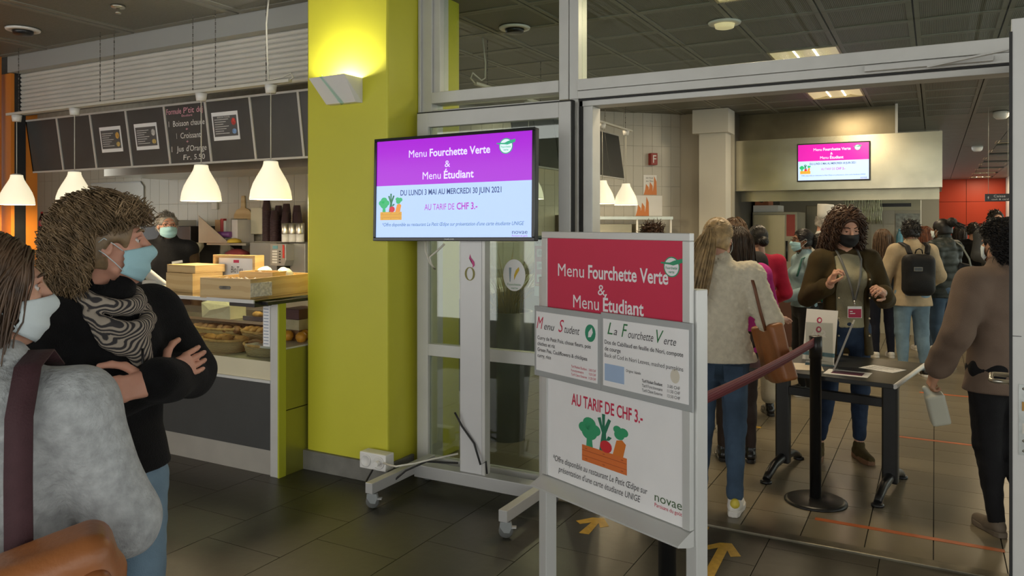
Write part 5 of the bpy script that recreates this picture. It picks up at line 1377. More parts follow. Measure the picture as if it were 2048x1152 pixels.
def sdf_mesh(prims, res, fold=0.0, ffreq=26.0, seed=0, fn=None):
    los, his = [], []
    for p in prims:
        if p[0] != 'pl' and p[-1 if p[0] == 'rc' else (4 if p[0] == 'el' else 5)] == 'u':
            a, b = prim_bounds(p)
            los.append(a); his.append(b)
    lo = np.min(los, 0) - 3 * res - fold
    hi = np.max(his, 0) + 3 * res + fold
    n = np.ceil((hi - lo) / res).astype(int) + 1
    ax = [lo[i] + res * np.arange(n[i]) for i in range(3)]
    f = np.full(n, 0.2, dtype=np.float32)
    for p in prims:
        if p[0] == 'pl':
            continue
        k = p[5] if p[0] == 'rc' else (p[3] if p[0] == 'el' else p[4])
        op = p[7] if p[0] == 'rc' else (p[4] if p[0] == 'el' else p[5])
        a, b = prim_bounds(p)
        pad = k + 3 * res + fold
        i0 = np.clip(np.floor((a - pad - lo) / res).astype(int), 0, n - 1)
        i1 = np.clip(np.ceil((b + pad - lo) / res).astype(int) + 1, 1, n)
        if np.any(i1 <= i0):
            continue
        X = ax[0][i0[0]:i1[0]][:, None, None]
        Y = ax[1][i0[1]:i1[1]][None, :, None]
        Z = ax[2][i0[2]:i1[2]][None, None, :]
        if p[0] == 'rc':
            A, B, ra, rb, ys = p[1], p[2], p[3], p[4], p[6]
            ba = B - A
            l2 = max(ba.dot(ba), 1e-9)
            t = np.clip(((X - A[0]) * ba[0] + (Y - A[1]) * ba[1] + (Z - A[2]) * ba[2]) / l2, 0, 1)
            d = np.sqrt((X - A[0] - ba[0] * t) ** 2 + ((Y - A[1] - ba[1] * t) / ys) ** 2 + (Z - A[2] - ba[2] * t) ** 2) - (ra + (rb - ra) * t)
            d = d * min(1.0, (1 + ys) / 2)
        else:
            dx, dy, dz = X - p[1][0], Y - p[1][1], Z - p[1][2]
            Rm = p[5] if p[0] == 'el' else p[6]
            if Rm is not None:
                m = Rm.T
                dx, dy, dz = m[0, 0] * dx + m[0, 1] * dy + m[0, 2] * dz, m[1, 0] * dx + m[1, 1] * dy + m[1, 2] * dz, m[2, 0] * dx + m[2, 1] * dy + m[2, 2] * dz
            if p[0] == 'el':
                r_ = p[2]
                k0 = np.sqrt((dx / r_[0]) ** 2 + (dy / r_[1]) ** 2 + (dz / r_[2]) ** 2)
                k1 = np.sqrt((dx / r_[0] ** 2) ** 2 + (dy / r_[1] ** 2) ** 2 + (dz / r_[2] ** 2) ** 2) + 1e-9
                d = k0 * (k0 - 1) / k1
            else:
                h = p[2]
                qx, qy, qz = np.abs(dx) - h[0], np.abs(dy) - h[1], np.abs(dz) - h[2]
                d = np.sqrt(np.maximum(qx, 0) ** 2 + np.maximum(qy, 0) ** 2 + np.maximum(qz, 0) ** 2) + np.minimum(np.maximum(qx, np.maximum(qy, qz)), 0) - p[3]
        sl = (slice(i0[0], i1[0]), slice(i0[1], i1[1]), slice(i0[2], i1[2]))
        s = f[sl]
        if op == 'u':
            h = np.clip(0.5 + 0.5 * (d - s) / k, 0, 1)
            f[sl] = d * (1 - h) + s * h - k * h * (1 - h)
        else:
            h = np.clip(0.5 - 0.5 * (s + d) / k, 0, 1)
            f[sl] = s * (1 - h) - d * h + k * h * (1 - h)
    if fold:
        rs = np.random.default_rng(seed)
        X, Y, Z = ax[0][:, None, None], ax[1][None, :, None], ax[2][None, None, :]
        g = 0
        for q in range(4):
            kv = rs.normal(size=3) * ffreq * (0.6 + 0.4 * q)
            kw = rs.normal(size=3) * ffreq * 0.45
            ph = rs.uniform(0, 6, 2)
            g = g + np.sin(kv[0] * X + kv[1] * Y + kv[2] * Z + ph[0] + 1.6 * np.sin(kw[0] * X + kw[1] * Y + kw[2] * Z + ph[1])) / (1 + 0.6 * q)
        f = f + (fold * 0.45 * g).astype(np.float32)
    if fn is not None:
        f = f + fn(ax[0][:, None, None], ax[1][None, :, None], ax[2][None, None, :]).astype(np.float32)
    for p in prims:
        if p[0] == 'pl':
            f = np.maximum(f, (p[1][0] * ax[0][:, None, None] + p[1][1] * ax[1][None, :, None] + p[1][2] * ax[2][None, None, :] - p[2]).astype(np.float32))
    return surface_net(f, lo, res)
def surface_net(f, lo, res):
    s = f < 0
    c = [s[i:s.shape[0] - 1 + i, j:s.shape[1] - 1 + j, k:s.shape[2] - 1 + k] for i in (0, 1) for j in (0, 1) for k in (0, 1)]
    anyc = c[0].copy(); allc = c[0].copy()
    for q in c[1:]:
        anyc |= q
        allc &= q
    act = anyc & ~allc
    idx = np.argwhere(act)
    m = len(idx)
    if m == 0:
        return np.zeros((0, 3)), np.zeros((0, 4), dtype=np.int32)
    offs = np.array([(i, j, k) for i in (0, 1) for j in (0, 1) for k in (0, 1)])
    vals = np.stack([f[idx[:, 0] + o[0], idx[:, 1] + o[1], idx[:, 2] + o[2]] for o in offs], 1)
    pos = np.zeros((m, 3)); cn = np.zeros(m)
    for a in range(8):
        for b in range(a + 1, 8):
            if np.abs(offs[a] - offs[b]).sum() != 1:
                continue
            va, vb = vals[:, a], vals[:, b]
            cr = (va < 0) != (vb < 0)
            t = np.where(cr, va / np.where(cr, va - vb, 1), 0)
            pos += np.where(cr[:, None], offs[a] + (offs[b] - offs[a]) * t[:, None], 0)
            cn += cr
    V = lo + res * (idx + pos / cn[:, None])
    im = np.full(act.shape, -1, dtype=np.int32)
    im[tuple(idx.T)] = np.arange(m)
    Q = []
    for axis in range(3):
        o1, o2 = [(1, 2), (2, 0), (0, 1)][axis]
        d = np.diff(s.astype(np.int8), axis=axis)
        e = np.argwhere(d != 0)
        sg = d[tuple(e.T)]
        ok = (e[:, o1] > 0) & (e[:, o2] > 0) & (e[:, o1] < act.shape[o1]) & (e[:, o2] < act.shape[o2])
        e, sg = e[ok], sg[ok]
        def cell(da, db):
            q = e.copy()
            q[:, o1] -= da
            q[:, o2] -= db
            return im[tuple(q.T)]
        quad = np.stack([cell(1, 1), cell(0, 1), cell(0, 0), cell(1, 0)], 1)
        quad[sg > 0] = quad[sg > 0][:, ::-1]
        Q.append(quad[:, ::-1])
    Q = np.concatenate(Q)
    Q = Q[(Q >= 0).all(1)]
    return V, Q[:, ::-1]
def join(parts):
    Vs, Qs, n = [], [], 0
    for V, Q in parts:
        if len(V) == 0:
            continue
        Vs.append(V); Qs.append(Q + n); n += len(V)
    return np.concatenate(Vs), np.concatenate(Qs)
def strands(P, r0, r1, sides=4):
    """P (N,K,3) paths -> tapering tubes"""
    N, K, _ = P.shape
    T = np.gradient(P, axis=1)
    T /= np.linalg.norm(T, axis=2, keepdims=True) + 1e-9
    ref = np.array([0.31, 0.83, 0.46])
    A = np.cross(T, ref)
    A /= np.linalg.norm(A, axis=2, keepdims=True) + 1e-9
    B = np.cross(T, A)
    s = np.linspace(0, 1, K)
    rad = (r0 * np.sqrt(np.maximum(1 - s, 0.0)) + r1)[None, :, None]
    V = np.stack([P + rad * (A * math.cos(2 * PI * q / sides) + B * math.sin(2 * PI * q / sides)) for q in range(sides)], 2).reshape(-1, 3)
    base = (np.arange(N)[:, None, None] * K + np.arange(K - 1)[None, :, None]) * sides
    q = np.arange(sides)[None, None, :]
    q2 = (q + 1) % sides
    F = np.stack([base + q, base + q2, base + sides + q2, base + sides + q], -1).reshape(-1, 4)
    return V, F.astype(np.int32)
SC_C = vec(0, -0.018, 0.03)
SC_R = vec(0.079, 0.099, 0.094)
def scalp(n, rs, lowback=-0.6, front=0.58):
    out = []
    while len(out) < n:
        d = rs.normal(size=(n * 3, 3))
        d /= np.linalg.norm(d, axis=1, keepdims=True)
        hl = lowback + np.clip((d[:, 1] + 0.25) / 1.1, 0, 1) * (front - lowback)
        out += list(d[d[:, 2] > hl])
    return np.array(out[:n])
def hair_cap(res, grow=0.006, front=0.045, low=-0.07):
    g = grow
    return sdf_mesh([EL(SC_C, SC_R + g, 0.01), EL((0, -0.045, -0.03), (0.070 + g, 0.066 + g, 0.07), 0.03),
                     EL((0, 0.110, -0.030), (0.080, 0.085, 0.122), 0.012, 's'), EL((0.078, 0.02, -0.035), (0.03, 0.028, 0.045), 0.01, 's'), EL((-0.078, 0.02, -0.035), (0.03, 0.028, 0.045), 0.01, 's'), PLANE((0, -0.25, -1), -low)], res)
def on_scalp(d, off=0.0):
    return SC_C + d * (SC_R + off)
def hair_curly_short(rs, n=1000, L=0.085, r0=0.004, curl=0.014, out=0.30):
    d = scalp(n, rs, -0.62, 0.50)
    root = on_scalp(d)
    K = 10
    s = np.linspace(0, 1, K)
    flow = np.stack([d[:, 0] * 0.4, -0.55 - 0.2 * d[:, 1] + 0 * d[:, 0], -0.55 + 0.2 * d[:, 2]], 1) + rs.normal(size=(n, 3)) * 0.45
    top = d[:, 2] > 0.45
    flow[top] = np.stack([d[top, 0] * 0.5, 0.35 * np.sign(d[top, 1] + 0.1), 0.15 + 0 * d[top, 0]], 1) + rs.normal(size=(top.sum(), 3)) * 0.55
    Ls = L * rs.uniform(0.6, 1.15, n)
    ph = rs.uniform(0, 6.28, n)
    tr = rs.uniform(0.8, 1.6, n)
    e1 = np.cross(d, rs.normal(size=(n, 3))); e1 /= np.linalg.norm(e1, axis=1, keepdims=True)
    e2 = np.cross(d, e1)
    ang = ph[:, None] + 2 * PI * tr[:, None] * s
    P = root[:, None] + (d * out)[:, None] * (Ls[:, None] * np.sqrt(s))[..., None] + flow[:, None] * (0.62 * Ls[:, None] * s ** 1.3)[..., None] + curl * s[None, :, None] ** 0.7 * (e1[:, None] * (np.cos(ang) - np.cos(ph)[:, None])[..., None] + e2[:, None] * (np.sin(ang) - np.sin(ph)[:, None])[..., None])
    return strands(P, r0, 0.0008)
def hair_wavy(rs, n=1300, L=0.13, vol=0.026, curl=0.010, r0=0.0024):
    a = hair_long(rs, n, L, r0, curl, vol, 0.50, 0.15, (1.2, 2.2), -0.62, True, 0.5, 12, 3)
    b = hair_long(rs, n // 3, L * 0.8, r0 * 0.6, curl * 1.5, vol * 1.5, 0.50, 0.15, (1.5, 2.6), -0.55, True, 0.5, 12, 3)
    # forelock swept forwards over the brow
    d = scalp(n, rs, -0.6, 0.40)
    d = d[(d[:, 1] > 0.05) & (d[:, 2] > 0.42)]
    m = len(d)
    s = np.linspace(0, 1, 12)
    ph = rs.uniform(0, 6.28, m)[:, None]
    tr = rs.uniform(0.9, 1.7, m)[:, None]
    fl = np.stack([d[:, 0] * 0.5 + rs.normal(size=m) * 0.3, 0.75 + rs.normal(size=m) * 0.2, 0.15 + rs.normal(size=m) * 0.2], 1)
    Ls = (L * 0.42 * rs.uniform(0.6, 1.1, m))[:, None]
    P = on_scalp(d)[:, None] + d[:, None] * (vol * np.sqrt(s))[None, :, None] + fl[:, None] * (Ls * s)[..., None]
    P[..., 2] -= 0.25 * Ls * s ** 2 + 0
    P[..., 0] += curl * np.cos(ph + 6.28 * tr * s) * np.clip(s * 3, 0, 1)
    P[..., 2] += curl * np.sin(ph + 6.28 * tr * s) * np.clip(s * 3, 0, 1)
    return join([a, b, strands(P, r0, 0.0007, 3)])
def hair_short(rs, n=900, L=0.03, r0=0.0032, front=0.56):
    d = scalp(n, rs, -0.6, front)
    root = on_scalp(d)
    s = np.linspace(0, 1, 5)
    flow = np.stack([d[:, 0] * 0.2, -0.5 + 0 * d[:, 0], -0.5 * (1 - d[:, 2])], 1) + rs.normal(size=(n, 3)) * 0.3
    top = (d[:, 2] > 0.5) & (d[:, 1] > 0)
    flow[top] = np.stack([0.5 + 0 * d[top, 0], 0.3 + 0 * d[top, 0], 0.1 + 0 * d[top, 0]], 1) + rs.normal(size=(top.sum(), 3)) * 0.3
    Ls = L * rs.uniform(0.7, 1.2, n)
    P = root[:, None] + (d * 0.35)[:, None] * (Ls[:, None] * np.sqrt(s))[..., None] + flow[:, None] * (Ls[:, None] * s)[..., None]
    return strands(P, r0, 0.0006)
def hair_long(rs, n=800, Lg=0.40, r0=0.0036, curl=0.0, vol=0.010, front=0.62, back=0.0, turns=(4, 6.5), low=-0.35, ear=False, sides=1.4, K=20, ns=4):
    d = scalp(n, rs, low, front)
    step = Lg / (K - 1) * rs.uniform(0.8, 1.1, n)[:, None]
    p = on_scalp(d, vol * 0.6)
    P = [p]
    off = vol * rs.uniform(0.5, 1.6, n)[:, None]
    g = np.tile(vec(0, -0.12 - back, -1.0), (n, 1)) + rs.normal(size=(n, 3)) * 0.07
    side = np.stack([np.sign(d[:, 0] + 1e-6) * np.clip(1.2 - np.abs(d[:, 0]), 0, 1) * (d[:, 1] > -0.3), -0.55 * (d[:, 1] > -0.2), np.zeros(n)], 1)
    for i in range(K - 1):
        w = max(0, 1 - i * 20 / K / 6)
        v = g + side * w * sides
        v /= np.linalg.norm(v, axis=1, keepdims=True)
        p = p + v * step
        q = (p - SC_C) / (SC_R + off)
        ln = np.linalg.norm(q, axis=1, keepdims=True)
        p = np.where(ln < 1, SC_C + q / np.maximum(ln, 1e-6) * (SC_R + off), p)
        low = p[:, 2] < -0.06
        fr = low & (p[:, 1] > 0.03)
        p[fr, 1] -= 0.006
        neck = low & (np.hypot(p[:, 0], p[:, 1] + 0.04) < 0.072)
        if neck.any():
            h = np.hypot(p[neck, 0], p[neck, 1] + 0.04) + 1e-6
            p[neck, 0] *= 0.072 / h
            p[neck, 1] = (p[neck, 1] + 0.04) * 0.072 / h - 0.04
        P.append(p)
    P = np.stack(P, 1)
    if curl:
        s = np.linspace(0, 1, K)
        ph = rs.uniform(0, 6.28, n)[:, None]
        fr = rs.uniform(turns[0], turns[1], n)[:, None]
        a = ph + 2 * PI * fr * s
        amp = (curl * rs.uniform(0.6, 1.3, n)[:, None]) * np.clip(s * 4, 0, 1)
        P[..., 0] += amp * np.cos(a)
        P[..., 1] += amp * np.sin(a)
        P[..., 2] += 0.4 * amp * np.cos(a + 1)
    if ear:
        bad = ((np.abs(P[..., 0]) > 0.055) & (P[..., 1] > -0.032) & (P[..., 1] < 0.055) & (P[..., 2] < 0.026)).any(1) | ((P[..., 1] > 0.055) & (P[..., 2] < 0.045)).any(1)
        P = P[~bad]
    return strands(P, r0, 0.0007, ns)
def hair_tied(rs, tie, n=700, tail=0.0, tn=300, r0=0.003, spread=0.05, bun=0.0, curl=0.0, drift=(0, -0.1, -1)):
    d = scalp(n, rs, -0.55, 0.58)
    td = (vec(*tie) - SC_C) / SC_R
    td /= np.linalg.norm(td)
    K = 10
    s = np.linspace(0, 1, K)[None, :, None]
    dd = d[:, None] * (1 - s) + td[None, None] * s
    dd /= np.linalg.norm(dd, axis=2, keepdims=True)
    P = SC_C + dd * (SC_R + 0.004 + 0.003 * rs.uniform(0, 1, n)[:, None, None])
    out = [strands(P, r0, 0.0015)]
    t0 = vec(*tie)
    if tail:
        K = 14
        s = np.linspace(0, 1, K)[None, :, None]
        g = np.array(drift)[None, None] * (tail * rs.uniform(0.8, 1.08, tn))[:, None, None] * s
        o0 = rs.normal(size=(tn, 3)) * 0.010
        sp = rs.normal(size=(tn, 3)) * vec(spread, spread * 0.5, 0.0)
        arc = vec(0, -0.05, 0.02)[None, None] * (np.sin(np.clip(s * 2.2, 0, PI)))
        P = t0 + o0[:, None] + g + sp[:, None] * s ** 0.6 * (1 - 0.45 * s) + arc
        if curl:
            a = rs.uniform(0, 6.28, tn)[:, None] + 2 * PI * 4 * s[..., 0]
            P[..., 0] += curl * np.cos(a) * s[..., 0]
            P[..., 1] += curl * np.sin(a) * s[..., 0]
        out.append(strands(P, 0.0042, 0.001))
    if bun:
        m = 420
        e = rs.normal(size=(m, 3)); e /= np.linalg.norm(e, axis=1, keepdims=True)
        e1 = np.cross(e, rs.normal(size=(m, 3))); e1 /= np.linalg.norm(e1, axis=1, keepdims=True)
        s = np.linspace(0, 1, 8)[None, :, None]
        c = t0 + vec(0, -bun * 0.8, 0.0)
        P = c + bun * (e[:, None] * np.cos(s * 1.6) + e1[:, None] * np.sin(s * 1.6)) * (0.92 + 0.13 * rs.uniform(0, 1, m)[:, None, None])
        out.append(strands(P, 0.006, 0.002))
        out.append(sdf_mesh([EL(c, (bun * 0.93,) * 3)], 0.008))
    return join(out)

def xf(V, Mx):
    A = np.array(Mx)
    return V @ A[:3, :3].T + A[:3, 3]
def hand_prims(side=1, curl=0.5, spread=0.0, thumb=0.4, point=None):
    """local frame: x along the fingers, palm faces -z, thumb towards +y (side=1)"""
    pr = [BXP((0.045, 0, 0), (0.036, 0.030 - 0.006, 0.006), 0.010, 0.012), RC((-0.03, 0, 0), (0.02, 0, 0), 0.024, 0.027, 0.02, 1.0)]
    for i, (y, l, r_) in enumerate(((0.030, 0.070, 0.0088), (0.010, 0.078, 0.0092), (-0.010, 0.072, 0.0088), (-0.029, 0.056, 0.0078))):
        p = vec(0.084 - 0.004 * abs(i - 1), y * side, 0.002)
        a = 0.0
        c = curl if not isinstance(curl, (list, tuple)) else curl[i]
        yaw = spread * (1.5 - i) * side
        for q, fr_ in enumerate((0.44, 0.31, 0.25)):
            a += c * (0.9 if q == 0 else 1.15)
            v = vec(math.cos(a) * math.cos(yaw), math.cos(a) * math.sin(yaw), -math.sin(a)) * l * fr_
            pr.append(RC(p, p + v, r_ * (1 - 0.08 * q), r_ * (1 - 0.08 * (q + 1)), 0.004))
            p = p + v
    p = vec(0.018, 0.026 * side, -0.006)
    for q, (l, r_) in enumerate(((0.045, 0.0125), (0.032, 0.0105), (0.026, 0.0092))):
        a = 0.85 - 0.25 * q - 0.35 * thumb * q
        v = vec(math.cos(a), math.sin(a) * side * (1 - 0.3 * q * thumb), -0.25 - 0.45 * thumb * (q > 0)) * l
        pr.append(RC(p, p + v, r_, r_ * 0.92, 0.006))
        p = p + v
    return pr
def hand_frame(w, d, nrm, s=1.0):
    """matrix putting a hand at wrist w pointing along d with the back of the hand towards nrm"""
    x = vec(*d); x /= np.linalg.norm(x)
    z = vec(*nrm); z = z - x * x.dot(z); z /= np.linalg.norm(z)
    y = np.cross(z, x)
    m = np.eye(4)
    m[:3, 0], m[:3, 1], m[:3, 2], m[:3, 3] = x * s, y * s, z * s, w
    return m

SKIN = {}
def skin(kind):
    c = {'fair': (0.56, 0.315, 0.22), 'pink': (0.58, 0.30, 0.21), 'brown': (0.20, 0.095, 0.05), 'tan': (0.44, 0.24, 0.15)}[kind]
    m = M('skin ' + kind, c, 0.5, var=(14, 0.10), bump=(160, 0.05), spec=0.35)
    b = m.node_tree.nodes['Principled BSDF']
    b.inputs['Subsurface Weight'].default_value = 0.12
    b.inputs['Subsurface Radius'].default_value = (0.012, 0.005, 0.003)
    return m
def hairmat(name, c, rough=0.42):
    return M('hair ' + name, c, rough, var=(28, 0.45), spec=0.4)
def cloth(name, c, rough=0.85, var=(10, 0.12), bump=(140, 0.25), sheen=0.02):
    return M('cloth ' + name, c, rough, var=var, bump=bump, sheen=sheen, spec=0.2)
EYEW = M('eye white', (0.62, 0.58, 0.54), 0.2, var=(9, 0.02))
IRIS = M('eye iris', (0.05, 0.035, 0.022), 0.1, var=(60, 0.2))
MASKB = M('surgical mask blue', (0.36, 0.60, 0.66), 0.8, var=(8, 0.05), bump=(200, 0.12))
MASKW = M('surgical mask pale', (0.60, 0.68, 0.70), 0.8, var=(8, 0.05), bump=(200, 0.12))
MASKK = M('black cloth mask', (0.010, 0.010, 0.011), 0.8, var=(8, 0.1))

DEF = dict(pelvis=(0, 0, 0.95), waist=(0, 0, 1.08), chest=(0, 0.0, 1.27), neck=(0, -0.03, 1.455), head=(0, 0.02, 1.615),
           hipR=(0.088, 0, 0.91), hipL=(-0.088, 0, 0.91), kneeR=(0.095, 0.02, 0.49), kneeL=(-0.095, 0.02, 0.49), ankR=(0.10, -0.03, 0.085), ankL=(-0.10, -0.03, 0.085),
           shR=(0.175, -0.02, 1.395), shL=(-0.175, -0.02, 1.395), elR=(0.235, -0.03, 1.12), elL=(-0.235, -0.03, 1.12), wrR=(0.245, 0.06, 0.885), wrL=(-0.245, 0.06, 0.885),
           toeR=5, toeL=-5)
class Person:
    pass
def person(label, head_at, rz, J={}, build=1.0, res=0.012, hres=0.005, hyaw=0, hpitch=0, hroll=0, skn='fair', fem=True, group=None,
           hair=None, haircol=None, top=None, bottom=None, shoes=None, mask=None, eyes=True, hands='LR', handcfg={}, face=True, earrings=False):
    rz = R(rz)
    D = dict(DEF)
    D.update(J)
    s = head_at[2] / D['head'][2]
    hx, hy = D['head'][0] * s, D['head'][1] * s
    loc = (head_at[0] - (hx * math.cos(rz) - hy * math.sin(rz)), head_at[1] - (hx * math.sin(rz) + hy * math.cos(rz)), 0)
    root = thing('person', label, 'person', loc, rz, group)
    root.scale = (s, s, s)
    P = Person()
    P.root, P.D, P.s = root, D, s
    g = {k: vec(*v) for k, v in D.items() if not isinstance(v, (int, float))}
    P.g = g
    bw = build * (0.94 if fem else 1.0)
    Hm = Matrix.Translation(D['head']) @ Euler((R(hpitch), R(hroll), R(hyaw)), 'XYZ').to_matrix().to_4x4()
    P.Hm = Hm
    rs = np.random.default_rng(abs(hash(label)) % 1000 if False else sum(map(ord, label)))
    SK = skin(skn)
    # ---- body
    parts = []
    nb = np.array(Hm.inverted() @ Vector(D['neck']))
    hp = [EL((0, -0.018, 0.03), (0.075, 0.094, 0.088), 0.02), EL((0, 0.028, -0.03), (0.059, 0.060, 0.082), 0.03), EL((0, 0.060, -0.085), (0.030, 0.026, 0.026), 0.03),
          RC((-0.05, 0.015, -0.065), (0.0, 0.060, -0.090), 0.018, 0.016, 0.02), RC((0.05, 0.015, -0.065), (0.0, 0.060, -0.090), 0.018, 0.016, 0.02),
          RC((0, -0.03, -0.05), nb, 0.050, 0.056 if fem else 0.062, 0.03)]
    if face:
        hp += [EL((0.034, 0.060, -0.022), (0.026, 0.024, 0.026), 0.02), EL((-0.034, 0.060, -0.022), (0.026, 0.024, 0.026), 0.02),
               RC((-0.032, 0.076, 0.034), (0.032, 0.076, 0.034), 0.011, 0.011, 0.02),
               EL((0.032, 0.102, 0.012), (0.017, 0.020, 0.011), 0.012, 's'), EL((-0.032, 0.102, 0.012), (0.017, 0.020, 0.011), 0.012, 's'),
               RC((0, 0.084, 0.022), (0, 0.110, -0.020), 0.008, 0.0125, 0.012), EL((0.012, 0.100, -0.025), (0.009, 0.010, 0.008), 0.008), EL((-0.012, 0.100, -0.025), (0.009, 0.010, 0.008), 0.008),
               RC((-0.018, 0.082, -0.057), (0.018, 0.082, -0.057), 0.007, 0.007, 0.008), RC((-0.015, 0.080, -0.068), (0.015, 0.080, -0.068), 0.008, 0.008, 0.008)]
    for sx in (1, -1):
        hp += [EL((0.078 * sx, -0.008, 0.0), (0.010, 0.020, 0.031), 0.006), EL((0.087 * sx, -0.003, 0.002), (0.008, 0.011, 0.017), 0.006, 's')]
    V, Q = sdf_mesh(hp, hres)
    parts.append((xf(V, Hm), Q))
    bp = [RC(g['pelvis'], g['waist'], 0.13 * bw, 0.115 * bw, 0.05, 0.7), RC(g['waist'], g['chest'], 0.115 * bw, 0.135 * bw, 0.05, 0.7), RC(g['shR'], g['shL'], 0.05, 0.05, 0.05),
          RC(g['chest'], g['neck'], 0.10, 0.05, 0.05, 0.7)]
    for q in 'RL':
        bp += [RC(g['sh' + q], g['el' + q], 0.043 * bw, 0.036 * bw, 0.03), RC(g['el' + q], g['wr' + q], 0.036 * bw, 0.025, 0.02),
               RC(g['hip' + q], g['knee' + q], 0.075 * bw, 0.048 * bw, 0.03), RC(g['knee' + q], g['ank' + q], 0.046 * bw, 0.031, 0.02)]
    parts.append(sdf_mesh(bp, max(res, 0.014)))
    for q in hands:
        cfg = dict(curl=0.35, thumb=0.4, d=None, n=None, spread=0.03)
        cfg.update(handcfg.get(q, {}))
        side = 1 if q == 'L' else -1
        d = cfg['d'] if cfg['d'] is not None else (g['wr' + q] - g['el' + q])
        nrm = cfg['n'] if cfg['n'] is not None else ((0.9, 0, 0.2) if q == 'R' else (-0.9, 0, 0.2))
        # thumb side: forwards for a hanging arm
        Mf = hand_frame(g['wr' + q] + vec(*d) / np.linalg.norm(vec(*d)) * 0.02, d, nrm)
        tside = cfg.get('tside')
        if tside is None:
            tside = 1 if Mf[1, 1] > 0 else -1
        V, Q = sdf_mesh(hand_prims(tside, cfg['curl'], cfg['spread'], cfg['thumb']), 0.004 if hres < 0.006 else 0.006)
        parts.append((xf(V, Mf), Q))
        P.__dict__['hand' + q] = Mf
        if hres < 0.0065:
            parts.append(sdf_mesh([RC(g['el' + q] * 0.35 + g['wr' + q] * 0.65, g['wr' + q], 0.031, 0.0245), RC(g['wr' + q], Mf[:3, 3], 0.0245, 0.024)], 0.006))
    V, Q = join(parts)
    P.body = obj('body', mesh_np('body', V, Q), SK, root)
    # ---- eyes and brows
    if eyes and face:
        for sx in (1, -1):
            m_ = MB()
            n = 12
            Vs, Fs = [], []
            for i in range(9):
                a = PI * i / 8
                for k in range(n):
                    b = 2 * PI * k / n
                    Vs.append((0.0125 * math.sin(a) * math.cos(b), 0.0125 * math.cos(a), 0.0125 * math.sin(a) * math.sin(b)))
            for i in range(8):
                for k in range(n):
                    Fs.append((i * n + k, i * n + (k + 1) % n, (i + 1) * n + (k + 1) % n, (i + 1) * n + k))
            m_.add(Vs, Fs, True, Matrix.Translation((0.032 * sx, 0.0698, 0.012)))
            me = m_.mesh('eye')
            me.transform(Hm)
            me.materials.append(EYEW); me.materials.append(IRIS)
            for k, p in enumerate(me.polygons):
                p.material_index = 1 if k < 2 * n else 0
            obj('eye', me, None, root)
            lid = MB().tube([(0.032 * sx - 0.016, 0.080, 0.015), (0.032 * sx - 0.007, 0.0835, 0.0195), (0.032 * sx + 0.006, 0.0835, 0.020), (0.032 * sx + 0.016, 0.078, 0.016)], 0.0042, 6).mesh('eyelid')
            lid.transform(Hm)
            obj('eyelid', lid, SK, root)
            br = MB().tube([(0.014 * sx, 0.092, 0.035), (0.028 * sx, 0.0905, 0.041), (0.042 * sx, 0.083, 0.040), (0.052 * sx, 0.073, 0.034)], [0.0030, 0.0042, 0.0038, 0.0015], 6).mesh('eyebrow')
            br.transform(Hm)
            obj('eyebrow', br, haircol, root)
    # ---- hair
    if hair is not None:
        V, Q = hair(rs)
        h = obj('hair', mesh_np('hair', xf(V, Hm), Q), haircol, root)
        P.hair = h
    # ---- mask
    if mask is not None:
        mtm, style = mask
        nu, nv = 25, 15
        Vs = []
        for j in range(nv):
            v = j / (nv - 1)
            for i in range(nu):
                u = 2 * i / (nu - 1) - 1
                a = u * 1.22
                up = -0.004 - 0.012 * abs(u) ** 1.5
                dn = (-0.112 if style != 'cloth' else -0.108) + 0.034 * abs(u) ** 1.8
                z = up + (dn - up) * v
                rr = 0.074 + 0.006 * math.sin(PI * v)
                fy = 0.112 - 0.006 * v + 0.020 * math.exp(-((v - 0.22) / 0.16) ** 2) * math.exp(-(u / 0.35) ** 2) - 0.024 * max(0, v - 0.72) / 0.28
                y = -0.010 + (fy + 0.010) * math.cos(a) ** 0.85
                pl = 0.0016 * math.sin(v * PI * 7) if style == 'surgical' else 0
                Vs.append((rr * math.sin(a), y + pl, z))
        Fs = [(j * nu + i, j * nu + i + 1, (j + 1) * nu + i + 1, (j + 1) * nu + i) for j in range(nv - 1) for i in range(nu - 1)]
        me = MB().add(Vs, Fs, True).mesh('face_mask')
        me.transform(Hm)
        mo = obj('face_mask', me, mtm, root)
        sm = mo.modifiers.new('thickness', 'SOLIDIFY')
        sm.thickness = 0.002
        for sx in (1, -1):
            for zz, ez in ((-0.016, 0.022), (-0.074, -0.022)):
                lm = MB().tube([(0.069 * sx, 0.036, zz), (0.078 * sx, 0.015, (zz + ez) / 2), (0.089 * sx, -0.010, ez), (0.088 * sx, -0.024, ez * 0.5)], 0.0016, 5).mesh('ear_loop')
                lm.transform(Hm)
                obj('ear_loop', lm, MASKW if style != 'cloth' else MASKK, mo)
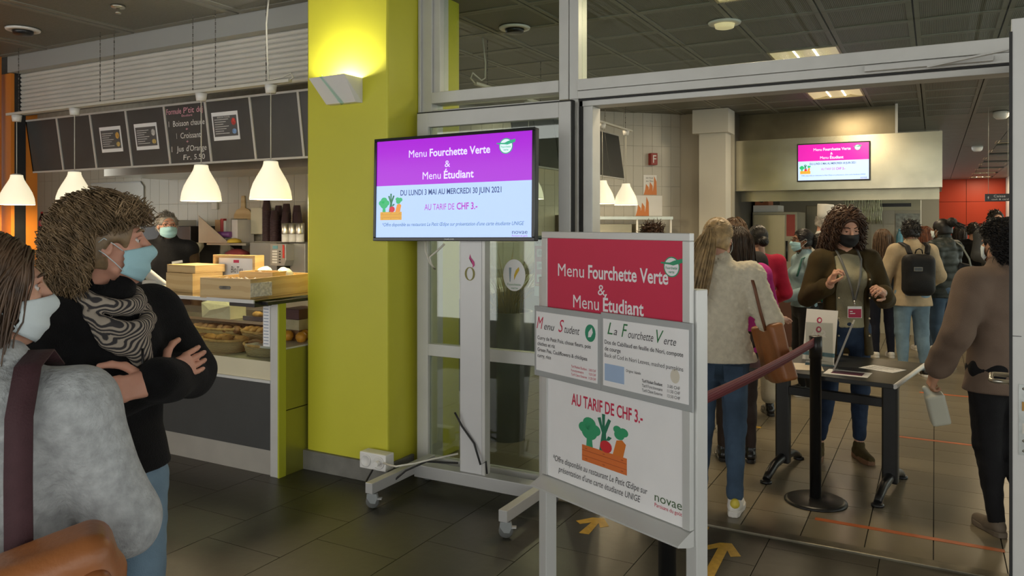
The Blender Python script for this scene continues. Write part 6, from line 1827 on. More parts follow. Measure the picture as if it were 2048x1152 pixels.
    # ---- clothes
    if bottom is not None:
        b = dict(puff=0.016, ank=1.0, fold=0.005, res=res)
        b.update(bottom)
        e = b['puff']
        pr = [RC(g['pelvis'] + vec(0, 0, 0.10), g['pelvis'] - vec(0, 0, 0.02), 0.128 * bw + e, 0.158 * bw + e * 0.6, 0.05, 0.70), EL(g['pelvis'] + vec(0.06, -0.055, -0.05), (0.08, 0.075, 0.085), 0.04), EL(g['pelvis'] + vec(-0.06, -0.055, -0.05), (0.08, 0.075, 0.085), 0.04)]
        for q in 'RL':
            kn, an, hpj = g['knee' + q], g['ank' + q], g['hip' + q]
            end = kn + (an - kn) * b['ank']
            flare = b.get('flare', 0.0)
            pr += [RC(hpj, kn, 0.083 * bw + e * 0.7, 0.057 * bw + e * 0.6, 0.025), RC(kn, end, 0.056 * bw + e * 0.6, 0.038 + e * 0.5 + flare, 0.02), EL(kn * 0.65 + an * 0.35 + vec(0, -0.022, 0), (0.048 * bw, 0.045, 0.10), 0.03)]
            if b.get('cuff'):
                pr.append(RC(end, end + (an - kn) / np.linalg.norm(an - kn) * 0.022, 0.038 + e * 0.5 + 0.007, 0.038 + e * 0.5 + 0.007, 0.004))
        V, Q = sdf_mesh(pr, b['res'], b['fold'], 30, 3)
        P.bottom = obj(b.get('name', 'trousers'), mesh_np('trousers', V, Q), b['mat'], root)
    if top is not None:
        P.tops = []
        for t in (top if isinstance(top, list) else [top]):
            t = dict(dict(puff=0.014, hem=0.86, sleeve=1.0, fold=0.005, ff=26, collar=0, open=0, res=res, name='jacket', flare=0.0, cuffr=0.0, arm=True), **t)
            e = t['puff']
            hz = t['hem']
            lo = vec(g['pelvis'][0], g['pelvis'][1], hz)
            pr = [RC(g['waist'], lo, 0.122 * bw + e, 0.160 * bw + e + t['flare'], 0.05, 0.70), RC(g['waist'], g['chest'], 0.122 * bw + e, 0.142 * bw + e, 0.06, 0.72),
                  RC(g['chest'], g['neck'] - vec(0, 0, 0.05), 0.135 * bw + e, 0.060 + e, 0.06, 0.72), RC(g['shR'], g['shL'], 0.054 * bw + e, 0.054 * bw + e, 0.05)]
            if fem:
                pr += [EL(g['chest'] + vec(0.07, 0.075, 0.0), (0.065 + e * 0.4, 0.055 + e, 0.06), 0.05), EL(g['chest'] + vec(-0.07, 0.075, 0.0), (0.065 + e * 0.4, 0.055 + e, 0.06), 0.05)]
            pr.append(PLANE((0, 0, -1), -(hz - 0.005)))
            if t['arm']:
                for q in 'RL':
                    sh, el, wr = g['sh' + q], g['el' + q], g['wr' + q]
                    end = el + (wr - el) * t['sleeve']
                    pr += [RC(sh, el, 0.054 * bw + e, 0.043 * bw + e, 0.03), RC(el, end, 0.043 * bw + e, 0.030 + e + t['cuffr'], 0.02)]
            if t['collar']:
                nk = g['neck']
                up = vec(0, 0.022, t['collar'])
                pr += [RC(nk - vec(0, 0, 0.03), nk + up, 0.070 + e, 0.066 + e * 0.6, 0.02), RC(nk + vec(0, 0.0, 0.005), nk + up * 1.6, 0.056, 0.062, 0.008, op='s')]
            if t['open']:
                w = t['open']
                pr.append(BXP((0, 0.20, (hz + 1.42) / 2), (w, 0.16, (1.46 - hz) / 2 + 0.06), 0.01, 0.01, 's'))
            V, Q = sdf_mesh(pr, t['res'], t['fold'], t['ff'], len(label), t.get('fn'))
            o = obj(t['name'], mesh_np(t['name'], V, Q), t['mat'], root)
            P.tops.append(o)
    if shoes is not None:
        sh = dict(dict(sole=None, h=0.028, boot=0.0), **shoes)
        for q in 'RL':
            an = g['ank' + q]
            yaw = R(D['toe' + q])
            c, n_ = math.cos(-yaw), math.sin(-yaw)
            def fp(x, y, z):
                return vec(an[0] + x * c - y * n_, an[1] + x * n_ + y * c, z + an[2] - 0.085)
            pr = [RC(fp(0, -0.025, 0.045), fp(0, 0.04, 0.042), 0.036, 0.038, 0.02), RC(fp(0, 0.04, 0.040), fp(0, 0.155, 0.030), 0.040, 0.032, 0.02), RC(fp(0, -0.012, 0.06), fp(0, 0.0, 0.095 + sh['boot']), 0.036, 0.040, 0.02), PLANE((0, 0, -1), -(an[2] - 0.085 + sh['h'] * 0.6))]
            V, Q = sdf_mesh(pr, min(res, 0.009))
            so = obj('shoe', mesh_np('shoe', V, Q), sh['mat'], root)
            out = [(0, -0.068), (0.026, -0.06), (0.037, -0.03), (0.036, 0.03), (0.044, 0.09), (0.042, 0.14), (0.026, 0.178), (0, 0.188), (-0.024, 0.178), (-0.039, 0.14), (-0.041, 0.09), (-0.034, 0.03), (-0.036, -0.03), (-0.026, -0.06)]
            mt = Matrix.Translation((an[0], an[1], an[2] - 0.085)) @ Matrix.Rotation(-yaw, 4, 'Z')
            obj('sole', MB().prism(out, sh['h'], mt, axis='z'), sh['sole'] or sh['mat'], so, bevel=0.005)
    return P
def add(P, name, V, Q, mat, parent=None):
    return obj(name, mesh_np(name, V, Q), mat, parent or P.root)
def strap(P, name, pts, w, th, mat, parent=None):
    """flat band through points; each point (x,y,z, nx,ny,nz) with outward normal"""
    Vs, Fs = [], []
    pts = [(Vector(p[:3]), Vector(p[3:])) for p in pts]
    fine = []
    for i in range(len(pts) - 1):
        for k in range(4):
            t = k / 4
            fine.append((pts[i][0].lerp(pts[i + 1][0], t), pts[i][1].lerp(pts[i + 1][1], t)))
    fine.append(pts[-1])
    for i, (p, n_) in enumerate(fine):
        t = fine[min(i + 1, len(fine) - 1)][0] - fine[max(i - 1, 0)][0]
        n_ = n_.normalized()
        b = t.cross(n_).normalized()
        for a, c in ((-1, 0), (1, 0), (1, 1), (-1, 1)):
            Vs.append(p + b * a * w / 2 + n_ * c * th)
    for i in range(len(fine) - 1):
        for k in range(4):
            Fs.append((4 * i + k, 4 * i + (k + 1) % 4, 4 * i + 4 + (k + 1) % 4, 4 * i + 4 + k))
    Fs += [(0, 1, 2, 3), tuple(4 * (len(fine) - 1) + k for k in (3, 2, 1, 0))]
    return obj(name, MB().add(Vs, Fs, True), mat, parent or P.root)

# ---------------------------------------------------------------- the individual people
JEAN = cloth('mid blue jeans', (0.05, 0.083, 0.13), 0.8, (7, 0.30), (220, 0.25))
JEAND = cloth('dark blue jeans', (0.022, 0.038, 0.075), 0.8, (7, 0.35), (220, 0.25))
JEANL = cloth('pale blue jeans', (0.15, 0.23, 0.30), 0.8, (6, 0.25), (220, 0.25))
BLK = cloth('black cotton', (0.010, 0.010, 0.011), 0.85, (8, 0.2))
FLEECE = cloth('black fleece', (0.006, 0.006, 0.0065), 0.95, (20, 0.3), (260, 0.4), 0.03)
WSHOE = M('white leather shoe', (0.68, 0.66, 0.62), 0.45, var=(8, 0.04))
BSHOE = M('black leather shoe', (0.012, 0.011, 0.011), 0.25, var=(8, 0.2))
GUM = M('gum rubber sole', (0.20, 0.10, 0.05), 0.6, var=(8, 0.1))
TANL = M('tan leather', (0.29, 0.105, 0.032), 0.42, var=(6, 0.22), bump=(60, 0.12))
H_BROWN = hairmat('mid brown', (0.085, 0.05, 0.028))
H_SAND = hairmat('sandy brown', (0.22, 0.15, 0.08))
H_GREY = hairmat('grey', (0.27, 0.245, 0.215))
H_BLOND = hairmat('dark blonde', (0.36, 0.245, 0.115))
H_DARK = hairmat('dark brown', (0.022, 0.013, 0.008))
H_BLACK = hairmat('black', (0.010, 0.008, 0.007))
H_CHEST = hairmat('chestnut curls', (0.055, 0.026, 0.013))
H_RED = hairmat('auburn', (0.11, 0.035, 0.015))

# 1 woman in the grey sweater, close to the camera
GREYKNIT = cloth('mottled grey knit', (0.36, 0.38, 0.385), 0.95, (38, 0.20), (90, 0.5), 0.15)
P1 = person('person in mottled grey knit sweater with a brown leather bag, pale blue mask, head turned', (-1.615, 0.838, 1.466), 28.7 + 14, dict(elR=(0.262, 0.0, 1.11), wrR=(0.19, 0.26, 1.02), elL=(-0.27, 0.02, 1.12), wrL=(-0.16, 0.27, 1.02), shR=(0.170, -0.02, 1.365), shL=(-0.170, -0.02, 1.365), neck=(0, -0.03, 1.435)), 1.0, 0.008, 0.0045, hyaw=-62, hpitch=-2,
            hair=lambda rs: join([hair_cap(0.006, 0.010), hair_long(rs, 1500, 0.27, 0.0026, 0, 0.008, 0.60, 0.10), hair_tied(rs, (0, -0.13, -0.06), 900, 0.24, 420, 0.0026, 0.03, drift=(0.0, -0.16, -1))]), haircol=H_BROWN,
            top=dict(mat=GREYKNIT, puff=0.034, hem=0.80, fold=0.007, ff=20, collar=0.012, name='sweater', res=0.009), bottom=dict(mat=JEAND), shoes=dict(mat=BSHOE), mask=(MASKW, 'surgical'), hands='R', handcfg={'R': dict(curl=0.5)})
DBAND = cloth('aubergine webbing', (0.050, 0.022, 0.026), 0.7, (40, 0.1), (200, 0.2))
strap(P1, 'bag_strap', [(0.10, 0.07, 1.445, 0, 0.6, 0.8), (0.10, 0.0, 1.488, 0, 0, 1), (0.102, -0.085, 1.468, 0, -0.6, 0.7), (0.107, -0.148, 1.38, 0, -1, 0.3), (0.113, -0.170, 1.26, 0, -1, 0.1), (0.118, -0.182, 1.14, 0, -1, 0), (0.12, -0.188, 1.05, 0, -1, 0)], 0.050, 0.004, DBAND)
bgm = Matrix.Rotation(R(14), 3, 'Z') @ Matrix.Rotation(R(-14), 3, 'Y')
Rb = np.array(bgm)
bag = thing('leather_bag', 'brown leather shoulder bag hanging at the back of the grey sweater', 'bag', P1.root.location, P1.root.rotation_euler.z)
bag.scale = P1.root.scale
V, Q = sdf_mesh([BXP((0.125, -0.255, 0.985), (0.165, 0.035, 0.115), 0.045, 0.03, Rm=Rb), EL((0.06, -0.28, 0.95), (0.17, 0.085, 0.12), 0.05, Rm=Rb), RC((-0.04, -0.235, 1.09), (0.29, -0.225, 1.10), 0.022, 0.028, 0.02)], 0.007, 0.007, 17, 5)
obj('bag_body', mesh_np('bag_body', V, Q), TANL, bag)
V, Q = sdf_mesh([RC((-0.02, -0.325, 0.98), (0.28, -0.29, 1.10), 0.020, 0.026, 0.02), RC((0.0, -0.345, 0.88), (0.28, -0.30, 1.05), 0.035, 0.03, 0.05), EL((0.17, -0.325, 0.92), (0.14, 0.035, 0.10), 0.04, Rm=Rb)], 0.007, 0.004, 20, 6)
obj('front_flap', mesh_np('front_flap', V, Q), M('tan leather flap', (0.25, 0.085, 0.025), 0.4, var=(6, 0.2), bump=(60, 0.1)), bag)
pts = [(0.04 + 0.05 * math.cos(a), -0.255, 1.075 + 0.075 * math.sin(a)) for a in [PI * k / 10 for k in range(11)]]
strap(None, 'handle', [(x, y, z, math.cos(PI * k / 10), 0, math.sin(PI * k / 10)) for k, (x, y, z) in enumerate(pts)], 0.032, 0.006, M('pale leather handle', (0.36, 0.15, 0.05), 0.45, var=(9, 0.15)), bag)

# 2 young man with curly hair, arms folded
P2 = person('person in black fleece and striped scarf with arms folded, curly hair and blue mask', (-1.985, 1.325, 1.542), 28.7 - 117, dict(elR=(0.25, 0.05, 1.14), wrR=(-0.05, 0.165, 1.235), elL=(-0.26, 0.05, 1.205), wrL=(0.0, 0.225, 1.245), neck=(0, -0.02, 1.455), toeR=15, toeL=-15), 1.08, 0.008, 0.004, hyaw=55, hpitch=2, fem=False, skn='pink',
            hair=lambda rs: join([hair_cap(0.005, 0.010), hair_wavy(rs, 5600, 0.115, 0.017, 0.010)]), haircol=H_SAND,
            top=dict(mat=FLEECE, puff=0.028, hem=0.97, fold=0.007, ff=19, collar=0.045, name='fleece_jacket'), bottom=dict(mat=JEANL, puff=0.018), shoes=dict(mat=WSHOE), mask=(MASKB, 'surgical'),
            handcfg={'R': dict(d=(-0.85, 0.12, 0.25), n=(0.0, 0.9, 0.3), curl=0.22, thumb=0.3, tside=1), 'L': dict(d=(0.9, -0.10, -0.05), n=(0.0, 0.9, 0.3), curl=0.20, thumb=0.3, tside=-1)})
STRIPE = wave_mat('striped scarf wool', (0.035, 0.032, 0.034), (0.36, 0.31, 0.25), 44, 'DIAGONAL', 0.9, 0, 0.5, 0.3)
def loop_prims(c, rx, ry, tilt_, r_, n=14, k=0.008):
    P_ = []
    for i in range(n + 1):
        a = 2 * PI * i / n
        P_.append(vec(c[0] + rx * math.sin(a), c[1] + ry * math.cos(a), c[2] - tilt_ * math.cos(a)))
    return [RC(P_[i], P_[i + 1], r_, r_, k) for i in range(n)]
V, Q = sdf_mesh(loop_prims((0, 0.015, 1.475), 0.080, 0.090, 0.035, 0.022) + loop_prims((0, 0.035, 1.435), 0.088, 0.105, 0.055, 0.022) + loop_prims((0.01, 0.05, 1.40), 0.075, 0.095, 0.075, 0.018) + [RC((0.0, 0.135, 1.36), (-0.02, 0.165, 1.25), 0.034, 0.026, 0.02, 0.6)], 0.006, 0.004, 40, 2)
add(P2, 'scarf', V, Q, STRIPE)
obj('zip', MB().tube([(0.0, 0.166, 1.33), (0.002, 0.172, 1.28), (0.004, 0.168, 1.22)], 0.004, 6), M('dark zip', (0.04, 0.04, 0.04), 0.3, 0.6, var=(60, 0.4)), P2.root)
wl = Vector(P2.g['wrL'])
obj('wristband', MB().lathe([(0.030, -0.008), (0.033, -0.006), (0.033, 0.006), (0.030, 0.008)], 18, Matrix.Translation(wl + Vector((0.012, 0, 0))) @ Matrix.Rotation(PI / 2, 4, 'Y'), closed=True), WHITE, P2.root)

# 3 man behind the counter
VEST = cloth('black vest', (0.010, 0.010, 0.012), 0.8, (8, 0.2))
P3 = person('person with grey hair, glasses and mask behind the bakery counter, black vest and name tag', (-6.04, 4.60, 1.582), 28.7 - 158, {}, 1.12, 0.014, 0.006, hyaw=14, fem=False, skn='pink',
            hair=lambda rs: join([hair_cap(0.008, 0.004), hair_short(rs, 900, 0.026, 0.0036)]), haircol=H_GREY,
            top=[dict(mat=cloth('brown shirt', (0.055, 0.035, 0.018), 0.85), puff=0.020, hem=0.86, name='shirt', collar=0.02), dict(mat=VEST, puff=0.034, hem=0.84, name='vest', arm=False, collar=0.035)], bottom=dict(mat=BLK), shoes=dict(mat=BSHOE), mask=(MASKB, 'surgical'), hands='')
nt_ = obj('name_tag', MB().box(-0.045, 0.045, -0.003, 0.003, -0.011, 0.011, Matrix.Translation((-0.085, 0.165, 1.29)) @ Matrix.Rotation(R(180 + 8), 4, 'Z') @ Matrix.Rotation(R(-8), 4, 'Y')), WHITE, P3.root)
def glasses(P, mat, r_=0.021):
    m_ = MB()
    for sx in (1, -1):
        m_.tube([(0.032 * sx + r_ * 1.15 * math.cos(2 * PI * k / 14), 0.106 - 0.006 * abs(math.cos(2 * PI * k / 14)), 0.008 + r_ * 0.8 * math.sin(2 * PI * k / 14)) for k in range(15)], 0.0018, 5, False)
        m_.tube([(0.055 * sx, 0.100, 0.014), (0.080 * sx, 0.06, 0.014), (0.086 * sx, -0.005, 0.018)], 0.0018, 5)
    m_.tube([(-0.009, 0.108, 0.012), (0, 0.112, 0.014), (0.009, 0.108, 0.012)], 0.0018, 5)
    me = m_.mesh('glasses')
    me.transform(P.Hm)
    return obj('glasses', me, mat, P.root)
glasses(P3, BLACKP)

# 4 woman with the ponytail
KNIT = cloth('cream cable knit', (0.64, 0.585, 0.455), 0.95, (30, 0.10), (70, 0.3), 0.1)
knit = lambda X, Y, Z: 0.0045 * np.sin(2 * PI * (X + 0.012 * np.sin(2 * PI * Z / 0.05)) / 0.042) * np.sin(2 * PI * Z / 0.032)
P4 = person('person with a long blonde ponytail in cream cable knit sweater, jeans and white sneakers', (-1.07, 4.38, 1.515), 28.7 - 14, dict(elR=(0.29, -0.03, 1.14), wrR=(0.33, 0.20, 1.125), elL=(-0.23, 0.03, 1.13), wrL=(-0.15, 0.22, 1.05), kneeL=(-0.085, 0.06, 0.49), ankL=(-0.115, 0.10, 0.085), ankR=(0.09, -0.06, 0.085), toeR=12, toeL=-4), 1.05, 0.009, 0.0055, hyaw=-22, hroll=4,
            hair=lambda rs: join([hair_cap(0.006, 0.007), hair_tied(rs, (-0.005, -0.118, 0.055), 1300, 0.46, 520, 0.0026, 0.055, drift=(-0.12, -0.10, -1))]), haircol=H_BLOND, mask=(MASKW, 'cloth'),
            top=dict(mat=KNIT, puff=0.034, hem=0.90, flare=0.035, fold=0.004, collar=0.012, name='sweater', fn=knit, res=0.0085, sleeve=0.93), bottom=dict(mat=JEAN, ank=0.86, puff=0.012, cuff=True, res=0.009), shoes=dict(mat=WSHOE, h=0.034), hands='RL', handcfg={'R': dict(d=(0.55, 0.75, -0.12), n=(-0.2, 0.1, 0.9), curl=0.15, thumb=0.2)})
for q in 'R':
    a = P4.g['ank' + q]
    V, Q = sdf_mesh([RC((a[0], a[1] - 0.052, 0.075), (a[0], a[1] - 0.05, 0.09), 0.018, 0.018), EL((a[0], a[1] - 0.045, 0.075), (0.026, 0.022, 0.022))], 0.004)
    add(P4, 'heel_tab', V, Q, M('yellow heel tab', (0.62, 0.50, 0.06), 0.5, var=(9, 0.1)))
for q in (1, -1):
    obj('back_pocket', MB().prism([(-0.055, 0), (-0.05, -0.09), (0, -0.115), (0.05, -0.09), (0.055, 0)], 0.004, Matrix.Translation((0.078 * q, -0.150, 0.885)) @ Matrix.Rotation(R(-8 * q), 4, 'Z')), cloth('pocket denim', (0.04, 0.068, 0.11), 0.8, (7, 0.3), (220, 0.3)), P4.root)
tb_ = thing('tote_bag', 'tan leather tote bag on the shoulder of the cream sweater', 'bag', P4.root.location, P4.root.rotation_euler.z)
tb_.scale = P4.root.scale
Rt = np.array(Matrix.Rotation(R(-68), 3, 'Z') @ Matrix.Rotation(R(12), 3, 'X') @ Matrix.Rotation(R(-10), 3, 'Y'))
V, Q = sdf_mesh([BXP((0.31, -0.02, 0.955), (0.125, 0.022, 0.145), 0.02, 0.02, Rm=Rt), EL((0.32, -0.02, 0.86), (0.125, 0.055, 0.075), 0.04, Rm=Rt)], 0.007, 0.005, 20, 4)
obj('bag_body', mesh_np('bag_body', V, Q), TANL, tb_)
strap(None, 'strap', [(0.15, 0.07, 1.45, 0, 0.6, 0.8), (0.155, -0.01, 1.485, 0, 0, 1), (0.17, -0.085, 1.44, 0.1, -0.7, 0.6), (0.20, -0.125, 1.33, 0.2, -1, 0.2), (0.23, -0.12, 1.20, 0.3, -1, 0), (0.26, -0.10, 1.09, 0.3, -1, 0)], 0.018, 0.004, M('dark tan strap', (0.16, 0.055, 0.02), 0.45, var=(9, 0.2)), tb_)

# 5 three people queuing beside her
PINK = cloth('magenta wool', (0.42, 0.03, 0.20), 0.9)
person('person with long dark hair in a magenta jacket, sheer black tights and loafers', (-1.19, 5.36, 1.46), 28.7 - 12, dict(elR=(0.24, 0.04, 1.13), wrR=(0.16, 0.24, 1.06)), 1.0, 0.012, 0.007,
       hair=lambda rs: join([hair_cap(0.007, 0.010), hair_long(rs, 1100, 0.44, 0.0036, 0, 0.014, back=0.05)]), haircol=H_DARK, mask=(MASKW, 'cloth'), eyes=False,
       top=dict(mat=PINK, puff=0.026, hem=0.82, flare=0.01), bottom=dict(mat=cloth('sheer black tights', (0.035, 0.022, 0.018), 0.6), puff=0.001, name='tights'), shoes=dict(mat=BSHOE))
person('person with light brown hair standing behind the magenta jacket', (-1.34, 6.0, 1.522), 28.7 - 20, dict(elR=(0.24, 0.04, 1.13), wrR=(0.16, 0.24, 1.06)), 1.0, 0.014, 0.008,
       hair=lambda rs: join([hair_cap(0.008, 0.010), hair_long(rs, 700, 0.30, 0.004, 0, 0.012)]), haircol=H_BROWN, eyes=False, mask=(MASKK, 'cloth'),
       top=dict(mat=cloth('dark grey wool', (0.03, 0.03, 0.032)), puff=0.024, hem=0.75), bottom=dict(mat=BLK), shoes=dict(mat=WSHOE))
person('person with dark tied hair in red cardigan, beige trousers and black flats', (-1.315, 6.7, 1.474), 28.7 + 5, dict(elR=(0.27, 0.02, 1.12), wrR=(0.20, 0.22, 1.02)), 1.0, 0.014, 0.008,
       hair=lambda rs: join([hair_cap(0.008, 0.008), hair_tied(rs, (0, -0.11, -0.02), 600, 0.0, bun=0.04)]), haircol=H_BLACK, eyes=False, mask=(MASKW, 'surgical'),
       top=dict(mat=cloth('red cardigan', (0.36, 0.012, 0.04)), puff=0.024, hem=0.82), bottom=dict(mat=cloth('beige trousers', (0.42, 0.37, 0.28)), puff=0.022, ank=0.8, flare=0.02), shoes=dict(mat=BSHOE))

# 6 woman with the badge, facing the camera
OLIVE = cloth('olive cotton', (0.046, 0.031, 0.010), 0.8, (9, 0.2), (180, 0.2))
P6 = person('person with long curly hair, black mask, open olive jacket and a lanyard badge', (-0.53, 5.75, 1.562), 28.7 + 178, dict(elR=(0.265, 0.0, 1.13), wrR=(0.20, 0.235, 1.24), elL=(-0.27, 0.02, 1.12), wrL=(-0.145, 0.255, 1.185), kneeR=(0.14, 0.05, 0.49), ankR=(0.20, 0.02, 0.085), ankL=(-0.08, 0.03, 0.085), toeR=25, toeL=-5), 1.0, 0.009, 0.0045, hpitch=-17, hroll=2, skn='fair',
            hair=lambda rs: join([hair_cap(0.006, 0.012), hair_long(rs, 1000, 0.40, 0.0040, 0.013, 0.026, front=0.66), hair_long(rs, 350, 0.30, 0.0036, 0.016, 0.034, front=0.66)]), haircol=H_CHEST, mask=(MASKK, 'cloth'),
            top=[dict(mat=cloth('sage t-shirt', (0.30, 0.275, 0.18), 0.9), puff=0.006, hem=0.93, sleeve=0.1, name='t_shirt', fold=0.003), dict(mat=OLIVE, puff=0.024, hem=0.74, open=0.085, sleeve=0.78, flare=0.02, cuffr=0.012, name='open_jacket', fold=0.007)],
            bottom=dict(mat=JEAND, ank=0.82, puff=0.010, res=0.010), shoes=dict(mat=cloth('olive suede', (0.065, 0.048, 0.018), 0.9), sole=GUM, h=0.034),
            handcfg={'R': dict(d=(-0.15, 0.45, 0.75), n=(0.7, -0.2, 0.4), curl=0.75, thumb=0.7), 'L': dict(d=(0.45, 0.55, 0.25), n=(-0.3, 0.5, 0.7), curl=0.8, thumb=0.8)})
LAN = M('grey lanyard ribbon', (0.13, 0.13, 0.12), 0.6, var=(20, 0.1))
ly = []
for sx in (1, -1):
    strap(P6, 'lanyard', [(0.075 * sx, 0.005, 1.475, 0, 0.3, 1), (0.070 * sx, 0.09, 1.41, 0, 1, 0.5), (0.045 * sx, 0.140, 1.30, 0, 1, 0), (0.02 * sx, 0.158, 1.20, 0, 1, 0), (0.004 * sx, 0.150, 1.125, 0, 1, 0)], 0.016, 0.002, LAN)
bdg = obj('badge', MB().box(-0.048, 0.048, -0.002, 0.002, -0.04, 0.04, Matrix.Translation((0, 0.156, 1.045))), PAPER, P6.root)
obj('badge_print', MB().box(-0.044, 0.044, 0.0021, 0.003, -0.037, 0.022, Matrix.Translation((0, 0.156, 1.045))), M('badge crimson', (0.42, 0.012, 0.06), 0.5, var=(9, 0.05)), bdg)
for k, (w_, z) in enumerate(((0.018, 1.050), (0.036, 1.036))):
    obj('badge_line', MB().box(0.034 - w_, 0.034, 0.0032, 0.0036, -0.003, 0.003, Matrix.Translation((0, 0.156, z))), PAPER, bdg)
obj('badge_clip', MB().tube([(0, 0.155, 1.085), (0, 0.152, 1.125)], 0.006, 8), STEEL, bdg)
SNAP = M('pale snap button', (0.60, 0.50, 0.34), 0.3, 0.3, var=(9, 0.05))
for sx in (1, -1):
    for z in (1.27, 1.14, 1.0, 0.88):
        obj('snap_button', MB().lathe([(0.007, 0), (0.006, 0.003), (0, 0.004)], 10, Matrix.Translation((0.105 * sx, 0.15 if z > 1.1 else 0.145, z)) @ Matrix.Rotation(R(-90), 4, 'X')), SNAP, P6.root)
wq = P6.handL
obj('bracelet', MB().lathe([(0.027, -0.006), (0.031, 0), (0.027, 0.006)], 16, Matrix.Translation(Vector(P6.g['wrL'])) @ Vector(tuple(wq[:3, 0])).to_track_quat('Z', 'Y').to_matrix().to_4x4(), closed=True), M('silver bracelet', (0.45, 0.45, 0.43), 0.3, 0.8, var=(50, 0.3)), P6.root)

# 7 woman in the denim jacket
P7 = person('person in pale denim jacket with glasses, blue mask and a large black hair puff', (-1.10, 7.70, 1.44), 28.7 + 92, dict(elL=(-0.22, -0.02, 1.11), wrL=(-0.10, 0.23, 1.03), elR=(0.22, 0.0, 1.11), wrR=(0.08, 0.25, 1.04)), 1.03, 0.011, 0.006, skn='brown', hyaw=-4,
            hair=lambda rs: join([hair_cap(0.007, 0.006), hair_tied(rs, (0, -0.115, -0.01), 800, 0.0, bun=0.085)]), haircol=H_BLACK, mask=(MASKB, 'surgical'),
            top=dict(mat=cloth('pale denim', (0.22, 0.31, 0.345), 0.8, (7, 0.2)), puff=0.026, hem=0.93, collar=0.025, name='denim_jacket'), bottom=dict(mat=BLK), shoes=dict(mat=BSHOE, sole=WSHOE), handcfg={'L': dict(d=(0.4, 0.8, -0.2), n=(-0.3, 0.2, 0.9), curl=0.5)})
glasses(P7, BLACKP)
bk7 = thing('patterned_backpack', 'colourful patterned backpack worn over the denim jacket', 'backpack', P7.root.location, P7.root.rotation_euler.z)
bk7.scale = P7.root.scale
V, Q = sdf_mesh([BXP((0, -0.215, 1.16), (0.10, 0.035, 0.16), 0.04, 0.02)], 0.010, 0.003)
PAT = M('rainbow pattern cloth', (0.3, 0.05, 0.06), 0.7)
nt = PAT.node_tree
vo = nt.nodes.new('ShaderNodeTexVoronoi'); vo.inputs['Scale'].default_value = 34
tc = nt.nodes.new('ShaderNodeTexCoord'); nt.links.new(tc.outputs['Object'], vo.inputs['Vector'])
hs = nt.nodes.new('ShaderNodeHueSaturation'); hs.inputs['Saturation'].default_value = 1.3; hs.inputs['Value'].default_value = 0.35
nt.links.new(vo.outputs['Color'], hs.inputs['Color']); nt.links.new(hs.outputs['Color'], nt.nodes['Principled BSDF'].inputs['Base Color'])
obj('pack_body', mesh_np('pack_body', V, Q), PAT, bk7)
V, Q = sdf_mesh([EL((0, -0.19, 1.36), (0.10, 0.06, 0.045), 0.02)], 0.010, 0.004)
obj('pink_hood', mesh_np('pink_hood', V, Q), cloth('hot pink', (0.52, 0.02, 0.10), 0.7), bk7)
strap(None, 'strap', [(-0.12, -0.13, 1.42, 0, -0.6, 0.8), (-0.12, -0.03, 1.475, 0, 0, 1), (-0.125, 0.07, 1.43, 0, 0.8, 0.5), (-0.14, 0.13, 1.25, -0.2, 1, 0)], 0.03, 0.005, cloth('teal strap', (0.02, 0.10, 0.085), 0.7), bk7)

# 8 cook
P8 = person('person in white cook jacket and tall white hat behind the curly haired woman', (-1.06, 9.2, 1.60), 28.7 - 105, {}, 1.1, 0.016, 0.008, hpitch=-16, fem=False, skn='pink', hair=lambda rs: join([hair_cap(0.008, 0.003), hair_short(rs, 300, 0.015)]), haircol=H_GREY, mask=(MASKW, 'surgical'), eyes=False,
            top=dict(mat=cloth('white cook cotton', (0.66, 0.65, 0.62), 0.85), puff=0.030, hem=0.75, collar=0.04), bottom=dict(mat=BLK), shoes=dict(mat=BSHOE))
me = MB().lathe([(0.082, 0.06), (0.084, 0.12), (0.088, 0.20), (0.086, 0.215), (0, 0.22)], 24, Matrix.Translation((0, -0.02, 0)) @ Matrix.Rotation(R(12), 4, 'X')).mesh('cook_hat')
me.transform(P8.Hm)
obj('cook_hat', me, M('white hat paper', (0.70, 0.68, 0.63), 0.8, var=(9, 0.03)), P8.root)

# 9 person with the black backpack
P9 = person('person in a beige jacket wearing a black backpack, back turned, faded jeans', (-0.225, 9.2, 1.51), 28.7 - 6, dict(elR=(0.29, 0.0, 1.13), wrR=(0.22, 0.18, 1.0), elL=(-0.29, 0.0, 1.13), wrL=(-0.22, 0.18, 1.0), ankR=(0.13, -0.04, 0.085), kneeR=(0.12, 0.02, 0.49)), 1.18, 0.012, 0.008, hyaw=-15,
            hair=lambda rs: join([hair_cap(0.008, 0.012), hair_curly_short(rs, 800, 0.045, 0.004, 0.006)]), haircol=H_BLACK, eyes=False, mask=(MASKW, 'surgical'), skn='tan',
            top=dict(mat=cloth('beige twill', (0.40, 0.315, 0.205), 0.85), puff=0.034, hem=0.80, collar=0.03, flare=0.015), bottom=dict(mat=JEANL, puff=0.02), shoes=dict(mat=BSHOE, sole=WSHOE))
bp = thing('black_backpack', 'black backpack with a small outlined label on the beige jacket', 'backpack', P9.root.location, P9.root.rotation_euler.z)
bp.scale = P9.root.scale
V, Q = sdf_mesh([BXP((-0.02, -0.235, 1.15), (0.085, 0.010, 0.145), 0.085, 0.02), EL((-0.02, -0.30, 1.06), (0.13, 0.06, 0.11), 0.04)], 0.010, 0.003)
obj('pack_body', mesh_np('pack_body', V, Q), cloth('black nylon', (0.008, 0.008, 0.009), 0.6), bp)
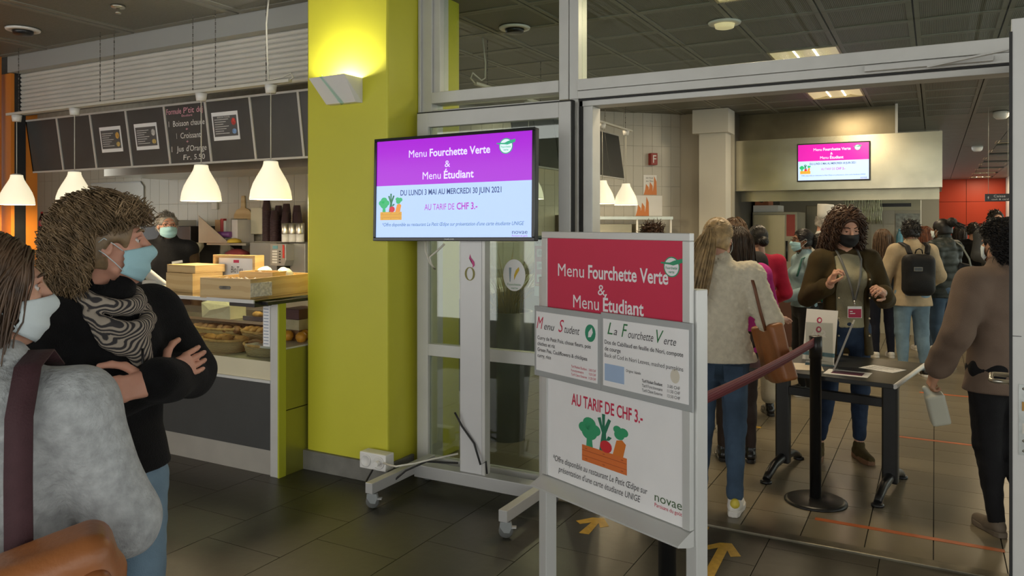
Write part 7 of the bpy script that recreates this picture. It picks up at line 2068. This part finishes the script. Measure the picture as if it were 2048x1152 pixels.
for sx in (1, -1):
    strap(None, 'strap', [(0.09 * sx - 0.02, -0.235, 1.38, 0, -0.4, 0.9), (0.11 * sx, -0.16, 1.46, 0, -0.5, 0.9), (0.13 * sx, -0.04, 1.495, 0, 0, 1), (0.135 * sx, 0.08, 1.44, 0, 0.8, 0.6), (0.14 * sx, 0.17, 1.25, 0, 1, 0)], 0.055, 0.012, MATS['cloth black nylon'], bp)
obj('carry_loop', MB().tube([(-0.06, -0.25, 1.385), (-0.05, -0.255, 1.425), (-0.02, -0.257, 1.44), (0.01, -0.255, 1.425), (0.02, -0.25, 1.385)], 0.007, 6), MATS['cloth black nylon'], bp)
lb_ = obj('label_patch', MB().box(-0.045, 0.045, -0.002, 0, -0.022, 0.022), M('label grey', (0.22, 0.21, 0.18), 0.6, var=(9, 0.05)), bp, loc=(-0.06, -0.334, 1.22))
obj('label_core', MB().box(-0.04, 0.04, -0.003, -0.002, -0.017, 0.017), BLACKP, lb_)

# 10 person in the puffer jacket
puff = lambda X, Y, Z: 0.010 * np.abs(np.sin(PI * Z / 0.085)) * -1.0 + 0.006
P10 = person('person in a dark quilted puffer jacket with a tied-up black bun and jeans', (0.06, 9.9, 1.533), 28.7 + 28, dict(elR=(0.25, 0.04, 1.13), wrR=(0.18, 0.22, 1.05)), 1.08, 0.012, 0.008, skn='brown',
             hair=lambda rs: join([hair_cap(0.008, 0.012), hair_tied(rs, (0.0, -0.09, 0.09), 700, 0.14, 80, 0.004, 0.06, bun=0.05, drift=(0.6, -0.5, -0.6))]), haircol=H_BLACK, eyes=False, mask=(MASKW, 'surgical'),
             top=dict(mat=cloth('dark green grey nylon', (0.022, 0.027, 0.024), 0.45, (8, 0.2)), puff=0.045, hem=0.83, collar=0.05, fn=puff, name='puffer_jacket'), bottom=dict(mat=JEAN, puff=0.016), shoes=dict(mat=BSHOE, sole=WSHOE))
tt = thing('black_tote', 'black nylon tote bag slung over the puffer jacket', 'bag', P10.root.location, P10.root.rotation_euler.z)
tt.scale = P10.root.scale
V, Q = sdf_mesh([BXP((0.26, -0.12, 1.03), (0.15, 0.03, 0.15), 0.03, 0.02, Rm=np.array(Matrix.Rotation(R(-25), 3, 'Z') @ Matrix.Rotation(R(14), 3, 'Y')))], 0.010, 0.006, 20)
obj('bag_body', mesh_np('bag_body', V, Q), MATS['cloth black nylon'], tt)
strap(None, 'strap', [(0.12, 0.06, 1.47, 0, 0.5, 0.8), (0.12, -0.03, 1.50, 0, 0, 1), (0.13, -0.14, 1.43, 0, -1, 0.5), (0.18, -0.20, 1.28, 0, -1, 0), (0.22, -0.20, 1.17, 0, -1, 0)], 0.03, 0.006, M('grey green strap', (0.12, 0.125, 0.10), 0.6, var=(9, 0.1)), tt)

# 11-15 people further back
def far(label, at, rz, hair, hc, tc_, bc_, sc_=None, **k):
    return person(label, at, rz, dict(elR=(0.24, 0.04, 1.13), wrR=(0.16, 0.24, 1.06)), k.pop('build', 1.0), 0.018, 0.010, hair=hair, haircol=hc, eyes=False, mask=(MASKW, 'surgical'), top=dict(mat=tc_, puff=0.028, hem=k.pop('hem', 0.80), res=0.016), bottom=dict(mat=bc_), shoes=dict(mat=sc_ or BSHOE), **k)
LONGH = lambda n=450, L=0.36: (lambda rs: join([hair_cap(0.009, 0.012), hair_long(rs, n, L, 0.0055, 0, 0.014)]))
far('person with straight brown hair and white shoes partly hidden by the olive jacket', (-0.56, 10.3, 1.42), 28.7 - 5, LONGH(), H_BROWN, BLK, cloth('navy trousers', (0.012, 0.014, 0.025)), WSHOE)
far('person with long auburn hair standing between the backpack and the puffer jacket', (-0.12, 11.1, 1.45), 28.7 - 10, LONGH(450, 0.45), H_RED, cloth('brown wool', (0.09, 0.04, 0.02)), JEAN, WSHOE)
far('person with shoulder length dark hair in black near the red wall, beside a black coat', (0.345, 13.5, 1.45), 28.7 - 70, LONGH(400, 0.28), H_DARK, BLK, BLK)
far('person with short hair in a long black coat near the red wall', (0.49, 13.0, 1.50), 28.7 - 40, lambda rs: join([hair_cap(0.009, 0.010), hair_short(rs, 400, 0.03, 0.005)]), H_DARK, cloth('black coat', (0.009, 0.009, 0.010)), BLK, fem=False, hem=0.6, build=1.1)
far('tall person with dark hair just visible above the taupe shirt', (0.735, 12.5, 1.66), 28.7 + 170, lambda rs: join([hair_cap(0.009, 0.010), hair_short(rs, 400, 0.03, 0.005)]), H_DARK, cloth('grey wool', (0.10, 0.10, 0.10)), BLK, fem=False)
far('person with curly brown hair hidden behind the menu easel, only the crown showing', (-1.895, 5.7, 1.475), 28.7 - 20, lambda rs: join([hair_cap(0.009, 0.012), hair_curly_short(rs, 700, 0.06, 0.0045, 0.010)]), H_CHEST, cloth('dark green wool', (0.02, 0.03, 0.02)), BLK)

# 16 man with the taupe shirt at the door
TAUPE = cloth('taupe linen', (0.165, 0.118, 0.088), 0.9, (6, 0.12), (240, 0.3))
P17 = person('person in taupe linen shirt and black trousers carrying a container past the open door', (0.30, 4.75, 1.495), 28.7 - 2, dict(elL=(-0.285, -0.06, 1.13), wrL=(-0.335, 0.06, 0.90), elR=(0.25, 0.0, 1.12), kneeL=(-0.07, 0.03, 0.5), ankL=(-0.05, -0.02, 0.085), kneeR=(0.07, 0.05, 0.49), ankR=(0.06, -0.16, 0.12)), 1.12, 0.010, 0.0055, hyaw=14, fem=False, skn='tan',
             hair=lambda rs: join([hair_cap(0.006, 0.010), hair_wavy(rs, 2600, 0.09, 0.016, 0.008)]), haircol=H_BLACK, mask=(MASKW, 'cloth'),
             top=dict(mat=TAUPE, puff=0.034, hem=0.80, collar=0.03, fold=0.009, ff=18, sleeve=0.90, cuffr=0.010, name='shirt', res=0.009), bottom=dict(mat=BLK, puff=0.012), shoes=dict(mat=M('taupe shoe', (0.13, 0.10, 0.07), 0.7, var=(8, 0.15)), h=0.03), handcfg={'L': dict(d=(-0.15, 0.30, -0.9), curl=0.75, thumb=0.7)})
hw = P17.root.matrix_basis @ Vector(tuple(P17.handL[:3, 3] + P17.handL[:3, 0] * 0.085 - P17.handL[:3, 2] * 0.02))
sbt = thing('spray_container', 'translucent white plastic container carried by the person in the taupe shirt', 'container', (hw.x, hw.y, hw.z - 0.205), R(20))
sbt.rotation_euler = (R(8), R(-14), R(10))
V, Q = sdf_mesh([BXP((0.035, 0, 0.085), (0.032, 0.026, 0.070), 0.014, 0.01), RC((0.02, 0, 0.15), (0.0, 0, 0.205), 0.024, 0.014, 0.02)], 0.005)
obj('container_body', mesh_np('container_body', V, Q), M('milky plastic', (0.55, 0.56, 0.47), 0.35, var=(5, 0.04), trans=0.15), sbt)
